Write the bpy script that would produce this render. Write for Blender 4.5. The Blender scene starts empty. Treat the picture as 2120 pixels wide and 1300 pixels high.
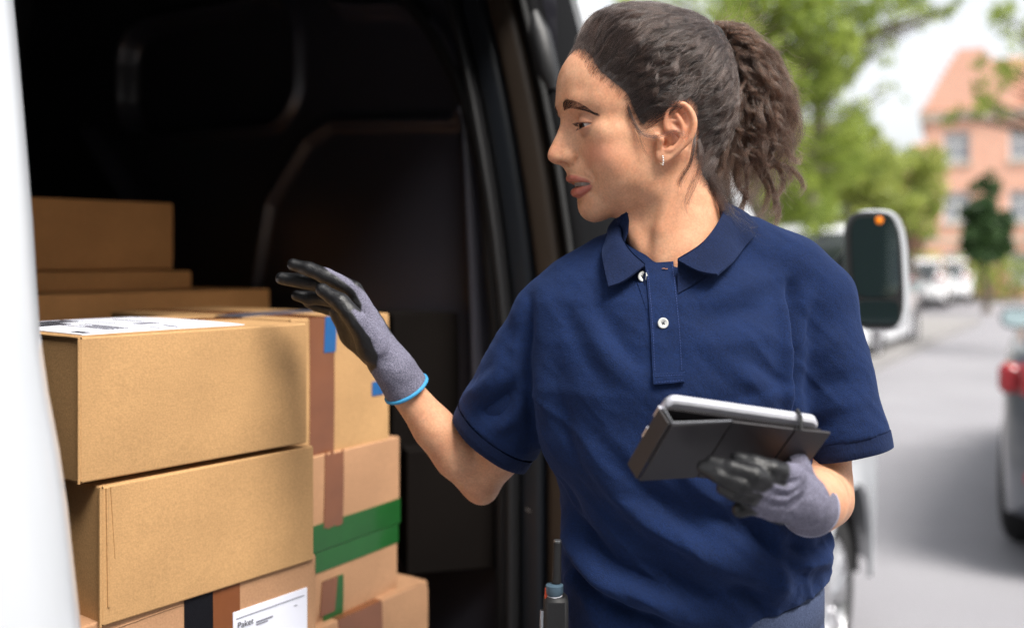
import bpy, math, random
import numpy as np
from mathutils import Vector, Matrix
from mathutils.bvhtree import BVHTree

random.seed(7)
rng = np.random.default_rng(7)
scene = bpy.context.scene
COL = scene.collection

# ------------------------------------------------------------------ camera
CAM_H = 1.42
FPX = 2060.0            # focal length in photo pixels (35 mm lens)
cam_data = bpy.data.cameras.new("camera")
cam = bpy.data.objects.new("camera", cam_data)
COL.objects.link(cam)
cam.location = (0, 0, CAM_H)
cam.rotation_euler = (math.radians(90), 0, 0)
cam_data.sensor_width = 36.0
cam_data.lens = 36.0 * FPX / 2120.0
cam_data.shift_y = -110.0 / 2120.0
cam_data.clip_start = 0.05
cam_data.clip_end = 2000
cam_data.dof.use_dof = True
cam_data.dof.focus_distance = 1.09
cam_data.dof.aperture_fstop = 2.2
cam_data.dof.aperture_blades = 0
scene.camera = cam

# ------------------------------------------------------------------ light
SUN_EL, SUN_AZ = math.radians(55), math.radians(142)     # azimuth: from +Y towards +X
world = bpy.data.worlds.new("World")
scene.world = world
world.use_nodes = True
wn = world.node_tree
wn.nodes.clear()
w_out = wn.nodes.new("ShaderNodeOutputWorld")
w_bg = wn.nodes.new("ShaderNodeBackground")
w_sky = wn.nodes.new("ShaderNodeTexSky")
w_sky.sky_type = 'NISHITA'
w_sky.sun_disc = False
w_sky.sun_elevation = SUN_EL
w_sky.sun_rotation = SUN_AZ
w_sky.air_density = 1.0
w_sky.dust_density = 3.5
w_sky.ozone_density = 1.0
# thin bright cloud veil: the sky keeps its own brightness but loses most of its blue
w_hsv = wn.nodes.new("ShaderNodeHueSaturation")
w_hsv.inputs["Saturation"].default_value = 0.18
w_hsv.inputs["Value"].default_value = 1.0
wn.links.new(w_sky.outputs[0], w_hsv.inputs["Color"])
wn.links.new(w_hsv.outputs[0], w_bg.inputs[0])
w_bg.inputs[1].default_value = 0.12
wn.links.new(w_bg.outputs[0], w_out.inputs[0])

sun_d = bpy.data.lights.new("sun", 'SUN')
sun_d.energy = 1.9
sun_d.angle = math.radians(26)
sun_d.color = (1.0, 0.95, 0.88)
sun = bpy.data.objects.new("sun", sun_d)
COL.objects.link(sun)
sd = Vector((math.cos(SUN_EL)*math.sin(SUN_AZ), math.cos(SUN_EL)*math.cos(SUN_AZ), math.sin(SUN_EL)))
sun.rotation_euler = sd.to_track_quat('Z', 'Y').to_euler()

vs = scene.view_settings
vs.view_transform = 'Standard'
vs.look = 'None'
vs.exposure = 1.28
vs.gamma = 1.0
vs.use_curve_mapping = False
try:
    scene.cycles.use_denoising = True
    scene.cycles.denoising_prefilter = 'NONE'
    scene.cycles.use_adaptive_sampling = False
    scene.cycles.max_bounces = 8
    scene.cycles.transparent_max_bounces = 12
    scene.cycles.sample_clamp_indirect = 6.0
except Exception:
    pass

# ------------------------------------------------------------------ helpers
def P(px, py, Y):
    """world point seen at photo pixel (px,py) at distance Y along the view axis"""
    return Vector(((px-1060.0)/FPX*Y, Y, CAM_H + (540.0-py)/FPX*Y))

def props(o, label=None, cat=None, group=None, kind=None):
    if label: o["label"] = label
    if cat: o["category"] = cat
    if group: o["group"] = group
    if kind: o["kind"] = kind
    return o

def empty(name, loc, label, cat, group=None, rz=0.0, kind=None):
    o = bpy.data.objects.new(name, None)
    COL.objects.link(o)
    o.location = loc
    o.rotation_euler = (0, 0, rz)
    o.empty_display_size = 0.1
    return props(o, label, cat, group, kind)

def link_mesh(name, me, parent=None, local=False):
    """local=False: mesh verts are in world space, parent is compensated"""
    o = bpy.data.objects.new(name, me)
    COL.objects.link(o)
    if parent is not None:
        o.parent = parent
        if not local:
            o.matrix_parent_inverse = world_matrix(parent).inverted()
    return o

def world_matrix(o):
    m = Matrix.LocRotScale(o.location, o.rotation_euler, o.scale)
    if o.parent is not None:
        return world_matrix(o.parent) @ o.matrix_parent_inverse @ m
    return m

def mesh_np(name, V, F, mat=None, smooth=True, attrs=None):
    me = bpy.data.meshes.new(name)
    V = np.asarray(V, dtype=np.float32)
    if isinstance(F, np.ndarray) and F.ndim == 2:
        n, k = F.shape
        me.vertices.add(len(V)); me.vertices.foreach_set("co", V.ravel())
        me.loops.add(n*k); me.loops.foreach_set("vertex_index", F.ravel().astype(np.int32))
        me.polygons.add(n)
        me.polygons.foreach_set("loop_start", np.arange(0, n*k, k, dtype=np.int32))
        me.update(calc_edges=True)
    else:
        me.from_pydata([tuple(map(float, v)) for v in V], [], [tuple(f) for f in F])
        me.update()
    if smooth:
        me.polygons.foreach_set("use_smooth", np.ones(len(me.polygons), dtype=bool))
    if mat is not None:
        me.materials.append(mat)
    for k_, a in (attrs or {}).items():
        at = me.attributes.new(k_, 'FLOAT', 'POINT')
        at.data.foreach_set("value", np.asarray(a, dtype=np.float32))
    return me

class MB:
    """mesh builder: collects verts / faces"""
    def __init__(s): s.v, s.f = [], []
    def add(s, V, F, M=None):
        n = len(s.v)
        for p in V:
            p = Vector(p)
            s.v.append(M @ p if M is not None else p)
        s.f += [tuple(i+n for i in f) for f in F]
        return s
    def box(s, lo, hi, M=None, bev=0.0):
        x0, y0, z0 = lo; x1, y1, z1 = hi
        if bev <= 0:
            V = [(x, y, z) for z in (z0, z1) for y in (y0, y1) for x in (x0, x1)]
            F = [(0,2,3,1), (4,5,7,6), (0,1,5,4), (2,6,7,3), (0,4,6,2), (1,3,7,5)]
            return s.add(V, F, M)
        b = bev; V = []; 
        idx = {}
        for i, x in enumerate((x0, x1)):
            for j, y in enumerate((y0, y1)):
                for k, z in enumerate((z0, z1)):
                    sx, sy, sz = (1 if i == 0 else -1), (1 if j == 0 else -1), (1 if k == 0 else -1)
                    for a, p in enumerate(((x, y+sy*b, z+sz*b), (x+sx*b, y, z+sz*b), (x+sx*b, y+sy*b, z))):
                        idx[i, j, k, a] = len(V); V.append(p)
        F = []
        for i in (0, 1):
            q = [idx[i,0,0,0], idx[i,1,0,0], idx[i,1,1,0], idx[i,0,1,0]]; F.append(q[::-1] if i == 0 else q)
            q = [idx[0,i,0,1], idx[0,i,1,1], idx[1,i,1,1], idx[1,i,0,1]]; F.append(q[::-1] if i == 0 else q)
            q = [idx[0,0,i,2], idx[1,0,i,2], idx[1,1,i,2], idx[0,1,i,2]]; F.append(q[::-1] if i == 0 else q)
        for a in (0, 1):
            for c in (0, 1):
                F.append([idx[0,a,c,1], idx[1,a,c,1], idx[1,a,c,2], idx[0,a,c,2]])
                F.append([idx[a,0,c,0], idx[a,1,c,0], idx[a,1,c,2], idx[a,0,c,2]])
                F.append([idx[a,c,0,0], idx[a,c,1,0], idx[a,c,1,1], idx[a,c,0,1]])
        for i in (0, 1):
            for j in (0, 1):
                for k in (0, 1):
                    F.append([idx[i,j,k,0], idx[i,j,k,1], idx[i,j,k,2]])
        return s.add(V, F, M)
    def tube(s, pts, rad, n=10, cap=True):
        pts = [Vector(p) for p in pts]
        if not hasattr(rad, '__len__'): rad = [rad]*len(pts)
        base = len(s.v)
        up = None
        for i, p in enumerate(pts):
            t = (pts[min(i+1, len(pts)-1)] - pts[max(i-1, 0)]).normalized()
            if up is None:
                up = t.orthogonal().normalized()
            up = (up - t*up.dot(t)).normalized()
            b = t.cross(up)
            for k in range(n):
                a = 2*math.pi*k/n
                s.v.append(p + (up*math.cos(a) + b*math.sin(a))*rad[i])
        for i in range(len(pts)-1):
            for k in range(n):
                a0 = base+i*n+k; a1 = base+i*n+(k+1) % n
                s.f.append((a0, a1, a1+n, a0+n))
        if cap:
            s.f.append(tuple(base+k for k in range(n))[::-1])
            s.f.append(tuple(base+(len(pts)-1)*n+k for k in range(n)))
        return s
    def lathe(s, prof, M, n=32, closed=False):
        """prof: (radius, axial) list, revolved about local X"""
        base = len(s.v); m = len(prof)
        for k in range(n):
            a = 2*math.pi*k/n
            for r, x in prof:
                s.v.append(M @ Vector((x, r*math.cos(a), r*math.sin(a))))
        for k in range(n):
            for i in range(m if closed else m-1):
                j = (i+1) % m
                a0 = base+k*m+i; a1 = base+k*m+j; b0 = base+((k+1) % n)*m+i; b1 = base+((k+1) % n)*m+j
                s.f.append((a0, a1, b1, b0))
        return s
    def mesh(s, name, mat, smooth=False, fix=True):
        me = bpy.data.meshes.new(name)
        me.from_pydata([tuple(v) for v in s.v], [], s.f)
        me.update()
        if fix:
            import bmesh
            bm = bmesh.new(); bm.from_mesh(me)
            bmesh.ops.recalc_face_normals(bm, faces=bm.faces)
            bm.to_mesh(me); bm.free()
        if smooth:
            me.polygons.foreach_set("use_smooth", np.ones(len(me.polygons), dtype=bool))
            try: me.set_sharp_from_angle(angle=math.radians(40))
            except Exception: pass
        if mat: me.materials.append(mat)
        return me
    def obj(s, name, mat, parent=None, smooth=False, local=False):
        return link_mesh(name, s.mesh(name, mat, smooth), parent, local)

# ---- materials
def new_mat(name):
    m = bpy.data.materials.new(name)
    m.use_nodes = True
    nt = m.node_tree
    b = nt.nodes["Principled BSDF"]
    return m, nt, b

def N(nt, typ, **kw):
    n = nt.nodes.new(typ)
    for k, v in kw.items():
        if k.startswith("i_"):
            n.inputs[k[2:].replace("_", " ")].default_value = v
        else:
            setattr(n, k, v)
    return n

def simple(name, col, rough=0.5, metal=0.0, bump=0.0, bscale=200.0, coat=0.0, var=0.0, vscale=6.0, spec=0.5):
    m, nt, b = new_mat(name)
    b.inputs["Base Color"].default_value = (*col, 1)
    b.inputs["Roughness"].default_value = rough
    b.inputs["Metallic"].default_value = metal
    b.inputs["Specular IOR Level"].default_value = spec
    if coat: b.inputs["Coat Weight"].default_value = coat; b.inputs["Coat Roughness"].default_value = 0.08
    tc = N(nt, "ShaderNodeTexCoord")
    if var > 0:
        n = N(nt, "ShaderNodeTexNoise"); n.inputs["Scale"].default_value = vscale; n.inputs["Detail"].default_value = 5
        nt.links.new(tc.outputs["Object"], n.inputs["Vector"])
        r = N(nt, "ShaderNodeMapRange"); r.inputs[1].default_value = 0.25; r.inputs[2].default_value = 0.75
        r.inputs[3].default_value = 1-var; r.inputs[4].default_value = 1+var
        nt.links.new(n.outputs[0], r.inputs[0])
        mx = N(nt, "ShaderNodeVectorMath", operation='SCALE'); mx.inputs[0].default_value = col
        nt.links.new(r.outputs[0], mx.inputs["Scale"])
        nt.links.new(mx.outputs[0], b.inputs["Base Color"])
    if bump > 0:
        n = N(nt, "ShaderNodeTexNoise"); n.inputs["Scale"].default_value = bscale; n.inputs["Detail"].default_value = 4
        nt.links.new(tc.outputs["Object"], n.inputs["Vector"])
        bp = N(nt, "ShaderNodeBump"); bp.inputs["Strength"].default_value = bump; bp.inputs["Distance"].default_value = 0.002
        nt.links.new(n.outputs[0], bp.inputs["Height"]); nt.links.new(bp.outputs[0], b.inputs["Normal"])
    return m

def srgb(r, g, b):
    f = lambda c: (c/255/12.92) if c/255 <= 0.04045 else ((c/255+0.055)/1.055)**2.4
    return (f(r), f(g), f(b))

# ------------------------------------------------------------------ implicit surfaces
class Grid:
    def __init__(s, lo, hi, h):
        s.lo = np.array(lo, dtype=np.float64); s.h = h
        s.n = np.ceil((np.array(hi)-s.lo)/h).astype(int)+1
        s.D = np.full(tuple(s.n), 1e3*h, dtype=np.float32)
        s.ax = [(s.lo[i]+h*np.arange(s.n[i])).astype(np.float32) for i in range(3)]
    def sub(s, lo, hi):
        a = np.clip(np.floor((np.array(lo)-s.lo)/s.h).astype(int), 0, s.n)
        b = np.clip(np.ceil((np.array(hi)-s.lo)/s.h).astype(int)+1, 0, s.n)
        sl = tuple(slice(a[i], b[i]) for i in range(3))
        X = s.ax[0][sl[0]][:, None, None]; Y = s.ax[1][sl[1]][None, :, None]; Z = s.ax[2][sl[2]][None, None, :]
        return sl, X, Y, Z
    def _apply(s, sl, d, k, op):
        A = s.D[sl]
        if A.size == 0: return
        d = np.broadcast_to(d, A.shape)
        if op == 'sub': d = -d
        if k > 0:
            if op == 'add':
                h = np.maximum(k-np.abs(A-d), 0)/k
                s.D[sl] = np.minimum(A, d) - h*h*k*0.25
            else:
                h = np.maximum(k-np.abs(A-d), 0)/k
                s.D[sl] = np.maximum(A, d) + h*h*k*0.25
        else:
            s.D[sl] = np.minimum(A, d) if op == 'add' else np.maximum(A, d)
    def ell(s, c, r, k=0, op='add', R=None, pad=None):
        """ellipsoid centre c radii r, optional 3x3 rotation R (columns = local axes)"""
        m = (max(r)+ (pad if pad is not None else k*1.5+3*s.h))
        sl, X, Y, Z = s.sub([c[i]-m for i in range(3)], [c[i]+m for i in range(3)])
        x, y, z = X-c[0], Y-c[1], Z-c[2]
        if R is not None:
            x, y, z = (R[0][0]*x+R[1][0]*y+R[2][0]*z, R[0][1]*x+R[1][1]*y+R[2][1]*z, R[0][2]*x+R[1][2]*y+R[2][2]*z)
        k0 = np.sqrt((x/r[0])**2+(y/r[1])**2+(z/r[2])**2)
        k1 = np.sqrt((x/r[0]**2)**2+(y/r[1]**2)**2+(z/r[2]**2)**2)+1e-9
        s._apply(sl, k0*(k0-1.0)/k1, k, op)
    def cap(s, a, b, ra, rb, k=0, op='add', pad=None):
        m = max(ra, rb)+(pad if pad is not None else k*1.5+3*s.h)
        lo = [min(a[i], b[i])-m for i in range(3)]; hi = [max(a[i], b[i])+m for i in range(3)]
        sl, X, Y, Z = s.sub(lo, hi)
        ab = [b[i]-a[i] for i in range(3)]; L = sum(v*v for v in ab)+1e-12
        t = np.clip(((X-a[0])*ab[0]+(Y-a[1])*ab[1]+(Z-a[2])*ab[2])/L, 0, 1)
        d = np.sqrt((X-a[0]-t*ab[0])**2+(Y-a[1]-t*ab[1])**2+(Z-a[2]-t*ab[2])**2)-(ra+(rb-ra)*t)
        s._apply(sl, d, k, op)
    def path(s, pts, rad, k=0, op='add', inner=None):
        """tapered tube through pts: own pieces are joined first, then blended with k"""
        if not hasattr(rad, '__len__'): rad = [rad]*len(pts)
        m = max(rad)+k*1.5+3*s.h
        lo = [min(p[i] for p in pts)-m for i in range(3)]; hi = [max(p[i] for p in pts)+m for i in range(3)]
        sl, X, Y, Z = s.sub(lo, hi)
        D = None; kk = inner if inner is not None else min(rad)*0.6
        for i in range(len(pts)-1):
            a, b = pts[i], pts[i+1]; ab = [b[j]-a[j] for j in range(3)]; L = sum(v*v for v in ab)+1e-12
            t = np.clip(((X-a[0])*ab[0]+(Y-a[1])*ab[1]+(Z-a[2])*ab[2])/L, 0, 1)
            d = np.sqrt((X-a[0]-t*ab[0])**2+(Y-a[1]-t*ab[1])**2+(Z-a[2]-t*ab[2])**2)-(rad[i]+(rad[i+1]-rad[i])*t)
            if D is None: D = d
            else:
                h = np.maximum(kk-np.abs(D-d), 0)/kk
                D = np.minimum(D, d)-h*h*kk*0.12
        s._apply(sl, D, k, op)
    def mesh(s, smooth_it=1):
        D = s.D; n = D.shape
        ins = D < 0
        c = ins[:-1, :-1, :-1].astype(np.int8)
        c = c + ins[1:, :-1, :-1] + ins[:-1, 1:, :-1] + ins[:-1, :-1, 1:] + ins[1:, 1:, :-1] + ins[1:, :-1, 1:] + ins[:-1, 1:, 1:] + ins[1:, 1:, 1:]
        act = (c > 0) & (c < 8)
        I, J, K = np.nonzero(act)
        idx = np.full(act.shape, -1, dtype=np.int32); idx[I, J, K] = np.arange(len(I))
        acc = np.zeros((len(I), 3)); cnt = np.zeros(len(I))
        cs = [(0,0,0), (1,0,0), (0,1,0), (1,1,0), (0,0,1), (1,0,1), (0,1,1), (1,1,1)]
        ed = [(0,1), (2,3), (4,5), (6,7), (0,2), (1,3), (4,6), (5,7), (0,4), (1,5), (2,6), (3,7)]
        val = [D[I+a, J+b, K+e] for a, b, e in cs]
        for a, b in ed:
            va, vb = val[a], val[b]
            m = (va < 0) != (vb < 0)
            t = np.where(m, va/np.where(m, va-vb, 1), 0)
            pa, pb = np.array(cs[a]), np.array(cs[b])
            pt = pa[None]+t[:, None]*(pb-pa)[None]
            acc += pt*m[:, None]; cnt += m
        V = acc/cnt[:, None] + np.stack([I, J, K], 1)
        V = V*s.h + s.lo
        F = []
        for axis in range(3):
            sl0 = [slice(None)]*3; sl1 = [slice(None)]*3
            sl0[axis] = slice(0, -1); sl1[axis] = slice(1, None)
            A, B = ins[tuple(sl0)], ins[tuple(sl1)]
            ch = A != B
            # interior edges only
            u, v = [(1, 2), (2, 0), (0, 1)][axis]
            e = np.nonzero(ch)
            e = np.stack(e, 1)
            ok = (e[:, u] > 0) & (e[:, v] > 0) & (e[:, u] < n[u]-1) & (e[:, v] < n[v]-1)
            e = e[ok]
            du = np.zeros(3, int); du[u] = 1; dv = np.zeros(3, int); dv[v] = 1
            q = [idx[tuple((e-du*a-dv*b).T)] for a, b in ((1, 1), (0, 1), (0, 0), (1, 0))]
            q = np.stack(q, 1)
            flip = A[tuple(e.T)]
            q[~flip] = q[~flip][:, ::-1]
            F.append(q)
        F = np.concatenate(F)
        F = F[(F >= 0).all(1)]
        for _ in range(smooth_it):
            V = laplace(V, F, 0.5)
        return V, F

def laplace(V, F, w=0.5):
    nb = np.zeros_like(V); ct = np.zeros(len(V))
    k = F.shape[1]
    for i in range(k):
        a, b = F[:, i], F[:, (i+1) % k]
        for j in range(3):
            nb[:, j] += np.bincount(a, V[b, j], len(V)) + np.bincount(b, V[a, j], len(V))
        ct += np.bincount(a, minlength=len(V)) + np.bincount(b, minlength=len(V))
    ct[ct == 0] = 1
    return V*(1-w) + w*nb/ct[:, None]

def vnormals(V, F):
    n = np.cross(V[F[:, 2]]-V[F[:, 0]], V[F[:, -1]]-V[F[:, 1]])
    N_ = np.zeros_like(V)
    for i in range(F.shape[1]):
        for j in range(3):
            N_[:, j] += np.bincount(F[:, i], n[:, j], len(V))
    return N_/(np.linalg.norm(N_, axis=1, keepdims=True)+1e-12)

def sstep(a, b, x):
    t = np.clip((x-a)/(b-a), 0, 1)
    return t*t*(3-2*t)

def seg_dist(Q, pts):
    """distance from points Q (n,d) to polyline pts, plus the arc fraction"""
    pts = np.asarray(pts, float); best = np.full(len(Q), 1e9); fr = np.zeros(len(Q)); side = np.zeros(len(Q))
    m = len(pts)-1
    for i in range(m):
        a, b = pts[i], pts[i+1]; ab = b-a; L = (ab*ab).sum()+1e-12
        t = np.clip(((Q-a)@ab)/L, 0, 1)
        r = Q-a-t[:, None]*ab
        d = np.sqrt((r*r).sum(1))
        u = d < best
        best[u] = d[u]; fr[u] = (i+t[u])/m
        if Q.shape[1] == 2:
            side[u] = np.sign(ab[0]*r[u, 1]-ab[1]*r[u, 0])
    return best, fr, side

_lat = rng.random((32, 32, 32)).astype(np.float32)*2-1
def vnoise(Q, sc):
    q = np.asarray(Q)/sc
    i = np.floor(q).astype(int); f = q-i; f = f*f*(3-2*f)
    r = 0
    for a in (0, 1):
        for b in (0, 1):
            for c in (0, 1):
                w = (f[:, 0] if a else 1-f[:, 0])*(f[:, 1] if b else 1-f[:, 1])*(f[:, 2] if c else 1-f[:, 2])
                r = r+w*_lat[(i[:, 0]+a) % 32, (i[:, 1]+b) % 32, (i[:, 2]+c) % 32]
    return r


def catmull(pts, n=8):
    pts = [np.asarray(p, float) for p in pts]
    pp = [2*pts[0]-pts[1]]+pts+[2*pts[-1]-pts[-2]]
    out = []
    for i in range(1, len(pp)-2):
        p0, p1, p2, p3 = pp[i-1:i+3]
        for k in range(n):
            t = k/n
            out.append(0.5*((2*p1)+(-p0+p2)*t+(2*p0-5*p1+4*p2-p3)*t*t+(-p0+3*p1-3*p2+p3)*t**3))
    out.append(pts[-1])
    return np.array(out)
# ================================================================== the van (its own frame: u along its length, v inwards, z up)
VO = Vector((-0.885, 0.0, 0.0))
VD = Vector((0.520, 0.854, 0)).normalized()
VN = Vector((-VD.y, VD.x, 0))
VM = Matrix(((VD.x, VN.x, 0, VO.x), (VD.y, VN.y, 0, VO.y), (0, 0, 1, 0), (0, 0, 0, 1)))
VANG = math.atan2(VD.y, VD.x)
def van_uv(x, y):
    p = Vector((x, y, 0))-VO
    return p.dot(VD), p.dot(VN)

def body_v(z):
    """how far the side of the body leans in at height z"""
    return 0.0 if z < 1.05 else 0.16*((z-1.05)/0.95)**1.9

white = simple("van_white_paint", (0.60, 0.62, 0.65), 0.25, coat=0.6)
black_in = simple("black_lining", (0.030, 0.029, 0.038), 0.33, spec=0.9, bump=0.02, bscale=90, var=0.15, vscale=4)
black_pl = simple("black_plastic", (0.012, 0.012, 0.013), 0.45, bump=0.2, bscale=700)
rubber = simple("rubber", (0.012, 0.012, 0.012), 0.75)
grey_metal = simple("grey_metal", (0.35, 0.36, 0.38), 0.35, 0.9)
rim_metal = simple("rim_metal", (0.6, 0.6, 0.62), 0.3, 0.9)
glass, _nt, _b = new_mat("tinted_glass")
_b.inputs["Base Color"].default_value = (0.30, 0.42, 0.38, 1); _b.inputs["Roughness"].default_value = 0.03
_b.inputs["Transmission Weight"].default_value = 0.75; _b.inputs["IOR"].default_value = 1.35
mirror_m = simple("mirror_glass", (0.42, 0.52, 0.52), 0.03, 1.0)
amber = simple("amber_lens", srgb(255, 140, 20), 0.2, coat=0.5)

def grid_surface(fn, us, ts, th=None, name="panel", mat=None, parent=None, smooth=True):
    """surface fn(u,t)->Vector(world) with optional thickness vector fn"""
    V = [fn(a, b) for a in us for b in ts]
    n, m = len(us), len(ts)
    F = [(i*m+j, (i+1)*m+j, (i+1)*m+j+1, i*m+j+1) for i in range(n-1) for j in range(m-1)]
    if th is not None:
        K = len(V)
        V += [fn(a, b)+th for a in us for b in ts]
        F += [(K+i*m+j, K+i*m+j+1, K+(i+1)*m+j+1, K+(i+1)*m+j) for i in range(n-1) for j in range(m-1)]
        for i in range(n-1):
            for j in (0, m-1):
                F.append((i*m+j, (i+1)*m+j, K+(i+1)*m+j, K+i*m+j))
        for j in range(m-1):
            for i in (0, n-1):
                F.append((i*m+j, i*m+j+1, K+i*m+j+1, K+i*m+j))
    mb = MB(); mb.add(V, F)
    return mb.obj(name, mat, parent, smooth=smooth)

van = empty("delivery_van", tuple(VM @ Vector((2.4, 0.9, 0))), "white delivery van with its side door open on a black lined load space", "van", rz=VANG)
U_REAR, U_B, U_FRONT = 0.955, 1.975, 5.05
Z_FLOOR = 0.62
def vp(u, v, z): return VM @ Vector((u, v, z))

# ---- rear quarter of the side (white, close to the lens): edge swells and leans
_re = []
for py_, px_ in ((-160, 12), (0, 28), (150, 42), (300, 55), (500, 71), (640, 78), (700, 84), (800, 98), (900, 118), (1000, 134), (1100, 146), (1200, 156), (1300, 168), (1500, 176)):
    r_ = (px_-1060)/FPX; Y_ = 0.8
    for _ in range(30):
        z_ = CAM_H+(540-py_)/FPX*Y_; v_ = body_v(z_)-0.018+0.03
        e_ = (0.885+0.854*v_+r_*0.52*v_)/(0.520-r_*0.854); Y_ = 0.854*e_+0.52*v_
    _re.append((z_, e_))
_re.sort()
def rear_edge(z):
    """where the white side panel ends at the door opening"""
    return float(np.interp(z, [p[0] for p in _re], [p[1] for p in _re]))
zs = np.linspace(0.32, 2.05, 36)
ts = [-3.2, -2.2, -1.4, -0.8, -0.4, -0.2, -0.12, -0.07, -0.04, -0.02, -0.008, 0]
def rear_fn(z, t):
    e = rear_edge(z)
    roll = 0.03*math.exp(t/0.022)            # the edge rolls inwards
    return vp(e+t, body_v(z)-0.018+roll, z)
grid_surface(rear_fn, list(zs), ts, None, "rear_side_panel", white, van)
def rear_in(z, t):
    return vp(rear_edge(z)-0.004-t*0.05, body_v(z)+0.014+t*0.15, z)
grid_surface(rear_in, list(zs), [0, 0.25, 0.6, 1.0], None, "door_opening_flange", white, van)
# inside lining of the rear quarter
grid_surface(lambda z, t: vp(rear_edge(z)-0.06-t, body_v(z)+0.165, z), list(zs), [0, 0.5, 1.5, 3.0], None, "rear_side_lining", black_in, van)

# ---- bulkhead with pressed panels
UB = 2.02
def rrect(x, y, cx, cy, hx, hy, r):
    dx = abs(x-cx)-(hx-r); dy = abs(y-cy)-(hy-r)
    return math.hypot(max(dx, 0), max(dy, 0))+min(max(dx, dy), 0)-r
def bulk_px(px, py):
    """point of the bulkhead plane seen at a photo pixel -> (v,z)"""
    d = Vector(((px-1060)/FPX, 1, (540-py)/FPX)); n = VD
    o = vp(UB, 0, CAM_H); t = (o-Vector((0, 0, CAM_H))).dot(n)/d.dot(n)
    p = Vector((0, 0, CAM_H))+d*t
    return (p-VO).dot(VN), p.z
w0 = bulk_px(612, 10); w1 = bulk_px(262, 290)
wc = ((w0[0]+w1[0])/2, (w0[1]+w1[1])/2+0.01); wh = (abs(w0[0]-w1[0])/2, abs(w0[1]-w1[1])/2)
a0 = bulk_px(980, 30); a1 = bulk_px(640, 255)
def bulk_h(v, z):
    h = 0.0
    d = rrect(v, z, wc[0], wc[1], wh[0], wh[1], 0.09)
    h += 0.020*float(sstep(-0.014, 0.010, d)) - 0.006*math.exp(-((d-0.016)/0.010)**2)   # recessed window panel with raised rim
    # big arched swage near the pillar
    ar = bulk_px(1010, 300)
    d2 = rrect(v, z, ar[0]+0.42, 0.95, 0.47, 1.02, 0.30)
    h += 0.014*float(sstep(-0.012, 0.012, d2))
    # horizontal swage stepping down to the left
    k0 = bulk_px(955, 250); k1 = bulk_px(685, 255); k2 = bulk_px(560, 400)
    d3, _, sd = seg_dist(np.array([[v, z]]), [k0, k1, k2, bulk_px(530, 560)])
    h += 0.010*math.exp(-(d3[0]/0.011)**2)
    k3 = bulk_px(195, 290); k4 = bulk_px(290, 440)
    d4, _, _ = seg_dist(np.array([[v, z]]), [k3, k4, bulk_px(340, 640)])
    h -= 0.020*math.exp(-(d4[0]/0.022)**2)
    return h
us = np.linspace(0.1, 1.86, 320); zz = np.linspace(Z_FLOOR, 2.26, 260)
def bulk_fast():
    A, B = np.meshgrid(us, zz, indexing='ij'); v = A.ravel(); z = B.ravel()
    def rr(cx, cy, hx, hy, r):
        dx = np.abs(v-cx)-(hx-r); dy = np.abs(z-cy)-(hy-r)
        return np.hypot(np.maximum(dx, 0), np.maximum(dy, 0))+np.minimum(np.maximum(dx, dy), 0)-r
    h = np.zeros(len(v))
    d = rr(wc[0], wc[1], wh[0], wh[1], 0.085)
    h += 0.034*sstep(-0.014, 0.006, -d) - 0.026*np.exp(-((d-0.012)/0.011)**2)
    Q = np.stack([v, z], 1)
    d2, _, sd2 = seg_dist(Q, catmull([bulk_px(*p_) for p_ in ((690, -60), (704, 4), (760, 16), (850, 20), (925, 70), (962, 160), (978, 300), (992, 600), (1000, 900))], 6))
    h -= 0.032*np.exp(-(d2/0.015)**2)
    d3, _, _ = seg_dist(Q, [bulk_px(958, 235), bulk_px(945, 252), bulk_px(690, 255), bulk_px(640, 290), bulk_px(560, 420), bulk_px(530, 600)])
    h -= 0.022*np.exp(-(d3/0.011)**2)
    d4, _, _ = seg_dist(Q, [bulk_px(190, 280), bulk_px(285, 440), bulk_px(350, 640)])
    h -= 0.036*np.exp(-(d4/0.022)**2)
    V = np.array([tuple(vp(UB+h_, a, b)) for a, b, h_ in zip(v, z, h)])
    n, m = len(us), len(zz)
    I, J = np.meshgrid(np.arange(n-1), np.arange(m-1), indexing='ij'); k = (I*m+J).ravel()
    F = np.stack([k, k+m, k+m+1, k+1], 1)
    return V, F
bv, bf = bulk_fast()
link_mesh("bulkhead", mesh_np("bulkhead", bv, bf, black_in), van)

# ---- B pillar: black inner channel, tan trim, outer white skin
def pillar(name, u0, u1, v0, v1, mat, z0=Z_FLOOR-0.25, z1=1.97, r=0.012, lean=1.0):
    sec = []
    for (cu, cv, a0_) in ((u1-r, v0+r, -90), (u1-r, v1-r, 0), (u0+r, v1-r, 90), (u0+r, v0+r, 180)):
        for q in range(5):
            a = math.radians(a0_+90*q/4)
            sec.append((cu+r*math.cos(a), cv+r*math.sin(a)))
    zz_ = np.linspace(z0, z1, 20); V = []; m = len(sec)
    for z in zz_:
        for u, v in sec: V.append(vp(u, v+body_v(z)*lean, z))
    F = [(i*m+j, i*m+(j+1) % m, (i+1)*m+(j+1) % m, (i+1)*m+j) for i in range(len(zz_)-1) for j in range(m)]
    F.append(tuple(range(m))); F.append(tuple(range((len(zz_)-1)*m, len(zz_)*m)))
    return MB().add(V, F).obj(name, mat, van, smooth=True)
matt_black = simple("matt_black", (0.003, 0.003, 0.0036), 0.75, spec=0.1)
tan_trim = simple("pillar_trim_plastic", (0.040, 0.029, 0.021), 0.5, spec=0.4)
slate = simple("pillar_slate", (0.014, 0.017, 0.022), 0.35)
pillar("pillar_channel", 1.995, 2.06, 0.112, 0.168, slate, r=0.018)
pillar("pillar_lip", 1.975, 2.03, 0.168, 0.184, black_pl, r=0.005)
pillar("pillar_trim", 1.985, 2.05, 0.050, 0.106, tan_trim, r=0.016)
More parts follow.
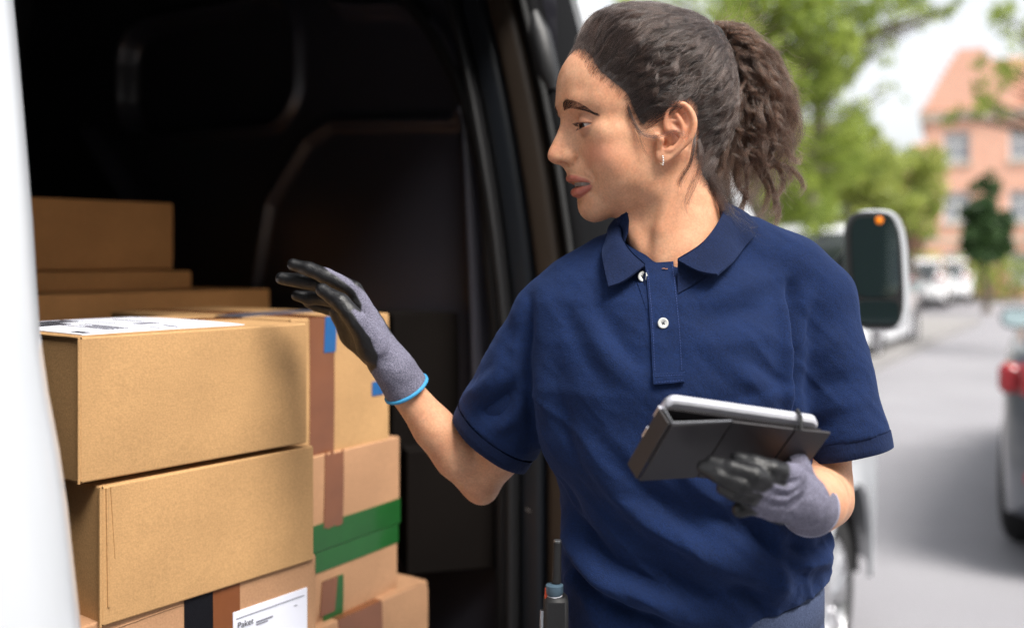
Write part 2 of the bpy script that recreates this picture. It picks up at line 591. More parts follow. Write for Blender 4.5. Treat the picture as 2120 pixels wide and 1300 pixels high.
pillar("pillar_inner", 1.985, 2.160, 0.004, 0.046, matt_black, r=0.018)
pillar("door_seal", 1.972, 1.984, 0.016, 0.030, rubber, r=0.007)
MB().tube([vp(1.99, 0.012+body_v(z), z) for z in (1.72, 1.75, 1.82, 1.86)], [0.01, 0.022, 0.022, 0.01], 10).obj("striker_cover", black_pl, van, smooth=True)
# curved gusset where the bulkhead arch meets the roof
g_ = MB()
for k in range(14):
    a = math.pi/2*k/13
    v = 0.17+0.33*(1-math.sin(a)); z = 1.60+0.36*(1-math.cos(a)) if False else 1.62+0.34*(1-math.cos(a))
    g_.add([], [])
arc = [vp(2.0, 0.20+body_v(1.42)+0.42*(1-math.cos(a)), 1.42+0.60*math.sin(a)) for a in np.linspace(0, math.pi/2, 22)]
g_.tube([vp(2.0, 0.20+body_v(z), z) for z in np.linspace(0.7, 1.42, 8)]+arc, 0.016, 12)
g_.obj("arch_rib", black_pl, van, smooth=True)
# ---- load floor, roof, far side
MB().box((-2.2, 0.02, Z_FLOOR-0.06), (2.0, 1.80, Z_FLOOR)).obj("load_floor", black_pl, van).data.transform(VM)
far = grid_surface(lambda z, t: vp(t, 1.80-0.12*max(0, (z-1.1)/0.9)**2, z), list(np.linspace(Z_FLOOR, 2.26, 14)), [-2.2, -1, 0, 1, 2.02], None, "far_side_lining", rubber, van)
rf = grid_surface(lambda v, t: vp(t, v, 2.235+0.03*math.sin(math.pi*(v-0.14)/1.5)), list(np.linspace(0.20, 1.70, 14)), [-2.2, -1, 0, 1, 2.02], None, "roof_lining", rubber, van)
rf2 = grid_surface(lambda v, t: vp(t, v, 2.30+0.05*math.sin(math.pi*(v-0.10)/1.6)), list(np.linspace(0.17, 1.70, 16)), [-2.25, -1, 0, 1, 2.02, 2.6, 3.1], None, "roof", white, van)
MB().box((-2.25, 0.03, Z_FLOOR), (-2.2, 1.77, 2.26)).obj("rear_door", black_in, van).data.transform(VM)
# side of the high roof above the opening, and the header inside it
grid_surface(lambda z, t: vp(t, body_v(z)-0.01, z), list(np.linspace(1.99, 2.31, 8)), [-2.2, -1, 0, 1, 2.02, 2.4], None, "high_roof_side", white, van)
grid_surface(lambda z, t: vp(t, 0.20+0.06*(z-1.95), z), list(np.linspace(1.95, 2.26, 4)), [-2.2, -1, 0, 1, 2.02], None, "header_lining", rubber, van)
# roof rail above the opening
grid_surface(lambda t, a: vp(t, 0.115+0.03*math.cos(a)+0.02, 1.96+0.055*math.sin(a)), [0.2, 0.9, 1.5, 2.02], list(np.linspace(-math.pi/2, math.pi/2, 9)), None, "roof_rail", white, van)

# ---- outer skin ahead of the load space: B post, cab door, wing
def skin(name, u0, u1, z0, z1, mat, nu=14, nz=20, off=0.0, th=0.03, zfun=None, ufun=None):
    us_ = np.linspace(0, 1, nu); zs_ = np.linspace(0, 1, nz)
    def fn(a, b):
        z = z0+(z1-z0)*b; u = u0+(u1-u0)*a
        if ufun: u = ufun(a, z)
        if zfun: z = z0+(zfun(u)-z0)*b
        return vp(u, body_v(z)+off, z)
    return grid_surface(fn, list(us_), list(zs_), VN*th, name, mat, van)
skin("pillar_skin", 2.168, 2.252, 0.34, 1.99, white, 4, 20)
# cab door: waist at 1.12, raked front edge
door = skin("cab_door", 2.262, 3.02, 0.36, 1.13, white, 18, 18)
mirror_root = vp(2.86, 0.02, 1.15)
# window frame and glass
fr = MB()
def side_pt(u, z, off=0.0): return vp(u, body_v(z)+off, z)
frame = [(2.29, 1.13), (2.29, 1.5), (2.30, 1.84), (2.35, 1.90), (2.50, 1.905), (2.62, 1.86), (2.86, 1.52), (3.06, 1.16)]
fr.tube([side_pt(u, z, 0.0) for u, z in catmull(frame, 5)], 0.030, 8)
fr.obj("door_window_frame", white, door, smooth=True)
sl_ = MB(); sl_.tube([side_pt(u*0.985+0.032, 1.13+(z-1.13)*0.965, -0.004) for u, z in catmull(frame, 5)], 0.013, 6); sl_.obj("window_seal", rubber, door, smooth=True)
wp = [(u, z) for u, z in catmull(frame, 4)]
gm_ = MB(); V = [side_pt(u, z, 0.012) for u, z in wp]; gm_.add(V, [tuple(range(len(V)))]); 
gm_.add([v+VN*0.004 for v in V], [tuple(range(len(V)))]); gm_.obj("door_window", glass, door)
MB().tube([side_pt(2.16, 1.02, -0.03), side_pt(2.20, 1.025, -0.045), side_pt(2.32, 1.025, -0.045), side_pt(2.36, 1.02, -0.03)], 0.012, 8).obj("door_handle", black_pl, door, smooth=True)
MB().tube([side_pt(2.257, z, -0.002) for z in np.linspace(0.36, 1.9, 14)], 0.006, 6).obj("door_gap_seal", rubber, van, smooth=True)
# A pillar / windscreen side, sloping down to the bonnet
MB().tube([side_pt(2.60, 1.95, 0.05), side_pt(2.80, 1.72, 0.04), side_pt(3.02, 1.42, 0.03), side_pt(3.22, 1.15, 0.03), side_pt(3.42, 1.06, 0.05)], [0.045, 0.042, 0.042, 0.045, 0.03], 12).obj("windscreen_pillar", white, van, smooth=True)
MB().tube([side_pt(2.90, 1.13, -0.004), side_pt(3.0, 1.28, 0.0), side_pt(2.86, 1.49, 0.0)], [0.02, 0.03, 0.012], 8).obj("quarter_trim", black_pl, door, smooth=True)
ws = grid_surface(lambda v, t: vp(2.62+0.86*t, v, 1.96-0.88*t), [0.17+0.02, 0.5, 0.9, 1.3, 1.62], [0, 0.25, 0.5, 0.75, 1.0], None, "windscreen", glass, van)
# front wing with wheel arch, bonnet, front
WU, WZ, WR = 3.745, 0.315, 0.315
def wing(a, b):
    # a along, b from arch (0) to top (1)
    u = 3.03+(4.62-3.03)*a
    top = 1.13-0.20*sstep(0.25, 1.0, a)-0.22*sstep(0.75, 1.0, a)
    du = abs(u-WU)
    bot = WZ+math.sqrt(max(0.385**2-du*du, 0)) if du < 0.385 else 0.30
    bot = max(bot, 0.30)
    z = bot+(top-bot)*b
    bulge = 0.030*math.exp(-((u-WU)/0.55)**2)*math.exp(-((z-0.75)/0.30)**2)
    nose = 0.25*sstep(0.70, 1.0, a)**2
    lip = -0.012*math.exp(-((math.hypot(u-WU, z-WZ)-0.395)/0.03)**2)
    return vp(u, body_v(z)-bulge+nose+lip+0.05*sstep(0.85, 1.0, b), z)
grid_surface(wing, list(np.linspace(0, 1, 60)), list(np.linspace(0, 1, 16)), VN*0.02, "front_wing", white, van)
grid_surface(lambda v, t: vp(3.40+1.2*t, v, 1.13-0.20*t-0.02-0.16*t*t+0.03*math.sin(math.pi*v/1.8)), list(np.linspace(0.05, 1.75, 10)), list(np.linspace(0, 1, 10)), None, "bonnet", white, van)
grid_surface(lambda v, t: vp(4.60+0.08*math.sin(math.pi*t), v, 0.28+0.50*t), list(np.linspace(0.22, 1.60, 8)), list(np.linspace(0, 1, 8)), None, "front_bumper", black_pl, van)
skin("sill", 0.9, 3.03, 0.30, 0.355, black_pl, 8, 3, off=0.01)
skin("step_skin", 1.05, 2.09, 0.36, 0.60, white, 8, 8, off=0.006)
# arch liner
grid_surface(lambda a, v: vp(WU-0.375*math.cos(a), 0.03+v, WZ+0.375*math.sin(a)), list(np.linspace(0, math.pi, 20)), [0, 0.3], None, "arch_liner", black_pl, van)
MB().box((3.3, 0.30, 0.3), (4.3, 1.5, 0.95)).obj("engine_bay", black_pl, van).data.transform(VM)
def wheel(parent, M, R, w, name="wheel", spokes=7):
    t = MB()
    t.lathe([(R*0.62, -w/2+0.01), (R*0.70, -w/2-0.004), (R*0.86, -w/2-0.006), (R*0.96, -w/2+0.012), (R, -w/2+0.035), (R, w/2-0.035), (R*0.96, w/2-0.01), (R*0.62, w/2-0.01)], M, 56, closed=True)
    tyre = t.obj(name, rubber, parent, smooth=True)
    r = MB()
    r.lathe([(R*0.66, -w/2+0.004), (R*0.63, -w/2-0.002), (R*0.60, -w/2+0.015), (R*0.58, 0.0), (R*0.60, w/2-0.02), (R*0.64, w/2-0.012)], M, 48)
    r.lathe([(0.0, -w/2+0.01), (R*0.13, -w/2+0.012), (R*0.17, -w/2+0.03), (R*0.17, 0.01)], M, 24)
    rim = r.obj("rim", rim_metal, tyre, smooth=True)
    for k in range(spokes):
        a = 2*math.pi*k/spokes
        for da in (-0.10, 0.10):
            s_ = MB()
            c0, s0 = math.cos(a+da*0.6), math.sin(a+da*0.6); c1, s1 = math.cos(a+da*1.9), math.sin(a+da*1.9)
            s_.tube([M @ Vector((-w/2+0.022, R*0.14*c0, R*0.14*s0)), M @ Vector((-w/2+0.012, R*0.36*(c0+c1)/2, R*0.36*(s0+s1)/2)), M @ Vector((-w/2+0.014, R*0.60*c1, R*0.60*s1))], [R*0.055, R*0.045, R*0.05], 8)
            s_.obj("spoke", rim_metal, tyre, smooth=True)
    d = MB(); d.lathe([(0.0, 0.0), (R*0.5, 0.0), (R*0.5, 0.01)], M, 32); d.obj("brake_disc", black_pl, tyre)
    return tyre
# wheel: local X = axle pointing outwards side at -X
WMx = Matrix.Translation(vp(WU, 0.03+0.11, WZ)) @ Matrix(((VN.x, VD.x, 0, 0), (VN.y, VD.y, 0, 0), (0, 0, 1, 0), (0, 0, 0, 1)))
wheel(van, WMx, WR, 0.215)
# door mirror: tall housing on two arms
def rounded_prism(mb, c, ax, ay, az, hx, hz, d, r, n=8, taper=0.0, pw=3.2, rows=((0, 1.0), (1, 1.0))):
    """superellipse plate: c centre, ax width dir, az height dir, ay depth dir"""
    m = 40; base = len(mb.v)
    for t, s in rows:
        for k in range(m):
            a = 2*math.pi*k/m
            ca, sa = math.cos(a), math.sin(a)
            rr_ = (abs(ca)**pw+abs(sa)**pw)**(-1/pw)
            x = hx*s*rr_*ca; z = hz*s*rr_*sa
            x += taper*z
            mb.v.append(c+ax*x+az*z+ay*(d*t))
    for i in range(len(rows)-1):
        for k in range(m):
            a0 = base+i*m+k; a1 = base+i*m+(k+1) % m
            mb.f.append((a0, a1, a1+m, a0+m))
    mb.f.append(tuple(base+k for k in range(m))); mb.f.append(tuple(base+(len(rows)-1)*m+k for k in range(m)))
MC = P(1815, 560, 2.06)
mang = math.radians(-6)
mx = Vector((math.cos(mang), math.sin(mang), 0)); my = Vector((-math.sin(mang), math.cos(mang), 0)); mz = Vector((0, 0, 1))
hs = MB(); rounded_prism(hs, MC+mx*0.004, mx, my, mz, 0.062, 0.126, 0.11, 0, taper=-0.05, pw=3.6, rows=((0, 0.97), (0.06, 1.0), (0.35, 0.98), (0.7, 0.86), (0.93, 0.62), (1.0, 0.35)))
hso = hs.obj("mirror_housing", white, van, smooth=True)
bz = MB(); rounded_prism(bz, MC-mx*0.006-my*0.010, mx, my, mz, 0.057, 0.122, 0.020, 0, taper=-0.05, pw=4, rows=((0, 0.97), (0.4, 1.0), (1, 1.0))); bz.obj("mirror_bezel", black_pl, hso, smooth=True)
gl1 = MB(); rounded_prism(gl1, MC-mx*0.006-my*0.0122+mz*0.028, mx, my, mz, 0.046, 0.083, 0.002, 0, taper=-0.05, pw=5); gl1.obj("mirror_glass", mirror_m, hso)
gl2 = MB(); rounded_prism(gl2, MC-mx*0.001-my*0.0122-mz*0.086, mx, my, mz, 0.042, 0.024, 0.002, 0, taper=-0.05, pw=5); gl2.obj("wide_angle_glass", mirror_m, hso)
am = MB(); am.lathe([(0.0, 0.002), (0.006, 0.0015), (0.008, 0.0)], Matrix.Translation(MC-my*0.0135+mz*0.103+mx*0.002) @ Matrix(((0, 1, 0, 0), (-1, 0, 0, 0), (0, 0, 1, 0), (0, 0, 0, 1))), 20); am.obj("indicator_lens", amber, hso)
for zo in (-0.08, 0.05):
    MB().tube([mirror_root+mz*(zo+0.06), mirror_root*0.5+(MC-mx*0.03+my*0.05+mz*zo)*0.5+my*0.02, MC-mx*0.03+my*0.05+mz*zo], 0.016, 10).obj("mirror_arm", black_pl, hso, smooth=True)
# bolt and bracket low on the bulkhead edge
MB().tube([P(1098, 1048, 1.78), P(1106, 1052, 1.80)], 0.009, 12).obj("striker_bolt", grey_metal, van, smooth=True)

# ================================================================== cartons
def card_mat(name, col, var=0.10):
    m, nt, b = new_mat(name); L = nt.links
    tc = N(nt, "ShaderNodeTexCoord")
    n1 = N(nt, "ShaderNodeTexNoise"); n1.inputs["Scale"].default_value = 9; n1.inputs["Detail"].default_value = 6
    L.new(tc.outputs["Object"], n1.inputs["Vector"])
    n2 = N(nt, "ShaderNodeTexNoise"); n2.inputs["Scale"].default_value = 420; n2.inputs["Detail"].default_value = 3
    L.new(tc.outputs["Object"], n2.inputs["Vector"])
    mp = N(nt, "ShaderNodeMapping"); mp.inputs["Scale"].default_value = (60, 60, 900)
    L.new(tc.outputs["Object"], mp.inputs[0])
    n4 = N(nt, "ShaderNodeTexNoise"); n4.inputs["Scale"].default_value = 1.0; n4.inputs["Detail"].default_value = 2
    L.new(mp.outputs[0], n4.inputs["Vector"])
    a = N(nt, "ShaderNodeMapRange"); a.inputs[1].default_value = 0.3; a.inputs[2].default_value = 0.7; a.inputs[3].default_value = 1-var; a.inputs[4].default_value = 1+var
    L.new(n1.outputs[0], a.inputs[0])
    c = N(nt, "ShaderNodeMapRange"); c.inputs[1].default_value = 0.3; c.inputs[2].default_value = 0.7; c.inputs[3].default_value = 0.88; c.inputs[4].default_value = 1.1
    L.new(n2.outputs[0], c.inputs[0])
    d = N(nt, "ShaderNodeMapRange"); d.inputs[1].default_value = 0.3; d.inputs[2].default_value = 0.7; d.inputs[3].default_value = 0.96; d.inputs[4].default_value = 1.04
    L.new(n4.outputs[0], d.inputs[0])
    m1 = N(nt, "ShaderNodeMath", operation='MULTIPLY'); L.new(a.outputs[0], m1.inputs[0]); L.new(c.outputs[0], m1.inputs[1])
    m2 = N(nt, "ShaderNodeMath", operation='MULTIPLY'); L.new(m1.outputs[0], m2.inputs[0]); L.new(d.outputs[0], m2.inputs[1])
    n5 = N(nt, "ShaderNodeTexNoise"); n5.inputs["Scale"].default_value = 26; n5.inputs["Detail"].default_value = 8; n5.inputs["Roughness"].default_value = 0.75; n5.inputs["Distortion"].default_value = 1.2
    L.new(tc.outputs["Object"], n5.inputs["Vector"])
    sc5 = N(nt, "ShaderNodeMapRange"); sc5.inputs[1].default_value = 0.60; sc5.inputs[2].default_value = 0.74; sc5.inputs[3].default_value = 1.0; sc5.inputs[4].default_value = 0.82
    L.new(n5.outputs[0], sc5.inputs[0])
    m3 = N(nt, "ShaderNodeMath", operation='MULTIPLY'); L.new(m2.outputs[0], m3.inputs[0]); L.new(sc5.outputs[0], m3.inputs[1]); m2 = m3
    v = N(nt, "ShaderNodeVectorMath", operation='SCALE'); v.inputs[0].default_value = col; L.new(m2.outputs[0], v.inputs["Scale"])
    L.new(v.outputs[0], b.inputs["Base Color"]); b.inputs["Roughness"].default_value = 0.78; b.inputs["Specular IOR Level"].default_value = 0.3
    bp = N(nt, "ShaderNodeBump"); bp.inputs["Strength"].default_value = 0.25; bp.inputs["Distance"].default_value = 0.0008
    L.new(n2.outputs[0], bp.inputs["Height"])
    bp2 = N(nt, "ShaderNodeBump"); bp2.inputs["Strength"].default_value = 0.25; bp2.inputs["Distance"].default_value = 0.006
    L.new(n1.outputs[0], bp2.inputs["Height"]); L.new(bp.outputs[0], bp2.inputs["Normal"]); L.new(bp2.outputs[0], b.inputs["Normal"])
    return m
card = card_mat("cardboard", srgb(184, 144, 98))
card2 = card_mat("cardboard_pink", srgb(176, 134, 100))
card_dk = card_mat("cardboard_brown", srgb(196, 138, 82))
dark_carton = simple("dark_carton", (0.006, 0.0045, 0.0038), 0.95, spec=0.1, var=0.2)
def tape_mat(name, col, rough=0.25):
    return simple(name, col, rough, bump=0.25, bscale=60, coat=0.3, var=0.12, vscale=20)
t_brown = tape_mat("brown_tape", srgb(118, 70, 42)); t_black = tape_mat("black_tape", (0.008, 0.008, 0.01), 0.2)
t_green = tape_mat("green_tape", srgb(10, 82, 24), 0.4); t_blue = tape_mat("blue_tape", srgb(4, 84, 142), 0.5); t_grey = tape_mat("grey_tape", srgb(92, 92, 104), 0.4)
paper = simple("label_paper", srgb(226, 228, 240), 0.6); ink = simple("ink", (0.02, 0.02, 0.025), 0.7); inkg = simple("ink_grey", (0.16, 0.16, 0.19), 0.7)

class Carton:
    """corner frame: origin at the near bottom corner; X along the long face, Y into the van, Z up"""
    def __init__(s, label, corner_top, far_top, depth, h, mat=card, group="cardboard boxes stacked in the van", flap=True, name="cardboard_box", bulge=0.0025, ztop=None):
        a = Vector(corner_top); b = Vector(far_top); b.z = a.z
        s.L = (b-a).length; s.D = depth; s.H = h
        x = (b-a).normalized(); y = Vector((-x.y, x.x, 0))
        s.M = Matrix(((x.x, y.x, 0, a.x), (x.y, y.y, 0, a.y), (0, 0, 1, a.z-h), (0, 0, 0, 1)))
        ang = math.atan2(x.y, x.x)
        s.o = empty(name, (a.x, a.y, a.z-h), label, "box", group, ang)
        s.M = Matrix.LocRotScale(Vector((a.x, a.y, a.z-h)), s.o.rotation_euler, None)
        # body: softly bulging faces and rounded folds
        n = 14; V = []; F = []
        L, D, H = s.L, s.D, s.H
        rb = 0.0025
        def face(o, u, v, nrm, lu, lv):
            base = len(V)
            for i in range(n+1):
                for j in range(n+1):
                    a_ = i/n; b_ = j/n
                    e = (math.sin(math.pi*a_)*math.sin(math.pi*b_))**0.8*bulge
                    V.append(o+u*(rb+(lu-2*rb)*a_)+v*(rb+(lv-2*rb)*b_)+nrm*e)
            for i in range(n):
                for j in range(n):
                    k = base+i*(n+1)+j; F.append((k, k+n+1, k+n+2, k+1))
        X, Y, Z = Vector((1, 0, 0)), Vector((0, 1, 0)), Vector((0, 0, 1))
        O = Vector((0, 0, 0))
        face(O, X, Z, -Y, L, H); face(O+Y*D, X, Z, Y, L, H); face(O, Y, Z, -X, D, H); face(O+X*L, Y, Z, X, D, H)
        face(O+Z*H, X, Y, Z, L, D); face(O, X, Y, -Z, L, D)
        mb = MB(); mb.add(V, F)
        # rounded edge strips
        def edge(p, q, n1, n2):
            base = []
            k = 4
            for pt in (p, q):
                for i in range(k+1):
                    a_ = math.pi/2*i/k
                    base.append(pt+(n1*math.cos(a_)+n2*math.sin(a_))*rb)
            mb.add(base, [(i, i+1, k+2+i, k+1+i) for i in range(k)])
        r_ = rb
        for z, nz in ((r_, -Z), (H-r_, Z)):
            edge(Vector((r_, r_, z)), Vector((L-r_, r_, z)), -Y, nz); edge(Vector((r_, D-r_, z)), Vector((L-r_, D-r_, z)), Y, nz)
            edge(Vector((r_, r_, z)), Vector((r_, D-r_, z)), -X, nz); edge(Vector((L-r_, r_, z)), Vector((L-r_, D-r_, z)), X, nz)
        for x_, nx in ((r_, -X), (L-r_, X)):
            edge(Vector((x_, r_, r_)), Vector((x_, r_, H-r_)), nx, -Y); edge(Vector((x_, D-r_, r_)), Vector((x_, D-r_, H-r_)), nx, Y)
        # offset the faces outward to meet the folds
        # knocks: corners and edges give way a little
        for i_, p_ in enumerate(mb.v):
            near = [min(p_.x, L-p_.x) < 0.02, min(p_.y, D-p_.y) < 0.02, min(p_.z, H-p_.z) < 0.02]
            if sum(near) == 3:
                h_ = math.sin(p_.x*37.1+p_.z*91.7+L*1000)
                if h_ > 0.2:
                    q_ = Vector((L/2, D/2, H/2))-p_; mb.v[i_] = p_+q_.normalized()*0.0022*h_
        s.body = mb.obj("carton", mat, s.o, smooth=True, local=True)
        s.mat = mat; s.bulge = bulge
    def patch(s, face, a0, a1, b0, b1, mat, name="tape", off=0.0006, ragged=0.0, n=12, skew=0.0, lab=None):
        """thin strip laid on a face: 'front' (a along X, b along Z), 'top' (a X, b Y), 'left' (a Y, b Z)"""
        V = []; F = []; m = max(2, n)
        for i in range(m+1):
            for j in range(m+1):
                a = i/m; b = j/m
                if ragged and j in (0, m): b += rng.uniform(-1, 1)*ragged/abs(b1-b0)
                aa = a0+(a1-a0)*a+skew*b; bb = b0+(b1-b0)*b
                lu, lv = {'front': (s.L, s.H), 'top': (s.L, s.D), 'left': (s.D, s.H)}[face]
                e = (max(0, math.sin(math.pi*min(max(aa/lu, 0), 1)))*max(0, math.sin(math.pi*min(max(bb/lv, 0), 1))))**0.8*s.bulge+off
                e2 = e
                if face == 'front': p = (aa, -e2, bb)
                elif face == 'top': p = (aa, bb, s.H+e2)
                else: p = (-e2, aa, bb)
                V.append(p)
        for i in range(m):
            for j in range(m):
                k = i*(m+1)+j; F.append((k, k+m+1, k+m+2, k+1))
        K = len(V); inn = {'front': (0, off*0.9, 0), 'top': (0, 0, -off*0.9), 'left': (off*0.9, 0, 0)}[face]
        bd = [i*(m+1) for i in range(m+1)]+[m*(m+1)+j for j in range(1, m+1)]+[i*(m+1)+m for i in range(m-1, -1, -1)]+[j for j in range(m-1, 0, -1)]
        for q in bd: V.append((V[q][0]+inn[0], V[q][1]+inn[1], V[q][2]+inn[2]))
        for q in range(len(bd)):
            F.append((bd[q], bd[(q+1) % len(bd)], K+(q+1) % len(bd), K+q))
        o = MB().add(V, F).obj(name, mat, s.o, smooth=True, local=True)
        if lab: o["label"] = lab
        return o
    def seam(s, face, a0, a1, b0, b1, w=0.0016, name="flap_edge"):
        """a proud cut edge of board"""
        p = {'front': lambda a, b: (a, -w*0.3, b), 'top': lambda a, b: (a, b, s.H+w*0.3), 'left': lambda a, b: (-w*0.3, a, b)}[face]
        q = [Vector(p(a0+(a1-a0)*t, b0+(b1-b0)*t+rng.uniform(-1, 1)*0.0003)) for t in np.linspace(0, 1, 14)]
        return MB().tube(q, w, 6).obj(name, s.mat, s.o, smooth=True, local=True)

# front stack (nearest the door)
YA, YB = 1.05, 1.29
A = Carton("plain box on top of the front stack with a white shipping label on its lid", P(165, 698, YA), P(636, 683, YB), 0.30, 0.155, card, bulge=0.003)
B = Carton("plain box second from the top of the front stack with a crushed corner edge", P(210, 1008, 1.065), P(650, 930, 1.305), 0.30, 0.150, card, bulge=0.002)
C = Carton("taped box third in the front stack with black tape and a white parcel slip", P(150, 1303, 1.045), P(655, 1172, 1.315), 0.31, 0.20, card2, bulge=0.001)
Cb = Carton("box under the taped box at the foot of the front stack", tuple(C.M @ Vector((0.01, 0.01, -0.003))), tuple(C.M @ Vector((C.L, 0.01, -0.003))), 0.30, (C.M @ Vector((0, 0, 0))).z-0.003-Z_FLOOR-0.002, card2)
# details A
A.patch('top', 0.0, A.L, 0.135, 0.175, t_brown, "tape", 0.0006)
A.patch('left', 0.135, 0.175, 0.10, A.H, t_brown, "tape", 0.0006)
lb = A.patch('top', 0.012, 0.222, 0.018, 0.275, paper, "shipping_label", 0.0012, n=16)
for x0, x1, y0, y1, m_ in ((0.030, 0.034, 0.20, 0.262, ink),):
    pass
def bars(cart, face, a0, a1, b0, b1, n, mat, parent, along='a', name="barcode_bar", off=0.0018):
    x = a0; k = 0
    while x < a1 and k < n:
        w = rng.choice([0.0006, 0.001, 0.0016]); 
        o = cart.patch(face, x, min(x+w, a1), b0, b1, mat, name, off, n=2) if along == 'a' else cart.patch(face, b0, b1, x, min(x+w, a1), mat, name, off, n=2)
        o.parent = parent; o.matrix_parent_inverse = Matrix.Identity(4)
        x += w+rng.choice([0.0007, 0.0012]); k += 1
bars(A, 'top', 0.200, 0.246, 0.030, 0.105, 24, ink, lb, 'b')
bars(A, 'top', 0.160, 0.190, 0.030, 0.075, 16, ink, lb, 'b')
def textlines(cart, face, rows, parent, mat=inkg, name="print_line", off=0.0018):
    for a0, a1, b0, b1 in rows:
        o = cart.patch(face, a0, a1, b0, b1, mat, name, off, n=2); o.parent = parent
textlines(A, 'top', [(0.060+i*0.006, 0.0615+i*0.006, 0.05, 0.05+rng.uniform(0.05, 0.13)) for i in range(5)], lb)
textlines(A, 'top', [(0.125, 0.150, 0.090, 0.110), (0.112, 0.1135, 0.03, 0.26), (0.135, 0.139, 0.03, 0.06), (0.150, 0.154, 0.13, 0.20)], lb)
textlines(A, 'top', [(0.020, 0.028, 0.03+i*0.010, 0.037+i*0.010) for i in range(3)], lb, ink)
A.seam('left', 0.0, A.D, A.H-0.001, A.H-0.001, 0.0018)
A.seam('left', 0.001, 0.001, 0.0, A.H, 0.0016)
# details B: crushed corner ply
B.seam('left', 0.001, 0.001, 0.0, B.H, 0.0018)
B.seam('front', 0.008, 0.006, 0.02, B.H-0.002, 0.0016)
B.seam('front', 0.016, 0.011, 0.07, B.H-0.002, 0.0010)
B.patch('left', 0.10, 0.14, 0.02, 0.13, t_green, "tape")
# details C
def cpx(c, px):  # distance along the long face of carton c under photo pixel column px
    best = None
    for i in range(401):
        a = c.L*i/400; p = c.M @ Vector((a, 0, c.H)); q = 1060+FPX*p.x/p.y
        if best is None or abs(q-px) < best[0]: best = (abs(q-px), a)
    return best[1]
C.patch('front', cpx(C, 380), cpx(C, 439), C.H-0.18, C.H+0.001, t_black, "tape", 0.0012, lab="black glossy tape")
C.patch('front', cpx(C, 440), cpx(C, 495), C.H-0.18, C.H+0.0005, t_brown, "tape", 0.0009)
s0, s1 = cpx(C, 480), cpx(C, 634)
lc = C.patch('front', s0, s1, C.H-0.165, C.H-0.039, paper, "parcel_slip", 0.0020, n=10)
C.seam('front', 0.004, cpx(C, 378), C.H-0.014, C.H-0.010, 0.0009)
textlines(C, 'front', [(s0+0.004, s1-0.006, C.H-0.0475, C.H-0.0470), (s0+0.034, s0+0.060, C.H-0.0605, C.H-0.0590), (s0+0.034, s0+0.052, C.H-0.0635, C.H-0.0625), (s0+0.095, s0+0.100, C.H-0.0570, C.H-0.0565)], lc, inkg, off=0.0030)
tx = bpy.data.curves.new("parcel_word", 'FONT'); tx.body = "Paket"; tx.size = 0.011; tx.extrude = 0.0001
to = bpy.data.objects.new("tmp_word", tx); COL.objects.link(to)
bpy.context.view_layer.update()
wm = bpy.data.meshes.new_from_object(to.evaluated_get(bpy.context.evaluated_depsgraph_get()))
bpy.data.objects.remove(to); wm.materials.clear(); wm.materials.append(ink)
to = bpy.data.objects.new("parcel_word", wm); COL.objects.link(to)
to.parent = lc; to.location = (s0+0.005, -0.0042, C.H-0.0595); to.rotation_euler = (math.radians(90), 0, 0)

# second stack, deeper in the van
D_ = Carton("wide box at the top of the second stack with brown and blue tape", P(600, 662, 1.42), P(806, 645, 1.60), 0.42, 0.215, card, bulge=0.002)
# its top runs back to the left
E_ = Carton("middle box of the second stack with a green tape band along its bottom", P(640, 948, 1.44), P(828, 908, 1.62), 0.40, 0.140, card2)
F_ = Carton("low box in the second stack with a piece of green tape on its front", tuple(E_.M @ Vector((0.001, 0.001, -0.001))), tuple(E_.M @ Vector((E_.L-0.004, 0.001, -0.001))), 0.40, 0.120, card2)
G_ = Carton("bottom box of the second stack sticking out beyond the others", P(640, 1310, 1.42), P(888, 1240, 1.66), 0.45, 0.24, card2)
def cpx(c, px):  # distance along the long face of carton c under photo pixel column px
    best = None
    for i in range(401):
        a = c.L*i/400; p = c.M @ Vector((a, 0, c.H)); q = 1060+FPX*p.x/p.y
        if best is None or abs(q-px) < best[0]: best = (abs(q-px), a)
    return best[1]
D_.patch('front', cpx(D_, 640), cpx(D_, 690), 0.0, D_.H, t_brown, "tape", 0.0008)
D_.patch('top', cpx(D_, 640), cpx(D_, 690), 0.0, D_.D, t_brown, "tape", 0.0006)
D_.patch('front', cpx(D_, 668), cpx(D_, 692), D_.H-0.052, D_.H+0.001, t_blue, "tape", 0.0018, lab="blue tape", skew=0.004)
D_.patch('front', cpx(D_, 768), cpx(D_, 793), D_.H-0.128, D_.H-0.106, t_blue, "tape", 0.0014, lab="blue tape")
D_.patch('top', 0.0, D_.L, 0.10, 0.16, t_grey, "tape", 0.0012, lab="grey blue tape")
E_.patch('front', cpx(E_, 668), cpx(E_, 706), 0.030, E_.H, t_brown, "tape", 0.0016, skew=0.004, ragged=0.003)
E_.patch('front', 0.0, E_.L, 0.0, 0.040, t_green, "tape", 0.0010, lab="green tape")
F_.patch('front', 0.0, F_.L, F_.H-0.030, F_.H, t_green, "tape", 0.0010, lab="green tape")
F_.patch('front', cpx(F_, 668), cpx(F_, 708), 0.0, F_.H-0.045, t_green, "tape", 0.0012, lab="green tape", skew=0.0)
F_.patch('front', cpx(F_, 660), cpx(F_, 690), F_.H-0.095, F_.H-0.045, t_brown, "tape", 0.0018, skew=0.006)
G_.patch('top', cpx(G_, 700), cpx(G_, 790), 0.0, G_.D, t_brown, "tape", 0.0008)
G_.patch('front', cpx(G_, 700), cpx(G_, 790), 0.05, G_.H, t_brown, "tape", 0.0008)
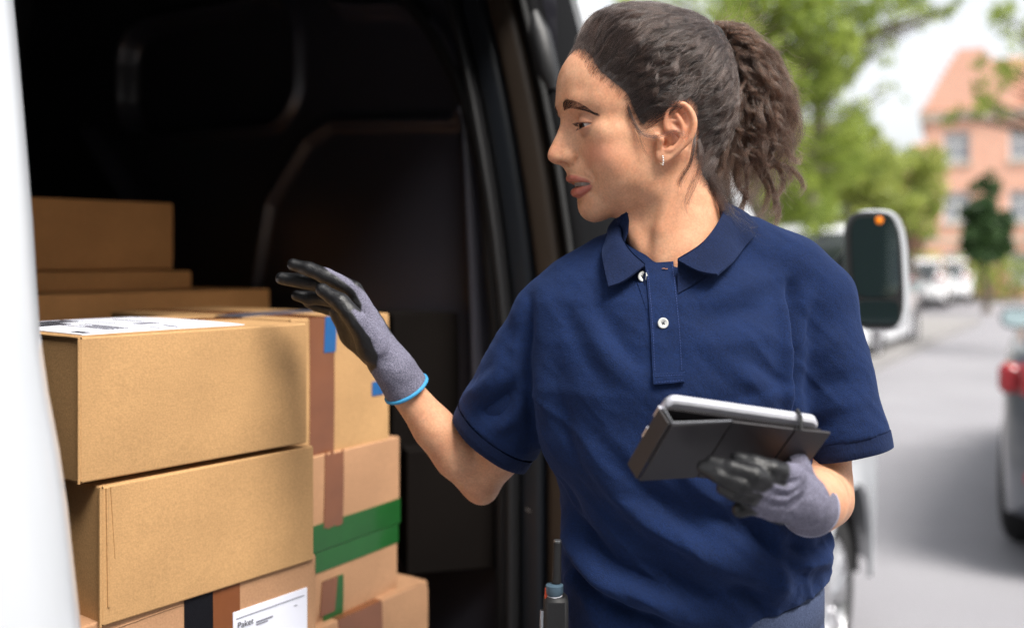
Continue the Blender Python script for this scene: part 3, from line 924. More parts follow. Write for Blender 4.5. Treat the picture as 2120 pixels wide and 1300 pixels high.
# back row on the left, in shade
BK = Carton("broad box behind the front stack, dark tape on its lid", P(62, 612, 1.62), P(560, 604, 2.02), 0.20, 0.24, card_dk)
H_ = Carton("low box under the highest box at the back left", P(20, 563, 1.80), P(398, 560, 2.05), 0.34, (P(20, 563, 1.80).z-(P(62, 612, 1.62).z))+0.02, card_dk)
I_ = Carton("highest box standing at the back left of the load", P(30, 406, 1.83), P(360, 436, 2.05), 0.30, P(30, 406, 1.83).z-P(20, 563, 1.80).z-0.002, card_dk)
# dim cartons behind her arm
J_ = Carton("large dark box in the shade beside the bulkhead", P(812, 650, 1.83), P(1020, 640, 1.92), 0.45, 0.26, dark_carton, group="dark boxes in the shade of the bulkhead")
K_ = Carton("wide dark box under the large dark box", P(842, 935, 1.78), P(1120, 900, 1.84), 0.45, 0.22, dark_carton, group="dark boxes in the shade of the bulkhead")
# ================================================================== street
asph, nt, b = new_mat("asphalt"); L = nt.links
tc = N(nt, "ShaderNodeTexCoord")
n1 = N(nt, "ShaderNodeTexNoise"); n1.inputs["Scale"].default_value = 0.7; n1.inputs["Detail"].default_value = 7
n2 = N(nt, "ShaderNodeTexNoise"); n2.inputs["Scale"].default_value = 90; n2.inputs["Detail"].default_value = 4
L.new(tc.outputs["Object"], n1.inputs["Vector"]); L.new(tc.outputs["Object"], n2.inputs["Vector"])
cr = N(nt, "ShaderNodeValToRGB"); cr.color_ramp.elements[0].position = 0.35; cr.color_ramp.elements[0].color = (0.21, 0.205, 0.222, 1); cr.color_ramp.elements[1].position = 0.7; cr.color_ramp.elements[1].color = (0.30, 0.295, 0.312, 1)
ad = N(nt, "ShaderNodeMath", operation='ADD'); m5 = N(nt, "ShaderNodeMath", operation='MULTIPLY'); m5.inputs[1].default_value = 0.5
L.new(n1.outputs[0], ad.inputs[0]); L.new(n2.outputs[0], ad.inputs[1]); L.new(ad.outputs[0], m5.inputs[0]); L.new(m5.outputs[0], cr.inputs[0]); L.new(cr.outputs[0], b.inputs["Base Color"])
b.inputs["Roughness"].default_value = 0.85
bp = N(nt, "ShaderNodeBump"); bp.inputs["Strength"].default_value = 0.5; bp.inputs["Distance"].default_value = 0.01; L.new(n2.outputs[0], bp.inputs["Height"]); L.new(bp.outputs[0], b.inputs["Normal"])
grd = simple("earth", (0.09, 0.085, 0.07), 0.95, var=0.3, vscale=0.3)
pav = simple("pavement_stone", (0.25, 0.24, 0.235), 0.85, var=0.12, vscale=2.0)
def sheet(name, pts, z, mat, kind="structure", th=0.0):
    mb = MB()
    if th > 0:
        n = len(pts); mb.add([(x, y, z) for x, y in pts]+[(x, y, z-th) for x, y in pts], [tuple(range(n))]+[(i, (i+1) % n, n+(i+1) % n, n+i) for i in range(n)])
    else: mb.add([(x, y, z) for x, y in pts], [tuple(range(len(pts)))])
    o = mb.obj(name, mat); o["kind"] = kind; return o
sheet("ground", [(-600, -600), (600, -600), (600, 900), (-600, 900)], -0.008, grd)
# the street runs along the van and away to the right
def st(a, c): return (VO.x+VD.x*a-VN.x*c, VO.y+VD.y*a-VN.y*c)     # a along, c to the right
sheet("road", [st(-60, -1.9), st(-60, 9.5), st(120, 9.5), st(120, -1.9)], 0.0, asph)
sheet("cross_road", [st(26, -50), st(26, -1.9), st(38, -1.9), st(38, -50)], -0.002, asph)
sheet("square", [st(40, 9.5), st(120, 9.5), st(120, 60), st(40, 60)], -0.003, asph)
sheet("pavement", [st(-60, -1.9), st(25.5, -1.9), st(25.5, -8), st(-60, -8)], 0.12, pav, th=0.125)
sheet("pavement", [st(38.5, -1.9), st(120, -1.9), st(120, -8), st(38.5, -8)], 0.12, pav, th=0.125)
sheet("pavement", [st(-60, 9.5), st(36, 9.5), st(36, 16), st(-60, 16)], 0.12, pav, th=0.125)

# ---- fallen leaves on the road
leaf_m = simple("fallen_leaf", srgb(190, 140, 70), 0.7, var=0.4, vscale=5)
V = []; F = []
for k in range(420):
    a = rng.uniform(1.0, 26); c = rng.uniform(0.3, 9.3)
    x, y = st(a, c); r = rng.uniform(0.012, 0.032); t0 = rng.uniform(0, 6.28); b0 = len(V)
    for q in range(7):
        t = t0+2*math.pi*q/7; rr = r*(1.0 if q % 2 else 0.6)
        V.append((x+rr*math.cos(t), y+rr*math.sin(t), 0.006+rng.uniform(0, 0.02)))
    F.append(tuple(range(b0, b0+7)))
o = MB().add(V, F).obj("fallen_leaves", leaf_m); o["kind"] = "stuff"

# ---- cars
def car(name, label, origin, ang, paint, Lc=4.4, Wc=1.8, Hc=1.5, group=None, suv=False, detail=True, cat="car"):
    """x forward, y left, origin at rear centre on the ground"""
    root = empty(name, origin, label, cat, group, ang)
    # side profile stations x -> (z low, z belt, z top, half width belt, half width roof)
    n = 46; xs = np.linspace(0, Lc, n)
    belt = np.interp(xs/Lc, [0, 0.02, 0.2, 0.55, 0.72, 0.92, 0.985, 1], [0.72, 0.94, 1.0, 0.98, 0.94, 0.80, 0.66, 0.5])*(1.06 if suv else 1.0)
    top = np.interp(xs/Lc, [0, 0.015, 0.07, 0.16, 0.30, 0.50, 0.60, 0.735, 1], [0.0, 0.0, 0.70, 0.93, 1.0, 0.985, 0.86, 0.0, 0.0] if suv else [0, 0, 0.45, 0.86, 1.0, 0.97, 0.82, 0, 0])
    halfw = np.interp(xs/Lc, [0, 0.01, 0.05, 0.2, 0.8, 0.95, 1], [0.80, 0.88, 0.96, 1.0, 1.0, 0.90, 0.70])*Wc/2
    low = np.interp(xs/Lc, [0, 0.03, 0.97, 1], [0.34, 0.24, 0.22, 0.34])
    ring = 12
    V = []; F = []
    arch = [(0.185*Lc, 0.335), (0.80*Lc, 0.335)]
    for i, x in enumerate(xs):
        zb = belt[i]; w = halfw[i]; l = low[i]
        for (wx, wr) in arch:
            d = abs(x-wx)
            if d < 0.40: l = max(l, 0.33+math.sqrt(0.40**2-d*d)*0.92)
        pts = [(w*0.86, l), (w*0.985, l+0.03), (w, l+(zb-l)*0.45), (w*0.985, l+(zb-l)*0.8), (w*0.95, zb), (w*0.90, zb+0.02)]
        for (y, z) in pts: V.append((x, -y, z))
        for (y, z) in reversed(pts): V.append((x, y, z))
    m = 12
    for i in range(n-1):
        for j in range(m-1):
            a = i*m+j; F.append((a, a+m, a+m+1, a+1))
    F.append(tuple(range(m))); F.append(tuple((n-1)*m+j for j in range(m)))
    body = MB().add(V, F).obj("body", paint, root, smooth=True, local=True)
    # greenhouse
    V = []; F = []; idx = [i for i in range(n) if top[i] > 0]
    idx = [idx[0]-1]+idx+[idx[-1]+1]
    for i in idx:
        zb = belt[i]+0.015; zt = zb+(Hc-zb)*top[i]; w = halfw[i]
        for s_ in (-1, 1):
            q = [(w*0.90, zb), (w*0.84, zb+(zt-zb)*0.55), (w*0.76, zb+(zt-zb)*0.93), (w*0.66, zt)]
            if s_ > 0: q = q[::-1]
            for y, z in q: V.append((xs[i], s_*y, z))
    m = 8; glassf = []; pf = []
    for a_ in range(len(idx)-1):
        for j in range(m-1):
            a = a_*m+j; f = (a, a+m, a+m+1, a+1)
            frac = a_/(len(idx)-1)
            pillar_ = abs(frac-0.52) < 0.03
            if j in (0, 1, 5, 6) and not pillar_ and 0.07 < frac < 0.90: glassf.append(f)
            elif j in (2, 3, 4) and (frac < 0.16 or frac > 0.74): glassf.append(f)
            else: pf.append(f)
    MB().add(V, pf).obj("roof", paint, root, smooth=True, local=True)
    MB().add(V, glassf).obj("windows", car_glass, root, smooth=True, local=True)
    # wheels
    for wx in (0.185*Lc, 0.80*Lc):
        for s_ in (-1, 1):
            Mw = Matrix.Translation((wx, s_*(Wc/2-0.11), 0.33)) @ (Matrix(((0, 1, 0, 0), (1, 0, 0, 0), (0, 0, 1, 0), (0, 0, 0, 1))) if s_ < 0 else Matrix(((0, 1, 0, 0), (-1, 0, 0, 0), (0, 0, 1, 0), (0, 0, 0, 1))))
            if detail:
                t = wheel(root, root_world(root) @ Mw, 0.33, 0.22, "wheel", 5)
            else:
                t_ = MB(); t_.lathe([(0.2, -0.1), (0.31, -0.11), (0.33, -0.08), (0.33, 0.08), (0.2, 0.1)], Mw, 24, closed=True); tt_ = t_.obj("wheel", rubber, root, smooth=True, local=True)
                r_ = MB(); r_.lathe([(0.0, -0.09), (0.19, -0.095), (0.21, -0.07)], Mw, 24); r_.obj("rim", rim_metal, tt_, smooth=True, local=True)
    # lamps
    for s_ in (-1, 1):
        l_ = MB(); w = Wc/2
        l_.box((-0.012, s_*w*0.86-0.14 if s_ > 0 else s_*w*0.86, 0.82), (0.16, s_*w*0.86 if s_ > 0 else s_*w*0.86+0.14, 0.97), bev=0.02)
        l_.box((0.02, s_*w*0.90-0.04, 0.83), (0.22, s_*w*0.90+0.05, 0.96), bev=0.02)
        l_.obj("tail_light", red_lens, root, smooth=True, local=True)
        MB().box((-0.02, s_*w*0.70-0.12, 0.44), (0.04, s_*w*0.70+0.12, 0.49), bev=0.01).obj("reflector", red_lens, root, local=True)
        MB().box((Lc-0.22, s_*w*0.70-0.14, 0.62), (Lc-0.03, s_*w*0.70+0.14, 0.74), bev=0.03).obj("headlight", lamp_glass, root, local=True)
        hm_ = MB(); c = Vector((0.655*Lc, s_*(w+0.10), 1.02)); rounded_prism(hm_, c, Vector((0, 1, 0)), Vector((1, 0, 0)), Vector((0, 0, 1)), 0.11, 0.075, 0.12, 0, pw=3, rows=((0, 0.9), (0.1, 1), (0.6, 0.9), (1, 0.5)))
        ho = hm_.obj("mirror", paint, root, smooth=True, local=True)
        g2 = MB(); rounded_prism(g2, c-Vector((0.004, 0, 0)), Vector((0, 1, 0)), Vector((1, 0, 0)), Vector((0, 0, 1)), 0.092, 0.06, 0.003, 0, pw=3.5); g2.obj("mirror_glass", mirror_m, ho, local=True)
        MB().tube([(0.66*Lc, s_*(w*0.93), 0.97), (0.665*Lc, s_*(w+0.02), 1.0)], 0.025, 8).obj("mirror_foot", black_pl, ho, local=True)
    MB().box((-0.03, -Wc*0.40, 0.30), (0.10, Wc*0.40, 0.56), bev=0.03).obj("bumper", black_pl if suv else paint, root, smooth=True, local=True)
    MB().box((-0.018, -0.26, 0.60), (0.0, 0.26, 0.71), bev=0.005).obj("number_plate", plate_m, root, local=True)
    return root
def root_world(o): return world_matrix(o)
car_glass = simple("car_glass", (0.02, 0.026, 0.028), 0.05, coat=0.6)
red_lens = simple("red_lens", (0.30, 0.008, 0.014), 0.15, coat=0.6)
lamp_glass = simple("lamp_glass", (0.7, 0.72, 0.75), 0.1, coat=0.5)
plate_m = simple("plate", (0.7, 0.7, 0.68), 0.5)
grey_paint = simple("grey_blue_paint", (0.07, 0.08, 0.10), 0.28, 0.4, coat=0.8)
white_paint = simple("white_car_paint", (0.72, 0.73, 0.75), 0.3, coat=0.6)
silver_paint = simple("silver_paint", (0.42, 0.43, 0.46), 0.3, 0.6, coat=0.6)
# grey car at the right edge: left rear corner near (2062, ...)
cor = Vector((P(2044, 900, 4.45).x, 4.45, 0))
o_ = cor+(-VN)*0.90
car("parked_car", "dark grey car parked at the right edge, its red tail light towards us", (o_.x, o_.y, 0), VANG, grey_paint, suv=True, Hc=1.55)
# white cars far along the street
for k, (px, Y, pm, lab) in enumerate(((1905, 30, white_paint, "white car parked far off next to the van mirror"), (1962, 33, white_paint, "white car parked at the far end, first right of the other white car"), (1835, 27, silver_paint, "silver car parked far off behind the van mirror"), (2118, 40, white_paint, "white car in the distance near the right edge"))):
    p = P(px, 560, Y)
    car("distant_car", lab, (p.x-0.2, p.y, 0), math.radians(62) if k != 3 else math.radians(20), pm, group="parked cars far down the street", detail=False, Hc=1.5)

# ---- people far down the street
def far_person(px, Y, col, lab, rz=0):
    p = P(px, 560, Y); root = empty("pedestrian", (p.x, p.y, 0), lab, "person", "people far down the street", rz)
    g = Grid((-320, -220, 0), (320, 220, 1760), 18)
    for s_ in (-1, 1):
        g.path([(s_*95, 0, 880), (s_*105, 20*s_, 480), (s_*110, -60*s_, 50)], [88, 66, 48], 20, inner=20)
        g.path([(s_*175, 0, 1400), (s_*235, 20, 1120), (s_*225, -40, 880)], [52, 42, 32], 20, inner=15)
    g.ell((0, 0, 1180), (165, 105, 270), 30); g.ell((0, 0, 900), (160, 110, 120), 30); g.cap((0, 0, 1400), (0, 0, 1520), 55, 50, 20); g.ell((0, -5, 1630), (78, 95, 115), 10)
    v, f = g.mesh(2)
    me = mesh_np("body", v*0.001, f, col); 
    link_mesh("body", me, root, local=True)
    h = Grid((-120, -140, 1540), (120, 140, 1790), 14); h.ell((0, 12, 1655), (88, 98, 108)); v, f = h.mesh(1)
    link_mesh("hair", mesh_np("hair", v*0.001, f, simple("hair_far", (0.05, 0.03, 0.02), 0.7)), root, local=True)
c1 = simple("blue_clothes", (0.10, 0.14, 0.32), 0.8); c2 = simple("pale_clothes", (0.55, 0.52, 0.52), 0.8); c3 = simple("pink_clothes", (0.5, 0.2, 0.22), 0.8)
far_person(2022, 38, c2, "pedestrian in pale clothes in front of the dark green tree"); far_person(2040, 40, c1, "pedestrian in blue under the dark green tree", 0.6)
far_person(2068, 42, c3, "pedestrian in pink right of the dark green tree", 1.2)

# ---- trees
bark = simple("bark", (0.10, 0.08, 0.06), 0.9, bump=0.8, bscale=14, var=0.3, vscale=8)
def leaf_mat(name, c0, c1_):
    m, nt, b = new_mat(name); L = nt.links
    at = N(nt, "ShaderNodeAttribute", attribute_name="tone")
    cr = N(nt, "ShaderNodeValToRGB"); cr.color_ramp.elements[0].color = (*c0, 1); cr.color_ramp.elements[1].color = (*c1_, 1)
    L.new(at.outputs["Fac"], cr.inputs[0]); L.new(cr.outputs[0], b.inputs["Base Color"]); b.inputs["Roughness"].default_value = 0.5
    tr = N(nt, "ShaderNodeBsdfTranslucent"); L.new(cr.outputs[0], tr.inputs[0])
    mx = N(nt, "ShaderNodeMixShader"); mx.inputs[0].default_value = 0.45
    out = nt.nodes["Material Output"]; L.new(b.outputs[0], mx.inputs[1]); L.new(tr.outputs[0], mx.inputs[2]); L.new(mx.outputs[0], out.inputs[0])
    return m
lm_a = leaf_mat("leaves_fresh", (0.16, 0.23, 0.04), (0.40, 0.48, 0.085))
lm_b = leaf_mat("leaves_dark", (0.035, 0.08, 0.03), (0.09, 0.17, 0.05))
lm_c = leaf_mat("leaves_yellow", (0.22, 0.28, 0.06), (0.46, 0.50, 0.12))
def leaf_cloud(clumps, nper, size, name, mat, parent):
    """clumps: list of (centre, radii)"""
    Vs = []; tone = []
    for c, r in clumps:
        n = int(nper*(r[0]*r[1]*r[2])**(0.5))
        d = rng.normal(0, 1, (n, 3)); d /= np.linalg.norm(d, axis=1, keepdims=True); d *= (rng.random((n, 1))**0.35)
        p = np.array(c)+d*np.array(r)
        u = rng.normal(0, 1, (n, 3)); u /= np.linalg.norm(u, axis=1, keepdims=True)
        w = np.cross(u, rng.normal(0, 1, (n, 3))); w /= np.linalg.norm(w, axis=1, keepdims=True)
        s_ = size*rng.uniform(0.6, 1.3, (n, 1))
        Vs.append(np.stack([p-u*s_, p+w*s_*0.5, p+u*s_, p-w*s_*0.5], 1)); tone.append(np.repeat(np.clip(rng.normal(0.5, 0.25, n)+rng.normal(0, 0.15), 0, 1), 4))
    V = np.concatenate(Vs).reshape(-1, 3); F = np.arange(len(V)).reshape(-1, 4)
    o = link_mesh(name, mesh_np(name, V, F, mat, smooth=False, attrs=dict(tone=np.concatenate(tone))), parent, local=True)
    return o
def tree(name, label, x, y, h, crown_r, trunk_r, mat, clear=0.35, nclump=26, nper=260, size=0.09, group="street trees", cone=False, cat="tree", extra=None, squash=0.75):
    root = empty(name, (x, y, 0), label, cat, group)
    tm = MB(); pts = [Vector((0, 0, 0)), Vector((0.05, 0.02, h*clear*0.6)), Vector((-0.04, 0.05, h*clear)), Vector((0.06, 0, h*0.72)), Vector((0, 0, h*0.9))]
    tm.tube([tuple(p) for p in catmull(pts, 4)], list(np.interp(np.linspace(0, 1, 17), [0, 0.06, 0.4, 1], [trunk_r*1.5, trunk_r, trunk_r*0.8, trunk_r*0.15])), 10)
    clumps = []
    if cone:
        for k in range(nclump):
            t = rng.random()**0.8; z = h*(0.06+0.92*t); r = crown_r*(1-t)**0.8
            a = rng.uniform(0, 6.28); rr = r*rng.uniform(0.3, 0.9)
            clumps.append(((rr*math.cos(a), rr*math.sin(a), z), (max(0.3, r*0.5),)*2+(max(0.4, h*0.09),)))
    else:
        for k in range(nclump):
            a = rng.uniform(0, 6.28); el = rng.uniform(-0.5, 1.0); rr = crown_r*math.sqrt(1-min(el*el, .98))*rng.uniform(0.35, 1.0)
            z = h*(clear+1)/2+el*(h*(1-clear)/2)*0.9
            c = (rr*math.cos(a), rr*math.sin(a), z); s_ = crown_r*rng.uniform(0.2, 0.42)
            clumps.append((c, (s_, s_, s_*squash)))
            p0 = Vector((0, 0, h*clear*rng.uniform(0.85, 1.5))); p1 = Vector(c)
            tm.tube([p0, p0*0.5+p1*0.5+Vector((0, 0, 0.1*h*rng.random())), p1], [trunk_r*0.38, trunk_r*0.2, trunk_r*0.06], 6)
    if extra: clumps += extra
    tm.obj("trunk", bark, root, smooth=True, local=True)
    cr_ = leaf_cloud(clumps, nper, size, "crown", mat, root)
    return root
def crown_at(px, py, Y, rpx, base):
    """clump centre relative to the tree base, radius in metres"""
    p = P(px, py, Y); r = rpx/FPX*Y
    return ((p.x-base[0], p.y-base[1], p.z), (r, r*1.3, r*0.85))
def placed_tree(name, label, px, Y, h, trunk_r, mat, blobs, nper, size, group="street trees", cat="tree"):
    b0 = P(px, 540, Y); root = empty(name, (b0.x, b0.y, 0), label, cat, group)
    tm = MB(); pts = [Vector((0, 0, 0)), Vector((0.05, 0.02, h*0.25)), Vector((-0.04, 0.05, h*0.45)), Vector((0.02, 0, h*0.9))]
    tm.tube([tuple(p) for p in catmull(pts, 4)], list(np.interp(np.linspace(0, 1, 13), [0, 0.06, 0.5, 1], [trunk_r*1.5, trunk_r, trunk_r*0.7, trunk_r*0.15])), 10)
    clumps = []
    for (bx, by, br, dy, n) in blobs:
        for k in range(n):
            a = rng.uniform(0, 6.28); q = math.sqrt(rng.random())*0.9
            c, r = crown_at(bx+br*q*math.cos(a), by+br*q*math.sin(a)*0.85, Y+dy+rng.uniform(-0.6, 0.6)*br/FPX*Y*1.2, br*rng.uniform(0.22, 0.42), (b0.x, b0.y))
            if c[2] < 0.8: continue
            clumps.append((c, r))
            if rng.random() < 0.5:
                p1 = Vector(c); p0 = Vector((0, 0, min(h*0.8, max(h*0.3, c[2]*0.75))))
                tm.tube([p0, p0*0.5+p1*0.5+Vector((0, 0, 0.15)), p1], [trunk_r*0.25, trunk_r*0.13, trunk_r*0.04], 6)
    tm.obj("trunk", bark, root, smooth=True, local=True)
    leaf_cloud(clumps, nper, size, "crown", mat, root)
    return root
placed_tree("street_tree", "tall green street tree behind the ponytail, its boughs reaching over the road", 1560, 12, 7.5, 0.16, lm_a,
    [(1620, 80, 175, 0, 52), (1660, 290, 140, 0.5, 34), (1600, 420, 110, 0.5, 16), (1560, 330, 120, 0.3, 12), (1790, 15, 70, 0, 7), (1700, -60, 160, 0, 12), (1880, 0, 60, 0, 8), (1960, 10, 40, 0, 4), (1400, 60, 160, 1, 10)], 520, 0.06)
placed_tree("street_tree", "sparse tree whose twigs cross the white sky above the van mirror", 1690, 15, 6, 0.12, lm_a,
    [(1790, 100, 65, 0, 11), (1850, 190, 40, 0, 5), (1740, 200, 75, 0, 16), (1900, 30, 55, 0, 9), (1820, 10, 70, 0, 13)], 320, 0.055)
placed_tree("street_tree", "fresh light green tree right above the van mirror", 1790, 20, 4.2, 0.14, lm_c, [(1770, 340, 95, 0, 18), (1740, 450, 80, 0, 10), (1830, 430, 70, 0, 9)], 480, 0.10)
placed_tree("street_tree", "rounded light green tree between the van mirror and the brick house", 1885, 27, 4.5, 0.14, lm_c, [(1885, 360, 75, 0, 16), (1900, 450, 60, 0, 10)], 420, 0.12)
placed_tree("street_tree", "green tree low behind the woman's shoulder", 1640, 17, 4.2, 0.14, lm_a, [(1640, 380, 110, 0, 16), (1560, 420, 90, 0, 10)], 420, 0.10)
placed_tree("dark_tree", "small dark green tree in front of the brick house", 2042, 27, 2.4, 0.10, lm_b, [(2042, 450, 48, 0, 30), (2042, 395, 32, 0, 12), (2044, 500, 50, 0, 34), (2042, 365, 16, 0, 4)], 2600, 0.085)
placed_tree("street_tree", "tree at the right edge whose branches hang before the brick house", 2300, 14, 7, 0.2, lm_a,
    [(2110, 150, 60, 0, 9), (2060, 205, 55, 0, 9), (2110, 30, 70, 0, 8), (1990, 240, 36, 0, 5), (2040, 130, 40, 0, 4), (2300, 60, 180, 0, 14)], 300, 0.065)
placed_tree("street_tree", "distant green tree at the end of the street", 1760, 46, 10, 0.3, lm_a, [(1740, 380, 130, 0, 18), (1860, 420, 90, 0, 10)], 260, 0.22)
# unseen trees added behind the photographer to darken what the van mirror reflects
for k, (x_, y_) in enumerate(((4.0, -6.0), (-3.5, -9.0), (0.5, -12.0), (7.5, -10.0))):
    tree("street_tree", ("nearest tree added behind the photographer for reflections", "left tree added behind the photographer for reflections", "middle added tree before the added dark house", "right added tree before the added dark house")[k], x_, y_, 8.5, 3.2, 0.2, lm_b, clear=0.2, nclump=30, nper=200, size=0.16, group="trees added behind the photographer for reflections")
# ---- hedge row at the foot
hb = empty("hedge", (P(1700, 540, 34).x, 34, 0), "green hedge along the far side of the street", "hedge")
leaf_cloud([((i*1.3-8, rng.uniform(-0.3, 0.3), 0.9), (1.0, 0.7, 0.9)) for i in range(12)], 420, 0.12, "foliage", lm_a, hb)

# ---- brick buildings
brickm, nt, b = new_mat("brick"); L = nt.links
tc = N(nt, "ShaderNodeTexCoord"); bt = N(nt, "ShaderNodeTexBrick"); bt.inputs["Scale"].default_value = 4.0
bt.inputs["Color1"].default_value = (*srgb(222, 172, 148), 1); bt.inputs["Color2"].default_value = (*srgb(212, 156, 132), 1); bt.inputs["Mortar"].default_value = (0.4, 0.34, 0.3, 1)
sx_ = N(nt, "ShaderNodeSeparateXYZ"); cx_ = N(nt, "ShaderNodeCombineXYZ"); L.new(tc.outputs["Object"], sx_.inputs[0]); sm_ = N(nt, "ShaderNodeMath", operation="ADD"); L.new(sx_.outputs[0], sm_.inputs[0]); L.new(sx_.outputs[1], sm_.inputs[1]); L.new(sm_.outputs[0], cx_.inputs[0]); L.new(sx_.outputs[2], cx_.inputs[1]); bt.inputs["Mortar Size"].default_value = 0.012; L.new(cx_.outputs[0], bt.inputs["Vector"]); L.new(bt.outputs[0], b.inputs["Base Color"]); b.inputs["Roughness"].default_value = 0.85
stone = simple("sandstone", (0.48, 0.42, 0.34), 0.8); win_glass = simple("window_glass", (0.25, 0.28, 0.32), 0.08, coat=0.5); frame_w = simple("white_frame", (0.7, 0.7, 0.68), 0.5)
tiles = simple("roof_tiles", (0.40, 0.20, 0.13), 0.8, var=0.2, vscale=3)
def building(name, label, x, y, ang, Wd, Dp, Hh, floors, cols, gables=(), group=None, mat=None):
    root = empty(name, (x, y, 0), label, "building", group, ang); mat = mat or brickm
    fh = Hh/floors
    # front wall (local -Y) pierced: built as piers and spandrels
    mb = MB(); ww = Wd/cols*0.42
    xs = []
    for c in range(cols): cx = -Wd/2+Wd*(c+0.5)/cols; xs.append((cx-ww/2, cx+ww/2))
    edges = [-Wd/2]+[v for p_ in xs for v in p_]+[Wd/2]
    for i in range(0, len(edges), 2): mb.box((edges[i], 0, 0), (edges[i+1], 0.35, Hh))
    for c, (a, b_) in enumerate(xs):
        z = 0
        for f in range(floors):
            z0 = f*fh+fh*0.30; z1 = f*fh+fh*0.82
            mb.box((a, 0.002, z), (b_, 0.35, z0)); z = z1
        mb.box((a, 0.002, z), (b_, 0.35, Hh))
    mb.box((-Wd/2, 0.35, 0), (-Wd/2+0.35, Dp, Hh)); mb.box((Wd/2-0.35, 0.35, 0), (Wd/2, Dp, Hh)); mb.box((-Wd/2+0.35, Dp-0.35, 0), (Wd/2-0.35, Dp, Hh))
    mb.obj("wall", mat, root, local=True)
    MB().box((-Wd/2-0.15, -0.15, Hh), (Wd/2+0.15, Dp+0.1, Hh+0.3)).obj("cornice", stone, root, local=True)
    MB().box((-Wd/2-0.05, -0.06, fh*0.98), (Wd/2+0.05, 0.0, fh*1.05)).obj("band_course", stone, root, local=True)
    for c, (a, b_) in enumerate(xs):
        for f in range(floors):
            z0 = f*fh+fh*0.30; z1 = f*fh+fh*0.82
            w = MB(); w.box((a, 0.14, z0), (a+0.09, 0.22, z1)); w.box((b_-0.09, 0.14, z0), (b_, 0.22, z1)); w.box((a+0.09, 0.14, z0), (b_-0.09, 0.22, z0+0.09)); w.box((a+0.09, 0.14, z1-0.09), (b_-0.09, 0.22, z1)); w.box(((a+b_)/2-0.04, 0.13, z0+0.09), ((a+b_)/2+0.04, 0.21, z1-0.09)); w.box((a+0.09, 0.135, (z0*0.35+z1*0.65)-0.03), (b_-0.09, 0.205, (z0*0.35+z1*0.65)+0.03))
            wo = w.obj("window", frame_w, root, local=True)
            MB().box((a+0.05, 0.175, z0+0.05), (b_-0.05, 0.185, z1-0.05)).obj("pane", win_glass, wo, local=True)
            MB().box((a-0.08, -0.08, z0-0.12), (b_+0.08, 0.13, z0)).obj("sill", stone, wo, local=True)
    rf_ = MB()
    rh = 2.6
    rf_.add([(-Wd/2-0.2, -0.2, Hh+0.3), (Wd/2+0.2, -0.2, Hh+0.3), (Wd/2+0.2, Dp+0.2, Hh+0.3), (-Wd/2-0.2, Dp+0.2, Hh+0.3), (-Wd/2+1.2, Dp/2, Hh+0.3+rh), (Wd/2-1.2, Dp/2, Hh+0.3+rh)], [(0, 1, 5, 4), (1, 2, 5), (2, 3, 4, 5), (3, 0, 4), (3, 2, 1, 0)])
    rf_.obj("roof", tiles, root, local=True)
    for gx, gw, gh in gables:
        g_ = MB(); n = 9; outline = []
        # stepped and curved gable
        for i in range(n+1):
            t = i/n; hw = gw/2*(1-t)**0.8+0.25
            outline.append((gx-hw, Hh+0.3+gh*t)); 
            if i < n: outline.append((gx-hw, Hh+0.3+gh*(i+1)/n))
        pts = outline+[(2*gx-x_, z_) for x_, z_ in reversed(outline)]
        m_ = len(pts)
        g_.add([(x_, -0.05, z_) for x_, z_ in pts]+[(x_, 0.5, z_) for x_, z_ in pts], [tuple(range(m_)), tuple(range(2*m_-1, m_-1, -1))]+[(i, (i+1) % m_, m_+(i+1) % m_, m_+i) for i in range(m_)])
        go = g_.obj("gable", mat, root, local=True)
    return root
p = P(2190, 540, 34)
building("brick_house", "tall orange brick house with gables at the far right", p.x, p.y, math.radians(-24), 8.4, 9, 6.4, 3, 4, gables=((-2.7, 2.6, 2.2), (0.9, 3.0, 3.2)))
p = P(1975, 540, 44)
building("brick_house", "lower brick house left of the dark green tree", p.x, p.y, math.radians(-10), 4.0, 8, 4.2, 1, 2, gables=((0, 2.6, 1.4),))
palem = simple("pale_render", (0.62, 0.58, 0.52), 0.85)
p = P(1300, 540, 60)
building("pale_house", "pale rendered house far behind the woman's head", p.x, p.y, math.radians(10), 22, 9, 12, 4, 7, mat=palem)
# dark house added behind the camera so the van mirror reflects darker
x, y = st(8, 24)
building("mirror_backdrop_house", "long dark house added behind the photographer to darken the van mirror", 6.0, -18.0, math.pi, 30, 9, 11, 4, 10, mat=simple("grey_render", (0.10, 0.13, 0.13), 0.9))

# ---- white blurred pillar sign / van behind the mirror
p = P(1705, 540, 13.5)
car("white_van", "white van parked beyond the delivery van", (p.x-0.4, p.y, 0), VANG, white_paint, Lc=4.8, Wc=1.85, Hc=1.95, suv=True, detail=False, cat="van")
# ================================================================== head
YAW = math.radians(75)
HF = np.array([-math.sin(YAW), -math.cos(YAW), 0.0])
HL = np.array([math.cos(YAW), -math.sin(YAW), 0.0])
HU = np.array([0.0, 0.0, 1.0])
HO = np.array(P(1327, 290, 1.14))
def h2w(p):
    p = np.asarray(p, float)
    return HO + (p[..., 0:1]*HF + p[..., 1:2]*HL + p[..., 2:3]*HU)*0.001
def w2h(q):
    q = (np.asarray(q, float)-HO)*1000
    return np.stack([q@HF, q@HL, q@HU], -1)

EYE_C = (72.5, 30.5, 11.0); EYE_R = 12.2

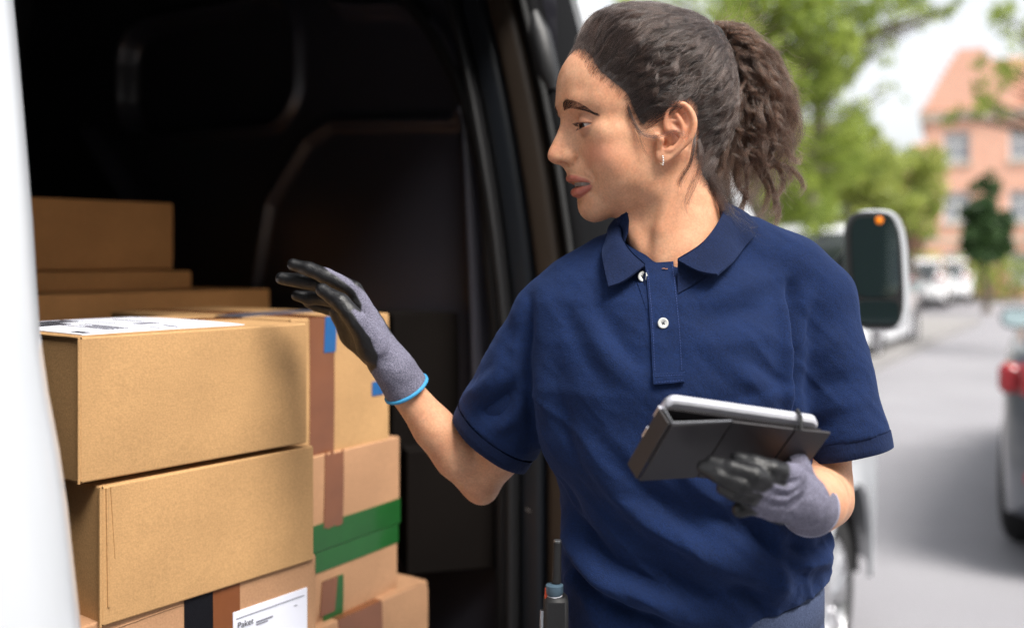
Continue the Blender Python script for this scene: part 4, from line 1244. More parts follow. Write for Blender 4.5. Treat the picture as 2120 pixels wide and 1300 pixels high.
def head_grid():
    g = Grid((-112, -88, -200), (118, 92, 132), 0.95)
    E, C, T = g.ell, g.cap, g.path
    # skull and forehead
    E((-3, 0, 42), (96, 73, 83))
    E((24, 0, 56), (75, 62, 62), 14)
    # mid face and jaw
    E((37, 0, -14), (47, 52, 46), 16)
    E((30, 0, -46), (41, 43, 38), 14)
    C((53, 9, -73), (6, 43, -56), 16.5, 12, 14); C((53, -9, -73), (6, -43, -56), 16.5, 12, 14)
    C((6, 43, -56), (-6, 57, -6), 12, 12, 14); C((6, -43, -56), (-6, -57, -6), 12, 12, 14)
    E((56.5, 0, -76.5), (18.5, 18, 18), 8)
    E((12, 0, -52), (44, 42, 33), 16)
    for sd_ in (1, -1):
        T([(56, 38*sd_, -6), (52, 37*sd_, -26), (45, 33*sd_, -50)], [19, 19, 18], 14)
        C((64, 47*sd_, 6), (16, 59*sd_, -2), 5, 5, 18)     # zygomatic arch
        E((30, 47*sd_, -28), (24, 13, 26), 16)
        E((52, 44*sd_, 40), (24, 16, 26), 14)            # temple
    T([(66, -47, 31), (83, -30, 36), (89.5, -10, 37), (90.5, 0, 36), (89.5, 10, 37), (83, 30, 36), (66, 47, 31)], [6.5, 7, 7.5, 7.5, 7.5, 7, 6.5], 12)
    # eye sockets
    for sd_ in (1, -1):
        E((98, 31*sd_, 12.5), (17, 16, 10), 10, 'sub')
        E((94, 19*sd_, 10), (14, 6.5, 12), 8, 'sub')
    # nose
    T([(84, 0, 30), (88.0, 0, 19), (92.6, 0, 6), (98, 0, -6), (102, 0, -15)], [10.5, 7.2, 6.8, 7.0, 7.6], 7)
    T([(74, 0, 8), (81, 0, -10), (85, 0, -20)], [9, 13.5, 15.5], 9)
    E((102.6, 0, -21.2), (9.2, 8.4, 8.0), 4)
    for sd_ in (1, -1):
        E((90, 11.5*sd_, -22), (9.0, 6.0, 7.8), 3.5)
        T([(101, 4.5*sd_, -24), (96, 10*sd_, -25.5), (88, 12.5*sd_, -28)], [4.4, 3.4, 2.8], 3)
    T([(102, 0, -26.5), (94, 0, -28.5), (86, 0, -31)], [3.4, 3.2, 4.5], 3)
    for sd_ in (1, -1):
        E((94.0, 7.6*sd_, -31.0), (7.4, 4.3, 5.3), 1.4, 'sub', R=None)
        T([tuple(p) for p in catmull([(93, 17*sd_, -11), (86, 18.8*sd_, -15), (81.5, 18.5*sd_, -23), (83, 15.5*sd_, -30)], 3)], 1.1, 4, 'sub')
    # muzzle
    E((60, 0, -40), (26.5, 27, 17), 9)
    E((71, 0, -34), (17.5, 15, 9), 6)
    E((54, 0, -68), (20, 23, 14), 6)
    # lips
    for sd_ in (1, -1):
        T([(84.9, 0, -46.2), (84.4, 6*sd_, -45.8), (80.6, 13*sd_, -47.0), (74.0, 20*sd_, -49.0), (66.5, 25*sd_, -51.6)], [3.7, 3.9, 3.3, 2.6, 2.0], 2.6)
        T([(77.0, 0, -61.8), (76.2, 7*sd_, -61.2), (72.4, 14*sd_, -58.6), (67.9, 20*sd_, -55.4), (64.5, 25*sd_, -52.6)], [6.0, 5.9, 4.8, 3.4, 2.0], 2.6)
    E((84, 0, -71.5), (9, 16, 3.0), 6, 'sub')
    # mouth opening and cavity
    E((64, 0, -53.0), (22, 23.5, 3.1), 1.5, 'sub')
    E((56, 0, -53), (19, 19, 8), 2.0, 'sub')
    for sd_ in (1, -1):
        T([(80.5, 21*sd_, -22), (74.5, 28*sd_, -35), (67.5, 32*sd_, -46)], 0.5, 6, 'sub')
    # eyelids
    for sd_ in (1, -1):
        ec = (EYE_C[0], EYE_C[1]*sd_, EYE_C[2])
        E(ec, (13.9, 13.9, 13.9), 3.5)
    return g

def finish_lids(g):
    """open the eye slit: between the lid curves, down to the eyeball"""
    for sd_ in (1, -1):
        c = (EYE_C[0], EYE_C[1]*sd_, EYE_C[2])
        sl, X, Y, Z = g.sub((c[0]-4, c[1]-18, c[2]-14), (c[0]+20, c[1]+18, c[2]+14))
        s_ = (Y-c[1])*sd_          # lateral, + outwards
        t = s_/13.6
        up = c[2] + 1.2*(1-np.clip(np.abs(t+0.1), 0, 1)**2.2) - 0.7 + 0.6*t
        lo = c[2] - 4.6*(1-np.clip(np.abs(t-0.1), 0, 1)**2.0) - 0.7 + 0.6*t
        d = np.maximum(np.maximum(Z-up, lo-Z), np.abs(s_)-13.6)
        d = np.maximum(d, (c[0]+1.0)-X)
        g._apply(sl, d, 0.8, 'sub')
        # crease above the lid
        pts = [(c[0]+9, c[1]-11*sd_, c[2]+7.0), (c[0]+13.6, c[1]-2*sd_, c[2]+8.6), (c[0]+10.5, c[1]+8*sd_, c[2]+6.2), (c[0]+3.5, c[1]+15*sd_, c[2]+2.0)]
        g.path([tuple(p) for p in catmull(pts, 4)], 0.9, 1.6, 'sub')

def ear(g, sd_):
    def q(f, u, ds=0.0):
        return (f+10.5, sd_*(67.5 + max(-f-4, 0)*0.40 + ds), u-9)
    R = np.eye(3)
    # ear plate
    a = math.atan(0.40)
    ax_f = np.array([math.cos(a), -sd_*math.sin(a), 0]); ax_s = np.array([sd_*math.sin(a)*1.0, math.cos(a), 0])
    tilt = math.radians(-14)
    R = np.stack([ax_f, ax_s if True else ax_s, np.array([0, 0, 1.0])], 1)
    g.ell(q(-23, 18, 1.5), (15.5, 3.0, 22), 2.0, R=R)
    g.ell(q(-14, -6, 1.0), (13, 3.2, 14), 3.0, R=R)
    g.ell(q(-7, -17, 1.0), (7.5, 3.6, 8.5), 3.0, R=R)
    # hollow bowls
    g.ell(q(-22, 23, 6.0), (11.5, 5.2, 13.5), 1.5, 'sub', R=R)
    g.ell(q(-14, 0, 7.0), (10.5, 9.0, 10), 1.5, 'sub', R=R)
    g.ell(q(-8.5, -3.5, 3), (5, 9, 5), 2.5, 'sub', R=R)
    # helix
    hx = catmull([q(-15, 9, 1), q(-9.5, 15, 2.5), q(-10.5, 29, 3.5), q(-17, 38, 4.5), q(-26, 38.5, 5.0), q(-33.5, 30, 5), q(-36.5, 18, 5), q(-34, 4, 4.2), q(-27, -6, 3), q(-17, -15, 2), q(-9, -23, 1.6), q(-3.5, -20, 1), q(-2.5, -12, 0.2)], 4)
    n = len(hx)
    rr = [2.2+1.0*math.sin(math.pi*min(1, i/n*1.25))+0.2 for i in range(n)]
    g.path([tuple(p) for p in hx], rr, 1.6)
    # antihelix with its two limbs
    ah = catmull([q(-19, 29, 2), q(-24.5, 19, 3.2), q(-26.5, 8, 3.4), q(-23, -2, 3.4), q(-16, -9.5, 3.2), q(-10.5, -11, 3)], 4)
    g.path([tuple(p) for p in ah], 2.5, 2.0)
    g.path([q(-24, 20, 2.6), q(-15, 21, 1.2)], [2.0, 1.6], 2.0)
    # tragus
    g.path([q(-2, 4, 1.5), q(-4.5, -1, 3.6), q(-3.5, -7, 2)], [3.4, 3.2, 3.0], 2.5)

def build_head():
    g = head_grid()
    finish_lids(g)
    # neck
    g.path([(-26, 0, -10), (-31, 2, -60), (-36, 10, -110), (-40, 17, -150), (-44, 20, -210)], [57, 52, 50, 52, 56], 16)
    g.path([(-24, 56, -22), (-16, 58, -62), (-2, 55, -106), (2, 50, -138)], [8, 9, 8, 6], 12)
    g.path([(-24, -54, -22), (0, -26, -70), (12, 14, -112), (4, 38, -138)], [8, 9, 8, 6], 12)
    g.path([(16, 8, -72), (19, 20, -100), (10, 36, -130)], [12, 9, 6], 14)
    pass
    # collar bones
    pass
    ear(g, 1); ear(g, -1)
    V, F = g.mesh(2)
    # soften the broad forms, keep eyes, nose, lips and ears crisp
    A = np.abs(V[:, 1])
    keep = np.zeros(len(V))
    for c, r in (((82, 31, 13), 21), ((95, 8, -22), 20), ((90, 8, -5), 12), ((78, 10, -52), 23), ((66, 24, -50), 9), ((-8, 74, -3), 34)):
        d = np.sqrt((V[:, 0]-c[0])**2+(A-c[1])**2+(V[:, 2]-c[2])**2)
        keep = np.maximum(keep, 1-sstep(r*0.75, r*1.15, d))
    for _ in range(40):
        V2 = laplace(V, F, 0.6)
        V = V+(V2-V)*(1-keep)[:, None]
    return V, F

def eyelid_curve(sd_, up, n=24):
    """points along a lid edge (head space)"""
    out = []
    for i in range(n):
        s_ = -12.8+25.6*i/(n-1)
        t = s_/13.6
        u = (1.2*(1-min(abs(t+0.1), 1)**2.2) if up else -4.6*(1-min(abs(t-0.1), 1)**2.0)) - 0.7+0.6*t
        r = 14.1
        ff = math.sqrt(max(r*r-s_*s_-u*u, 1))
        out.append((EYE_C[0]+ff, (EYE_C[1]+s_)*sd_, EYE_C[2]+u))
    return out
# ------------------------------------------------------------------ skin
def skin_material():
    m, nt, b = new_mat("skin")
    L = nt.links
    tc = N(nt, "ShaderNodeTexCoord")
    base = srgb(196, 146, 114)
    n1 = N(nt, "ShaderNodeTexNoise"); n1.inputs["Scale"].default_value = 38; n1.inputs["Detail"].default_value = 6; n1.inputs["Roughness"].default_value = 0.65
    L.new(tc.outputs["Object"], n1.inputs["Vector"])
    cr = N(nt, "ShaderNodeValToRGB")
    cr.color_ramp.elements[0].position = 0.33; cr.color_ramp.elements[0].color = (*srgb(206, 146, 112), 1)
    cr.color_ramp.elements[1].position = 0.66; cr.color_ramp.elements[1].color = (*srgb(220, 168, 134), 1)
    L.new(n1.outputs[0], cr.inputs[0])
    n2 = N(nt, "ShaderNodeTexNoise"); n2.inputs["Scale"].default_value = 420; n2.inputs["Detail"].default_value = 3
    L.new(tc.outputs["Object"], n2.inputs["Vector"])
    sp = N(nt, "ShaderNodeMapRange"); sp.inputs[1].default_value = 0.3; sp.inputs[2].default_value = 0.7; sp.inputs[3].default_value = 0.88; sp.inputs[4].default_value = 1.09
    L.new(n2.outputs[0], sp.inputs[0])
    vm = N(nt, "ShaderNodeVectorMath", operation='SCALE'); L.new(cr.outputs[0], vm.inputs[0]); L.new(sp.outputs[0], vm.inputs["Scale"])
    def mixa(prev, attr, col, fac=1.0):
        at = N(nt, "ShaderNodeAttribute", attribute_name=attr)
        ml = N(nt, "ShaderNodeMath", operation='MULTIPLY'); ml.inputs[1].default_value = fac
        L.new(at.outputs["Fac"], ml.inputs[0])
        mx = N(nt, "ShaderNodeMix", data_type='RGBA')
        L.new(ml.outputs[0], mx.inputs[0]); L.new(prev, mx.inputs[6]); mx.inputs[7].default_value = (*col, 1)
        return mx.outputs[2], at
    c, _ = mixa(vm.outputs[0], "blush", srgb(198, 112, 88), 0.55)
    c, _ = mixa(c, "lid", srgb(150, 96, 78), 0.6)
    c, _ = mixa(c, "brow", srgb(74, 52, 42), 0.75)
    c, _ = mixa(c, "scalp", srgb(48, 36, 32), 0.9)
    c, lipn = mixa(c, "lip", srgb(174, 94, 86), 0.8)
    L.new(c, b.inputs["Base Color"])
    rr = N(nt, "ShaderNodeMapRange"); rr.inputs[3].default_value = 0.5; rr.inputs[4].default_value = 0.3
    L.new(lipn.outputs["Fac"], rr.inputs[0]); L.new(rr.outputs[0], b.inputs["Roughness"])
    b.inputs["Specular IOR Level"].default_value = 0.32
    b.inputs["Subsurface Weight"].default_value = 0.35
    b.inputs["Subsurface Radius"].default_value = (1.0, 0.35, 0.18)
    b.inputs["Subsurface Scale"].default_value = 0.006
    # pores and fine creases
    v = N(nt, "ShaderNodeTexVoronoi"); v.inputs["Scale"].default_value = 1100
    L.new(tc.outputs["Object"], v.inputs["Vector"])
    n3 = N(nt, "ShaderNodeTexNoise"); n3.inputs["Scale"].default_value = 260; n3.inputs["Detail"].default_value = 5
    L.new(tc.outputs["Object"], n3.inputs["Vector"])
    ad = N(nt, "ShaderNodeMath", operation='ADD'); L.new(v.outputs[0], ad.inputs[0]); L.new(n3.outputs[0], ad.inputs[1])
    bp = N(nt, "ShaderNodeBump"); bp.inputs["Strength"].default_value = 0.16; bp.inputs["Distance"].default_value = 0.0004
    L.new(ad.outputs[0], bp.inputs["Height"]); L.new(bp.outputs[0], b.inputs["Normal"])
    return m

HAIRLINE = [(112, 97), (92, 97), (90, 100), (86, 98), (83, 90), (80, 78), (76, 62), (64, 48), (50, 36), (42, 20), (34, 6), (26, -2), (18, 2),
            (10, 15), (-2, 31), (-18, 36), (-31, 26), (-36, 2), (-36, -26), (-46, -50), (-60, -62), (-84, -72), (-140, -80), (-140, 160), (112, 160)]
def in_poly(x, y, poly):
    ins = np.zeros(len(x), bool)
    n = len(poly)
    for i in range(n):
        x0, y0 = poly[i]; x1, y1 = poly[(i+1) % n]
        c = ((y0 > y) != (y1 > y)) & (x < (x1-x0)*(y-y0)/((y1-y0) if y1 != y0 else 1e-9)+x0)
        ins ^= c
    return ins
def scalp_depth(V):
    """mm inside the hairline (negative outside)"""
    ins = in_poly(V[:, 0], V[:, 2], HAIRLINE)
    d, _, _ = seg_dist(V[:, [0, 2]], HAIRLINE[:-2])
    return np.where(ins, d, -d)

LIP_UP = [(84.9, 0, -46.2), (84.4, 6, -45.8), (80.6, 13, -47.0), (74.0, 20, -49.0), (66.5, 25, -51.6)]
LIP_LO = [(77.0, 0, -61.8), (76.2, 7, -61.2), (72.4, 14, -58.6), (67.9, 20, -55.4), (64.5, 25, -52.6)]
BROW = [(96, 11, 31.5), (92.5, 20, 33.5), (85, 30, 33), (75, 40, 28.5), (66, 47, 22)]
def face_attrs(V):
    A = V.copy(); A[:, 1] = np.abs(A[:, 1])
    d1, f1, _ = seg_dist(A, LIP_UP); d2, f2, _ = seg_dist(A, LIP_LO)
    r1 = np.interp(f1, [0, .25, .5, .75, 1], [4.2, 4.4, 3.8, 2.9, 2.0]); r2 = np.interp(f2, [0, .25, .5, .75, 1], [6.6, 6.4, 5.2, 3.8, 2.3])
    lip = np.maximum(1-sstep(r1-0.3, r1+0.8, d1), 1-sstep(r2-0.3, r2+0.8, d2))
    lip *= (1-sstep(-42.8, -41.4, A[:, 2]))           # vermilion edge
    lip = np.maximum(lip, ((A[:, 0] < 78) & (A[:, 0] > 36) & (A[:, 1] < 24) & (np.abs(A[:, 2]+51.5) < 8) & (A[:, 0] < 82-8*(A[:, 1]/20)**2 - 6)) * 0.0)
    blush = np.exp(-(((A[:, 0]-62)/22)**2+((A[:, 1]-42)/20)**2+((A[:, 2]+22)/15)**2)) + 0.5*np.exp(-(((A[:, 0]-104)/10)**2+(A[:, 1]/12)**2+((A[:, 2]+20)/10)**2)) \
        + 0.6*np.exp(-(((A[:, 0]+10)/20)**2+((A[:, 1]-76)/9)**2+((A[:, 2]-3)/32)**2))
    de = np.sqrt((A[:, 0]-EYE_C[0])**2+(A[:, 1]-EYE_C[1])**2+(A[:, 2]-EYE_C[2])**2)
    lid = (1-sstep(13.5, 19, de))*0.8
    db, fb, _ = seg_dist(A, BROW)
    brow = (1-sstep(1.2, 4.2, db))*np.interp(fb, [0, 0.15, 0.7, 1], [0.35, 0.8, 0.6, 0.15])
    sc = scalp_depth(V)
    scalp = sstep(-3.0, 13, sc+2.0*vnoise(V, 4.0)+1.5*vnoise(V, 1.8))
    return dict(lip=lip, blush=np.clip(blush, 0, 1), lid=lid, brow=brow, scalp=scalp)

def eye_material():
    m, nt, b = new_mat("eyeball")
    L = nt.links
    at = N(nt, "ShaderNodeAttribute", attribute_name="gaze")     # angle from the pupil axis, degrees / 90
    cr = N(nt, "ShaderNodeValToRGB"); e = cr.color_ramp.elements
    e[0].position = 0.0; e[0].color = (0.004, 0.004, 0.004, 1)
    e[1].position = 1.0; e[1].color = (*srgb(205, 190, 182), 1)
    for p, c in ((0.115, (0.004, 0.004, 0.004)), (0.135, srgb(58, 36, 22)), (0.27, srgb(44, 28, 20)), (0.315, srgb(22, 16, 14)), (0.35, srgb(172, 160, 154)), (0.6, srgb(165, 148, 142))):  # outer stops greyed: lash shadow put into the eye white's colour
        x = e.new(min(p*1.22, 0.99)); x.color = (*c, 1)
    L.new(at.outputs["Fac"], cr.inputs[0]); L.new(cr.outputs[0], b.inputs["Base Color"])
    b.inputs["Roughness"].default_value = 0.08
    b.inputs["Coat Weight"].default_value = 0.6
    return m

def curves_obj(name, strands, radii, mat, parent):
    """strands: list of (n,3) world arrays; radii: list of (n,) or float"""
    hc = bpy.data.hair_curves.new(name)
    sizes = [len(s) for s in strands]
    hc.add_curves(sizes)
    pos = np.concatenate(strands).astype(np.float32)
    hc.attributes["position"].data.foreach_set("vector", pos.ravel())
    rad = np.concatenate([np.full(len(s), r, np.float32) if np.isscalar(r) else np.asarray(r, np.float32) for s, r in zip(strands, radii)])
    at = hc.attributes.get("radius") or hc.attributes.new("radius", 'FLOAT', 'POINT')
    at.data.foreach_set("value", rad)
    hc.materials.append(mat)
    o = bpy.data.objects.new(name, hc); COL.objects.link(o)
    o.parent = parent
    if parent: o.matrix_parent_inverse = world_matrix(parent).inverted()
    return o

def hair_material(name, melanin, red, rough=0.32, rnd=0.35):
    m = bpy.data.materials.new(name); m.use_nodes = True
    nt = m.node_tree; nt.nodes.clear()
    o = nt.nodes.new("ShaderNodeOutputMaterial"); h = nt.nodes.new("ShaderNodeBsdfHairPrincipled")
    h.parametrization = 'MELANIN'
    h.inputs["Melanin"].default_value = melanin
    h.inputs["Melanin Redness"].default_value = red
    h.inputs["Roughness"].default_value = rough
    h.inputs["Radial Roughness"].default_value = 0.35
    h.inputs["Random Color"].default_value = rnd
    h.inputs["Random Roughness"].default_value = 0.3
    hi = nt.nodes.new("ShaderNodeHairInfo")
    nt.links.new(hi.outputs["Random"], h.inputs["Random"])
    nt.links.new(h.outputs[0], o.inputs[0])
    return m

def build_face(person, Vh, Fh):
    hairm = hair_material("brow_hair", 0.93, 0.5, 0.4)
    # eyeballs: turned down and towards the boxes
    em = eye_material()
    for sd_ in (1, -1):
        n1, n2 = 40, 28
        V = []; F = []
        for i in range(n2+1):
            ph = math.pi*i/n2
            for j in range(n1):
                th = 2*math.pi*j/n1
                r = EYE_R + 0.75*math.exp(-(ph/0.42)**4)
                V.append((r*math.cos(ph), r*math.sin(ph)*math.cos(th), r*math.sin(ph)*math.sin(th)))
        for i in range(n2):
            for j in range(n1):
                a = i*n1+j; b_ = i*n1+(j+1) % n1
                F.append((a, b_, b_+n1, a+n1))
        V = np.array(V)
        gz = np.arccos(np.clip(V[:, 0]/np.linalg.norm(V, axis=1), -1, 1))/(math.pi/2)
        a = math.radians(-21); yw = math.radians(4)
        R1 = np.array([[math.cos(a), 0, -math.sin(a)], [0, 1, 0], [math.sin(a), 0, math.cos(a)]])
        R2 = np.array([[math.cos(yw), -math.sin(yw), 0], [math.sin(yw), math.cos(yw), 0], [0, 0, 1]])
        V = V @ R1.T @ R2.T + np.array([EYE_C[0], EYE_C[1]*sd_, EYE_C[2]])
        link_mesh("eye", mesh_np("eye", h2w(V), np.array(F), em, attrs=dict(gaze=gz)), person)
    # upper and lower teeth
    tm = simple("tooth", srgb(160, 146, 136), 0.25, coat=0.3)
    t = MB()
    def tooth_row(u0, u1, rx, ry, cx):
        n = 12
        for i in range(n):
            a0 = -math.radians(68)+math.radians(136)*i/n; a1 = a0+math.radians(136)/n*0.97
            am = (a0+a1)/2
            out = []; 
            for k in range(5):
                a = a0+(a1-a0)*k/4; bul = 0.5*math.sin(math.pi*k/4)
                out.append((cx+(rx+bul)*math.cos(a), (ry+bul)*math.sin(a)))
            inn = [(cx+(rx-4)*math.cos(a), (ry-4)*math.sin(a)) for a in (a0, a1)]
            V = []; F = []
            for u in (u0, (u0+u1)/2, u1):
                for x, y in out: V.append(h2w(np.array([x, y, u])))
            for r in range(2):
                for k in range(4):
                    F.append((r*5+k, r*5+k+1, r*5+k+6, r*5+k+5))
            b0 = len(V)
            for u in (u0, u1):
                for x, y in inn: V.append(h2w(np.array([x, y, u])))
            F += [(0, 4, b0+1, b0), (10, 14, b0+3, b0+2), (0, b0, b0+2, 10), (4, b0+1, b0+3, 14)]
            t.add(V, F)
    tooth_row(-45.5, -55.0, 26, 22, 52.5)
    o = t.obj("teeth", tm, person, smooth=True)
    # inside of the mouth is part of the head mesh; lashes and brows:
    strands = []; rad = []
    bvh = BVHTree.FromPolygons([tuple(v) for v in Vh], [tuple(f) for f in Fh])
    for sd_ in (1, -1):
        for up in (True, False):
            pts = eyelid_curve(sd_, up, 60)
            for i, p in enumerate(pts):
                if i < 4: continue
                for rep in range(2 if up else 1):
                    c = np.array([EYE_C[0], EYE_C[1]*sd_, EYE_C[2]])
                    p_ = np.array(p)+rng.normal(0, 0.25, 3)
                    out = (p_-c)/np.linalg.norm(p_-c)
                    tt = i/59
                    L_ = (6.2*math.sin(math.pi*(0.15+0.8*tt)) if up else 3.2*math.sin(math.pi*(0.1+0.85*tt)))*rng.uniform(0.75, 1.1)
                    dn = np.array([0.9, sd_*(-0.35+1.1*tt)*0.6, -0.35 if up else -0.55]); dn /= np.linalg.norm(dn)
                    upv = np.array([0.25, 0, 0.9 if up else -0.5])
                    s = []
                    for k in range(6):
                        x = k/5
                        s.append(p_+dn*L_*x*0.9+upv*L_*0.42*x*x+out*0.1)
                    strands.append(h2w(np.array(s))); rad.append(np.linspace(0.00011, 0.00002, 6)*(1.3 if up else 0.8))
    ln = curves_obj("eyelashes", strands, rad, hairm, person)
    strands = []; rad = []
    def brow_hairs():
        for sd_ in (1, -1):
            B = catmull([(p[0], p[1]*sd_, p[2]) for p in BROW], 10)
            for k in range(800):
                t_ = rng.random()**0.85; x = t_*(len(B)-1); i = min(int(x), len(B)-2)
                base = B[i]+(B[i+1]-B[i])*(x-i)
                tan = B[i+1]-B[i]; tan /= np.linalg.norm(tan)
                w = np.interp(t_, [0, 0.15, 0.5, 1], [4.4, 4.4, 3.3, 1.3])
                off = rng.uniform(-1, 1)*w
                p = base+np.array([0, 0, off])
                hit = bvh.find_nearest(Vector(p))
                p = np.array(hit[0]); n = np.array(hit[1])
                if np.dot(n, p-np.array([20, 0, 20])) < 0: n = -n
                upw = np.interp(t_, [0, 0.2, 0.6, 1], [1.2, 0.75, 0.15, -0.05])-off*0.12
                d = tan+np.array([0, 0, 1])*upw; d -= n*d.dot(n); d /= np.linalg.norm(d)
                L_ = rng.uniform(3.5, 7)*(1-0.45*t_)
                s = [p+d*L_*q+n*(1.0*q*(1-q*0.8)+0.05)+tan*(0.25*L_*q*q) for q in np.linspace(0, 1, 5)]
                strands.append(h2w(np.array(s))); rad.append(np.linspace(0.00009, 0.00003, 5))
    brow_hairs()
    curves_obj("eyebrows", strands, rad, hairm, person)
    # small hoop earring with stones, left lobe
    em_ = simple("earring_metal", (0.85, 0.68, 0.45), 0.18, 1.0)
    st_ = simple("earring_stone", (0.9, 0.9, 0.92), 0.03, coat=1.0)
    c = np.array([5.6, 71.8, -31.0])
    ring = []
    for k in range(25):
        a = 2*math.pi*k/24
        ring.append(h2w(c+np.array([0.15*math.cos(a), 3.4*math.cos(a)+0.8, 5.6*math.sin(a)])))
    r = MB().tube(ring, 0.0006, 6, cap=False).obj("earring", em_, person, smooth=True)
    for k in range(5):
        a = -0.95+0.48*k
        p = h2w(c+np.array([0.15, 3.4*math.cos(a)+1.2, 5.6*math.sin(a)]))
        mb = MB()
        for iz in range(5):
            pass
        V = []; F = []
        for i in range(5):
            for j in range(8):
                ph = math.pi*i/4; th = 2*math.pi*j/8
                V.append(Vector(p)+Vector((math.sin(ph)*math.cos(th), math.sin(ph)*math.sin(th), math.cos(ph)))*0.00095)
        for i in range(4):
            for j in range(8):
                F.append((i*8+j, i*8+(j+1) % 8, (i+1)*8+(j+1) % 8, (i+1)*8+j))
        mb.add(V, F)
        s_ = mb.mesh("stone", st_, False)
        so = link_mesh("stone", s_, r)
    return bvh
def hair_color(name, c0, c1, rough=0.26):
    m = bpy.data.materials.new(name); m.use_nodes = True
    nt = m.node_tree; nt.nodes.clear()
    o = nt.nodes.new("ShaderNodeOutputMaterial"); h = nt.nodes.new("ShaderNodeBsdfHairPrincipled")
    h.parametrization = 'COLOR'
    h.inputs["Roughness"].default_value = rough
    h.inputs["Radial Roughness"].default_value = 0.35
    h.inputs["Random Roughness"].default_value = 0.3
    hi = nt.nodes.new("ShaderNodeHairInfo"); cr = nt.nodes.new("ShaderNodeValToRGB")
    cr.color_ramp.elements[0].color = (*c0, 1); cr.color_ramp.elements[1].color = (*c1, 1)
    nt.links.new(hi.outputs["Random"], cr.inputs[0]); nt.links.new(cr.outputs[0], h.inputs["Color"]); nt.links.new(hi.outputs["Random"], h.inputs["Random"])
    nt.links.new(h.outputs[0], o.inputs[0])
    return m

# ------------------------------------------------------------------ hair
HC = np.array([-5.0, 0.0, 40.0])            # middle of the skull
TIE = np.array([-84.0, 8.0, 119.0])         # where the ponytail is tied
def hair_thick(D):
    """extra hair volume over the skull for unit directions D"""
    t = 7.0 + 19*sstep(0.15, 0.95, D[:, 2]) + 7*sstep(0.2, 0.9, -D[:, 0]) + 1.0*np.abs(D[:, 1])
    return t

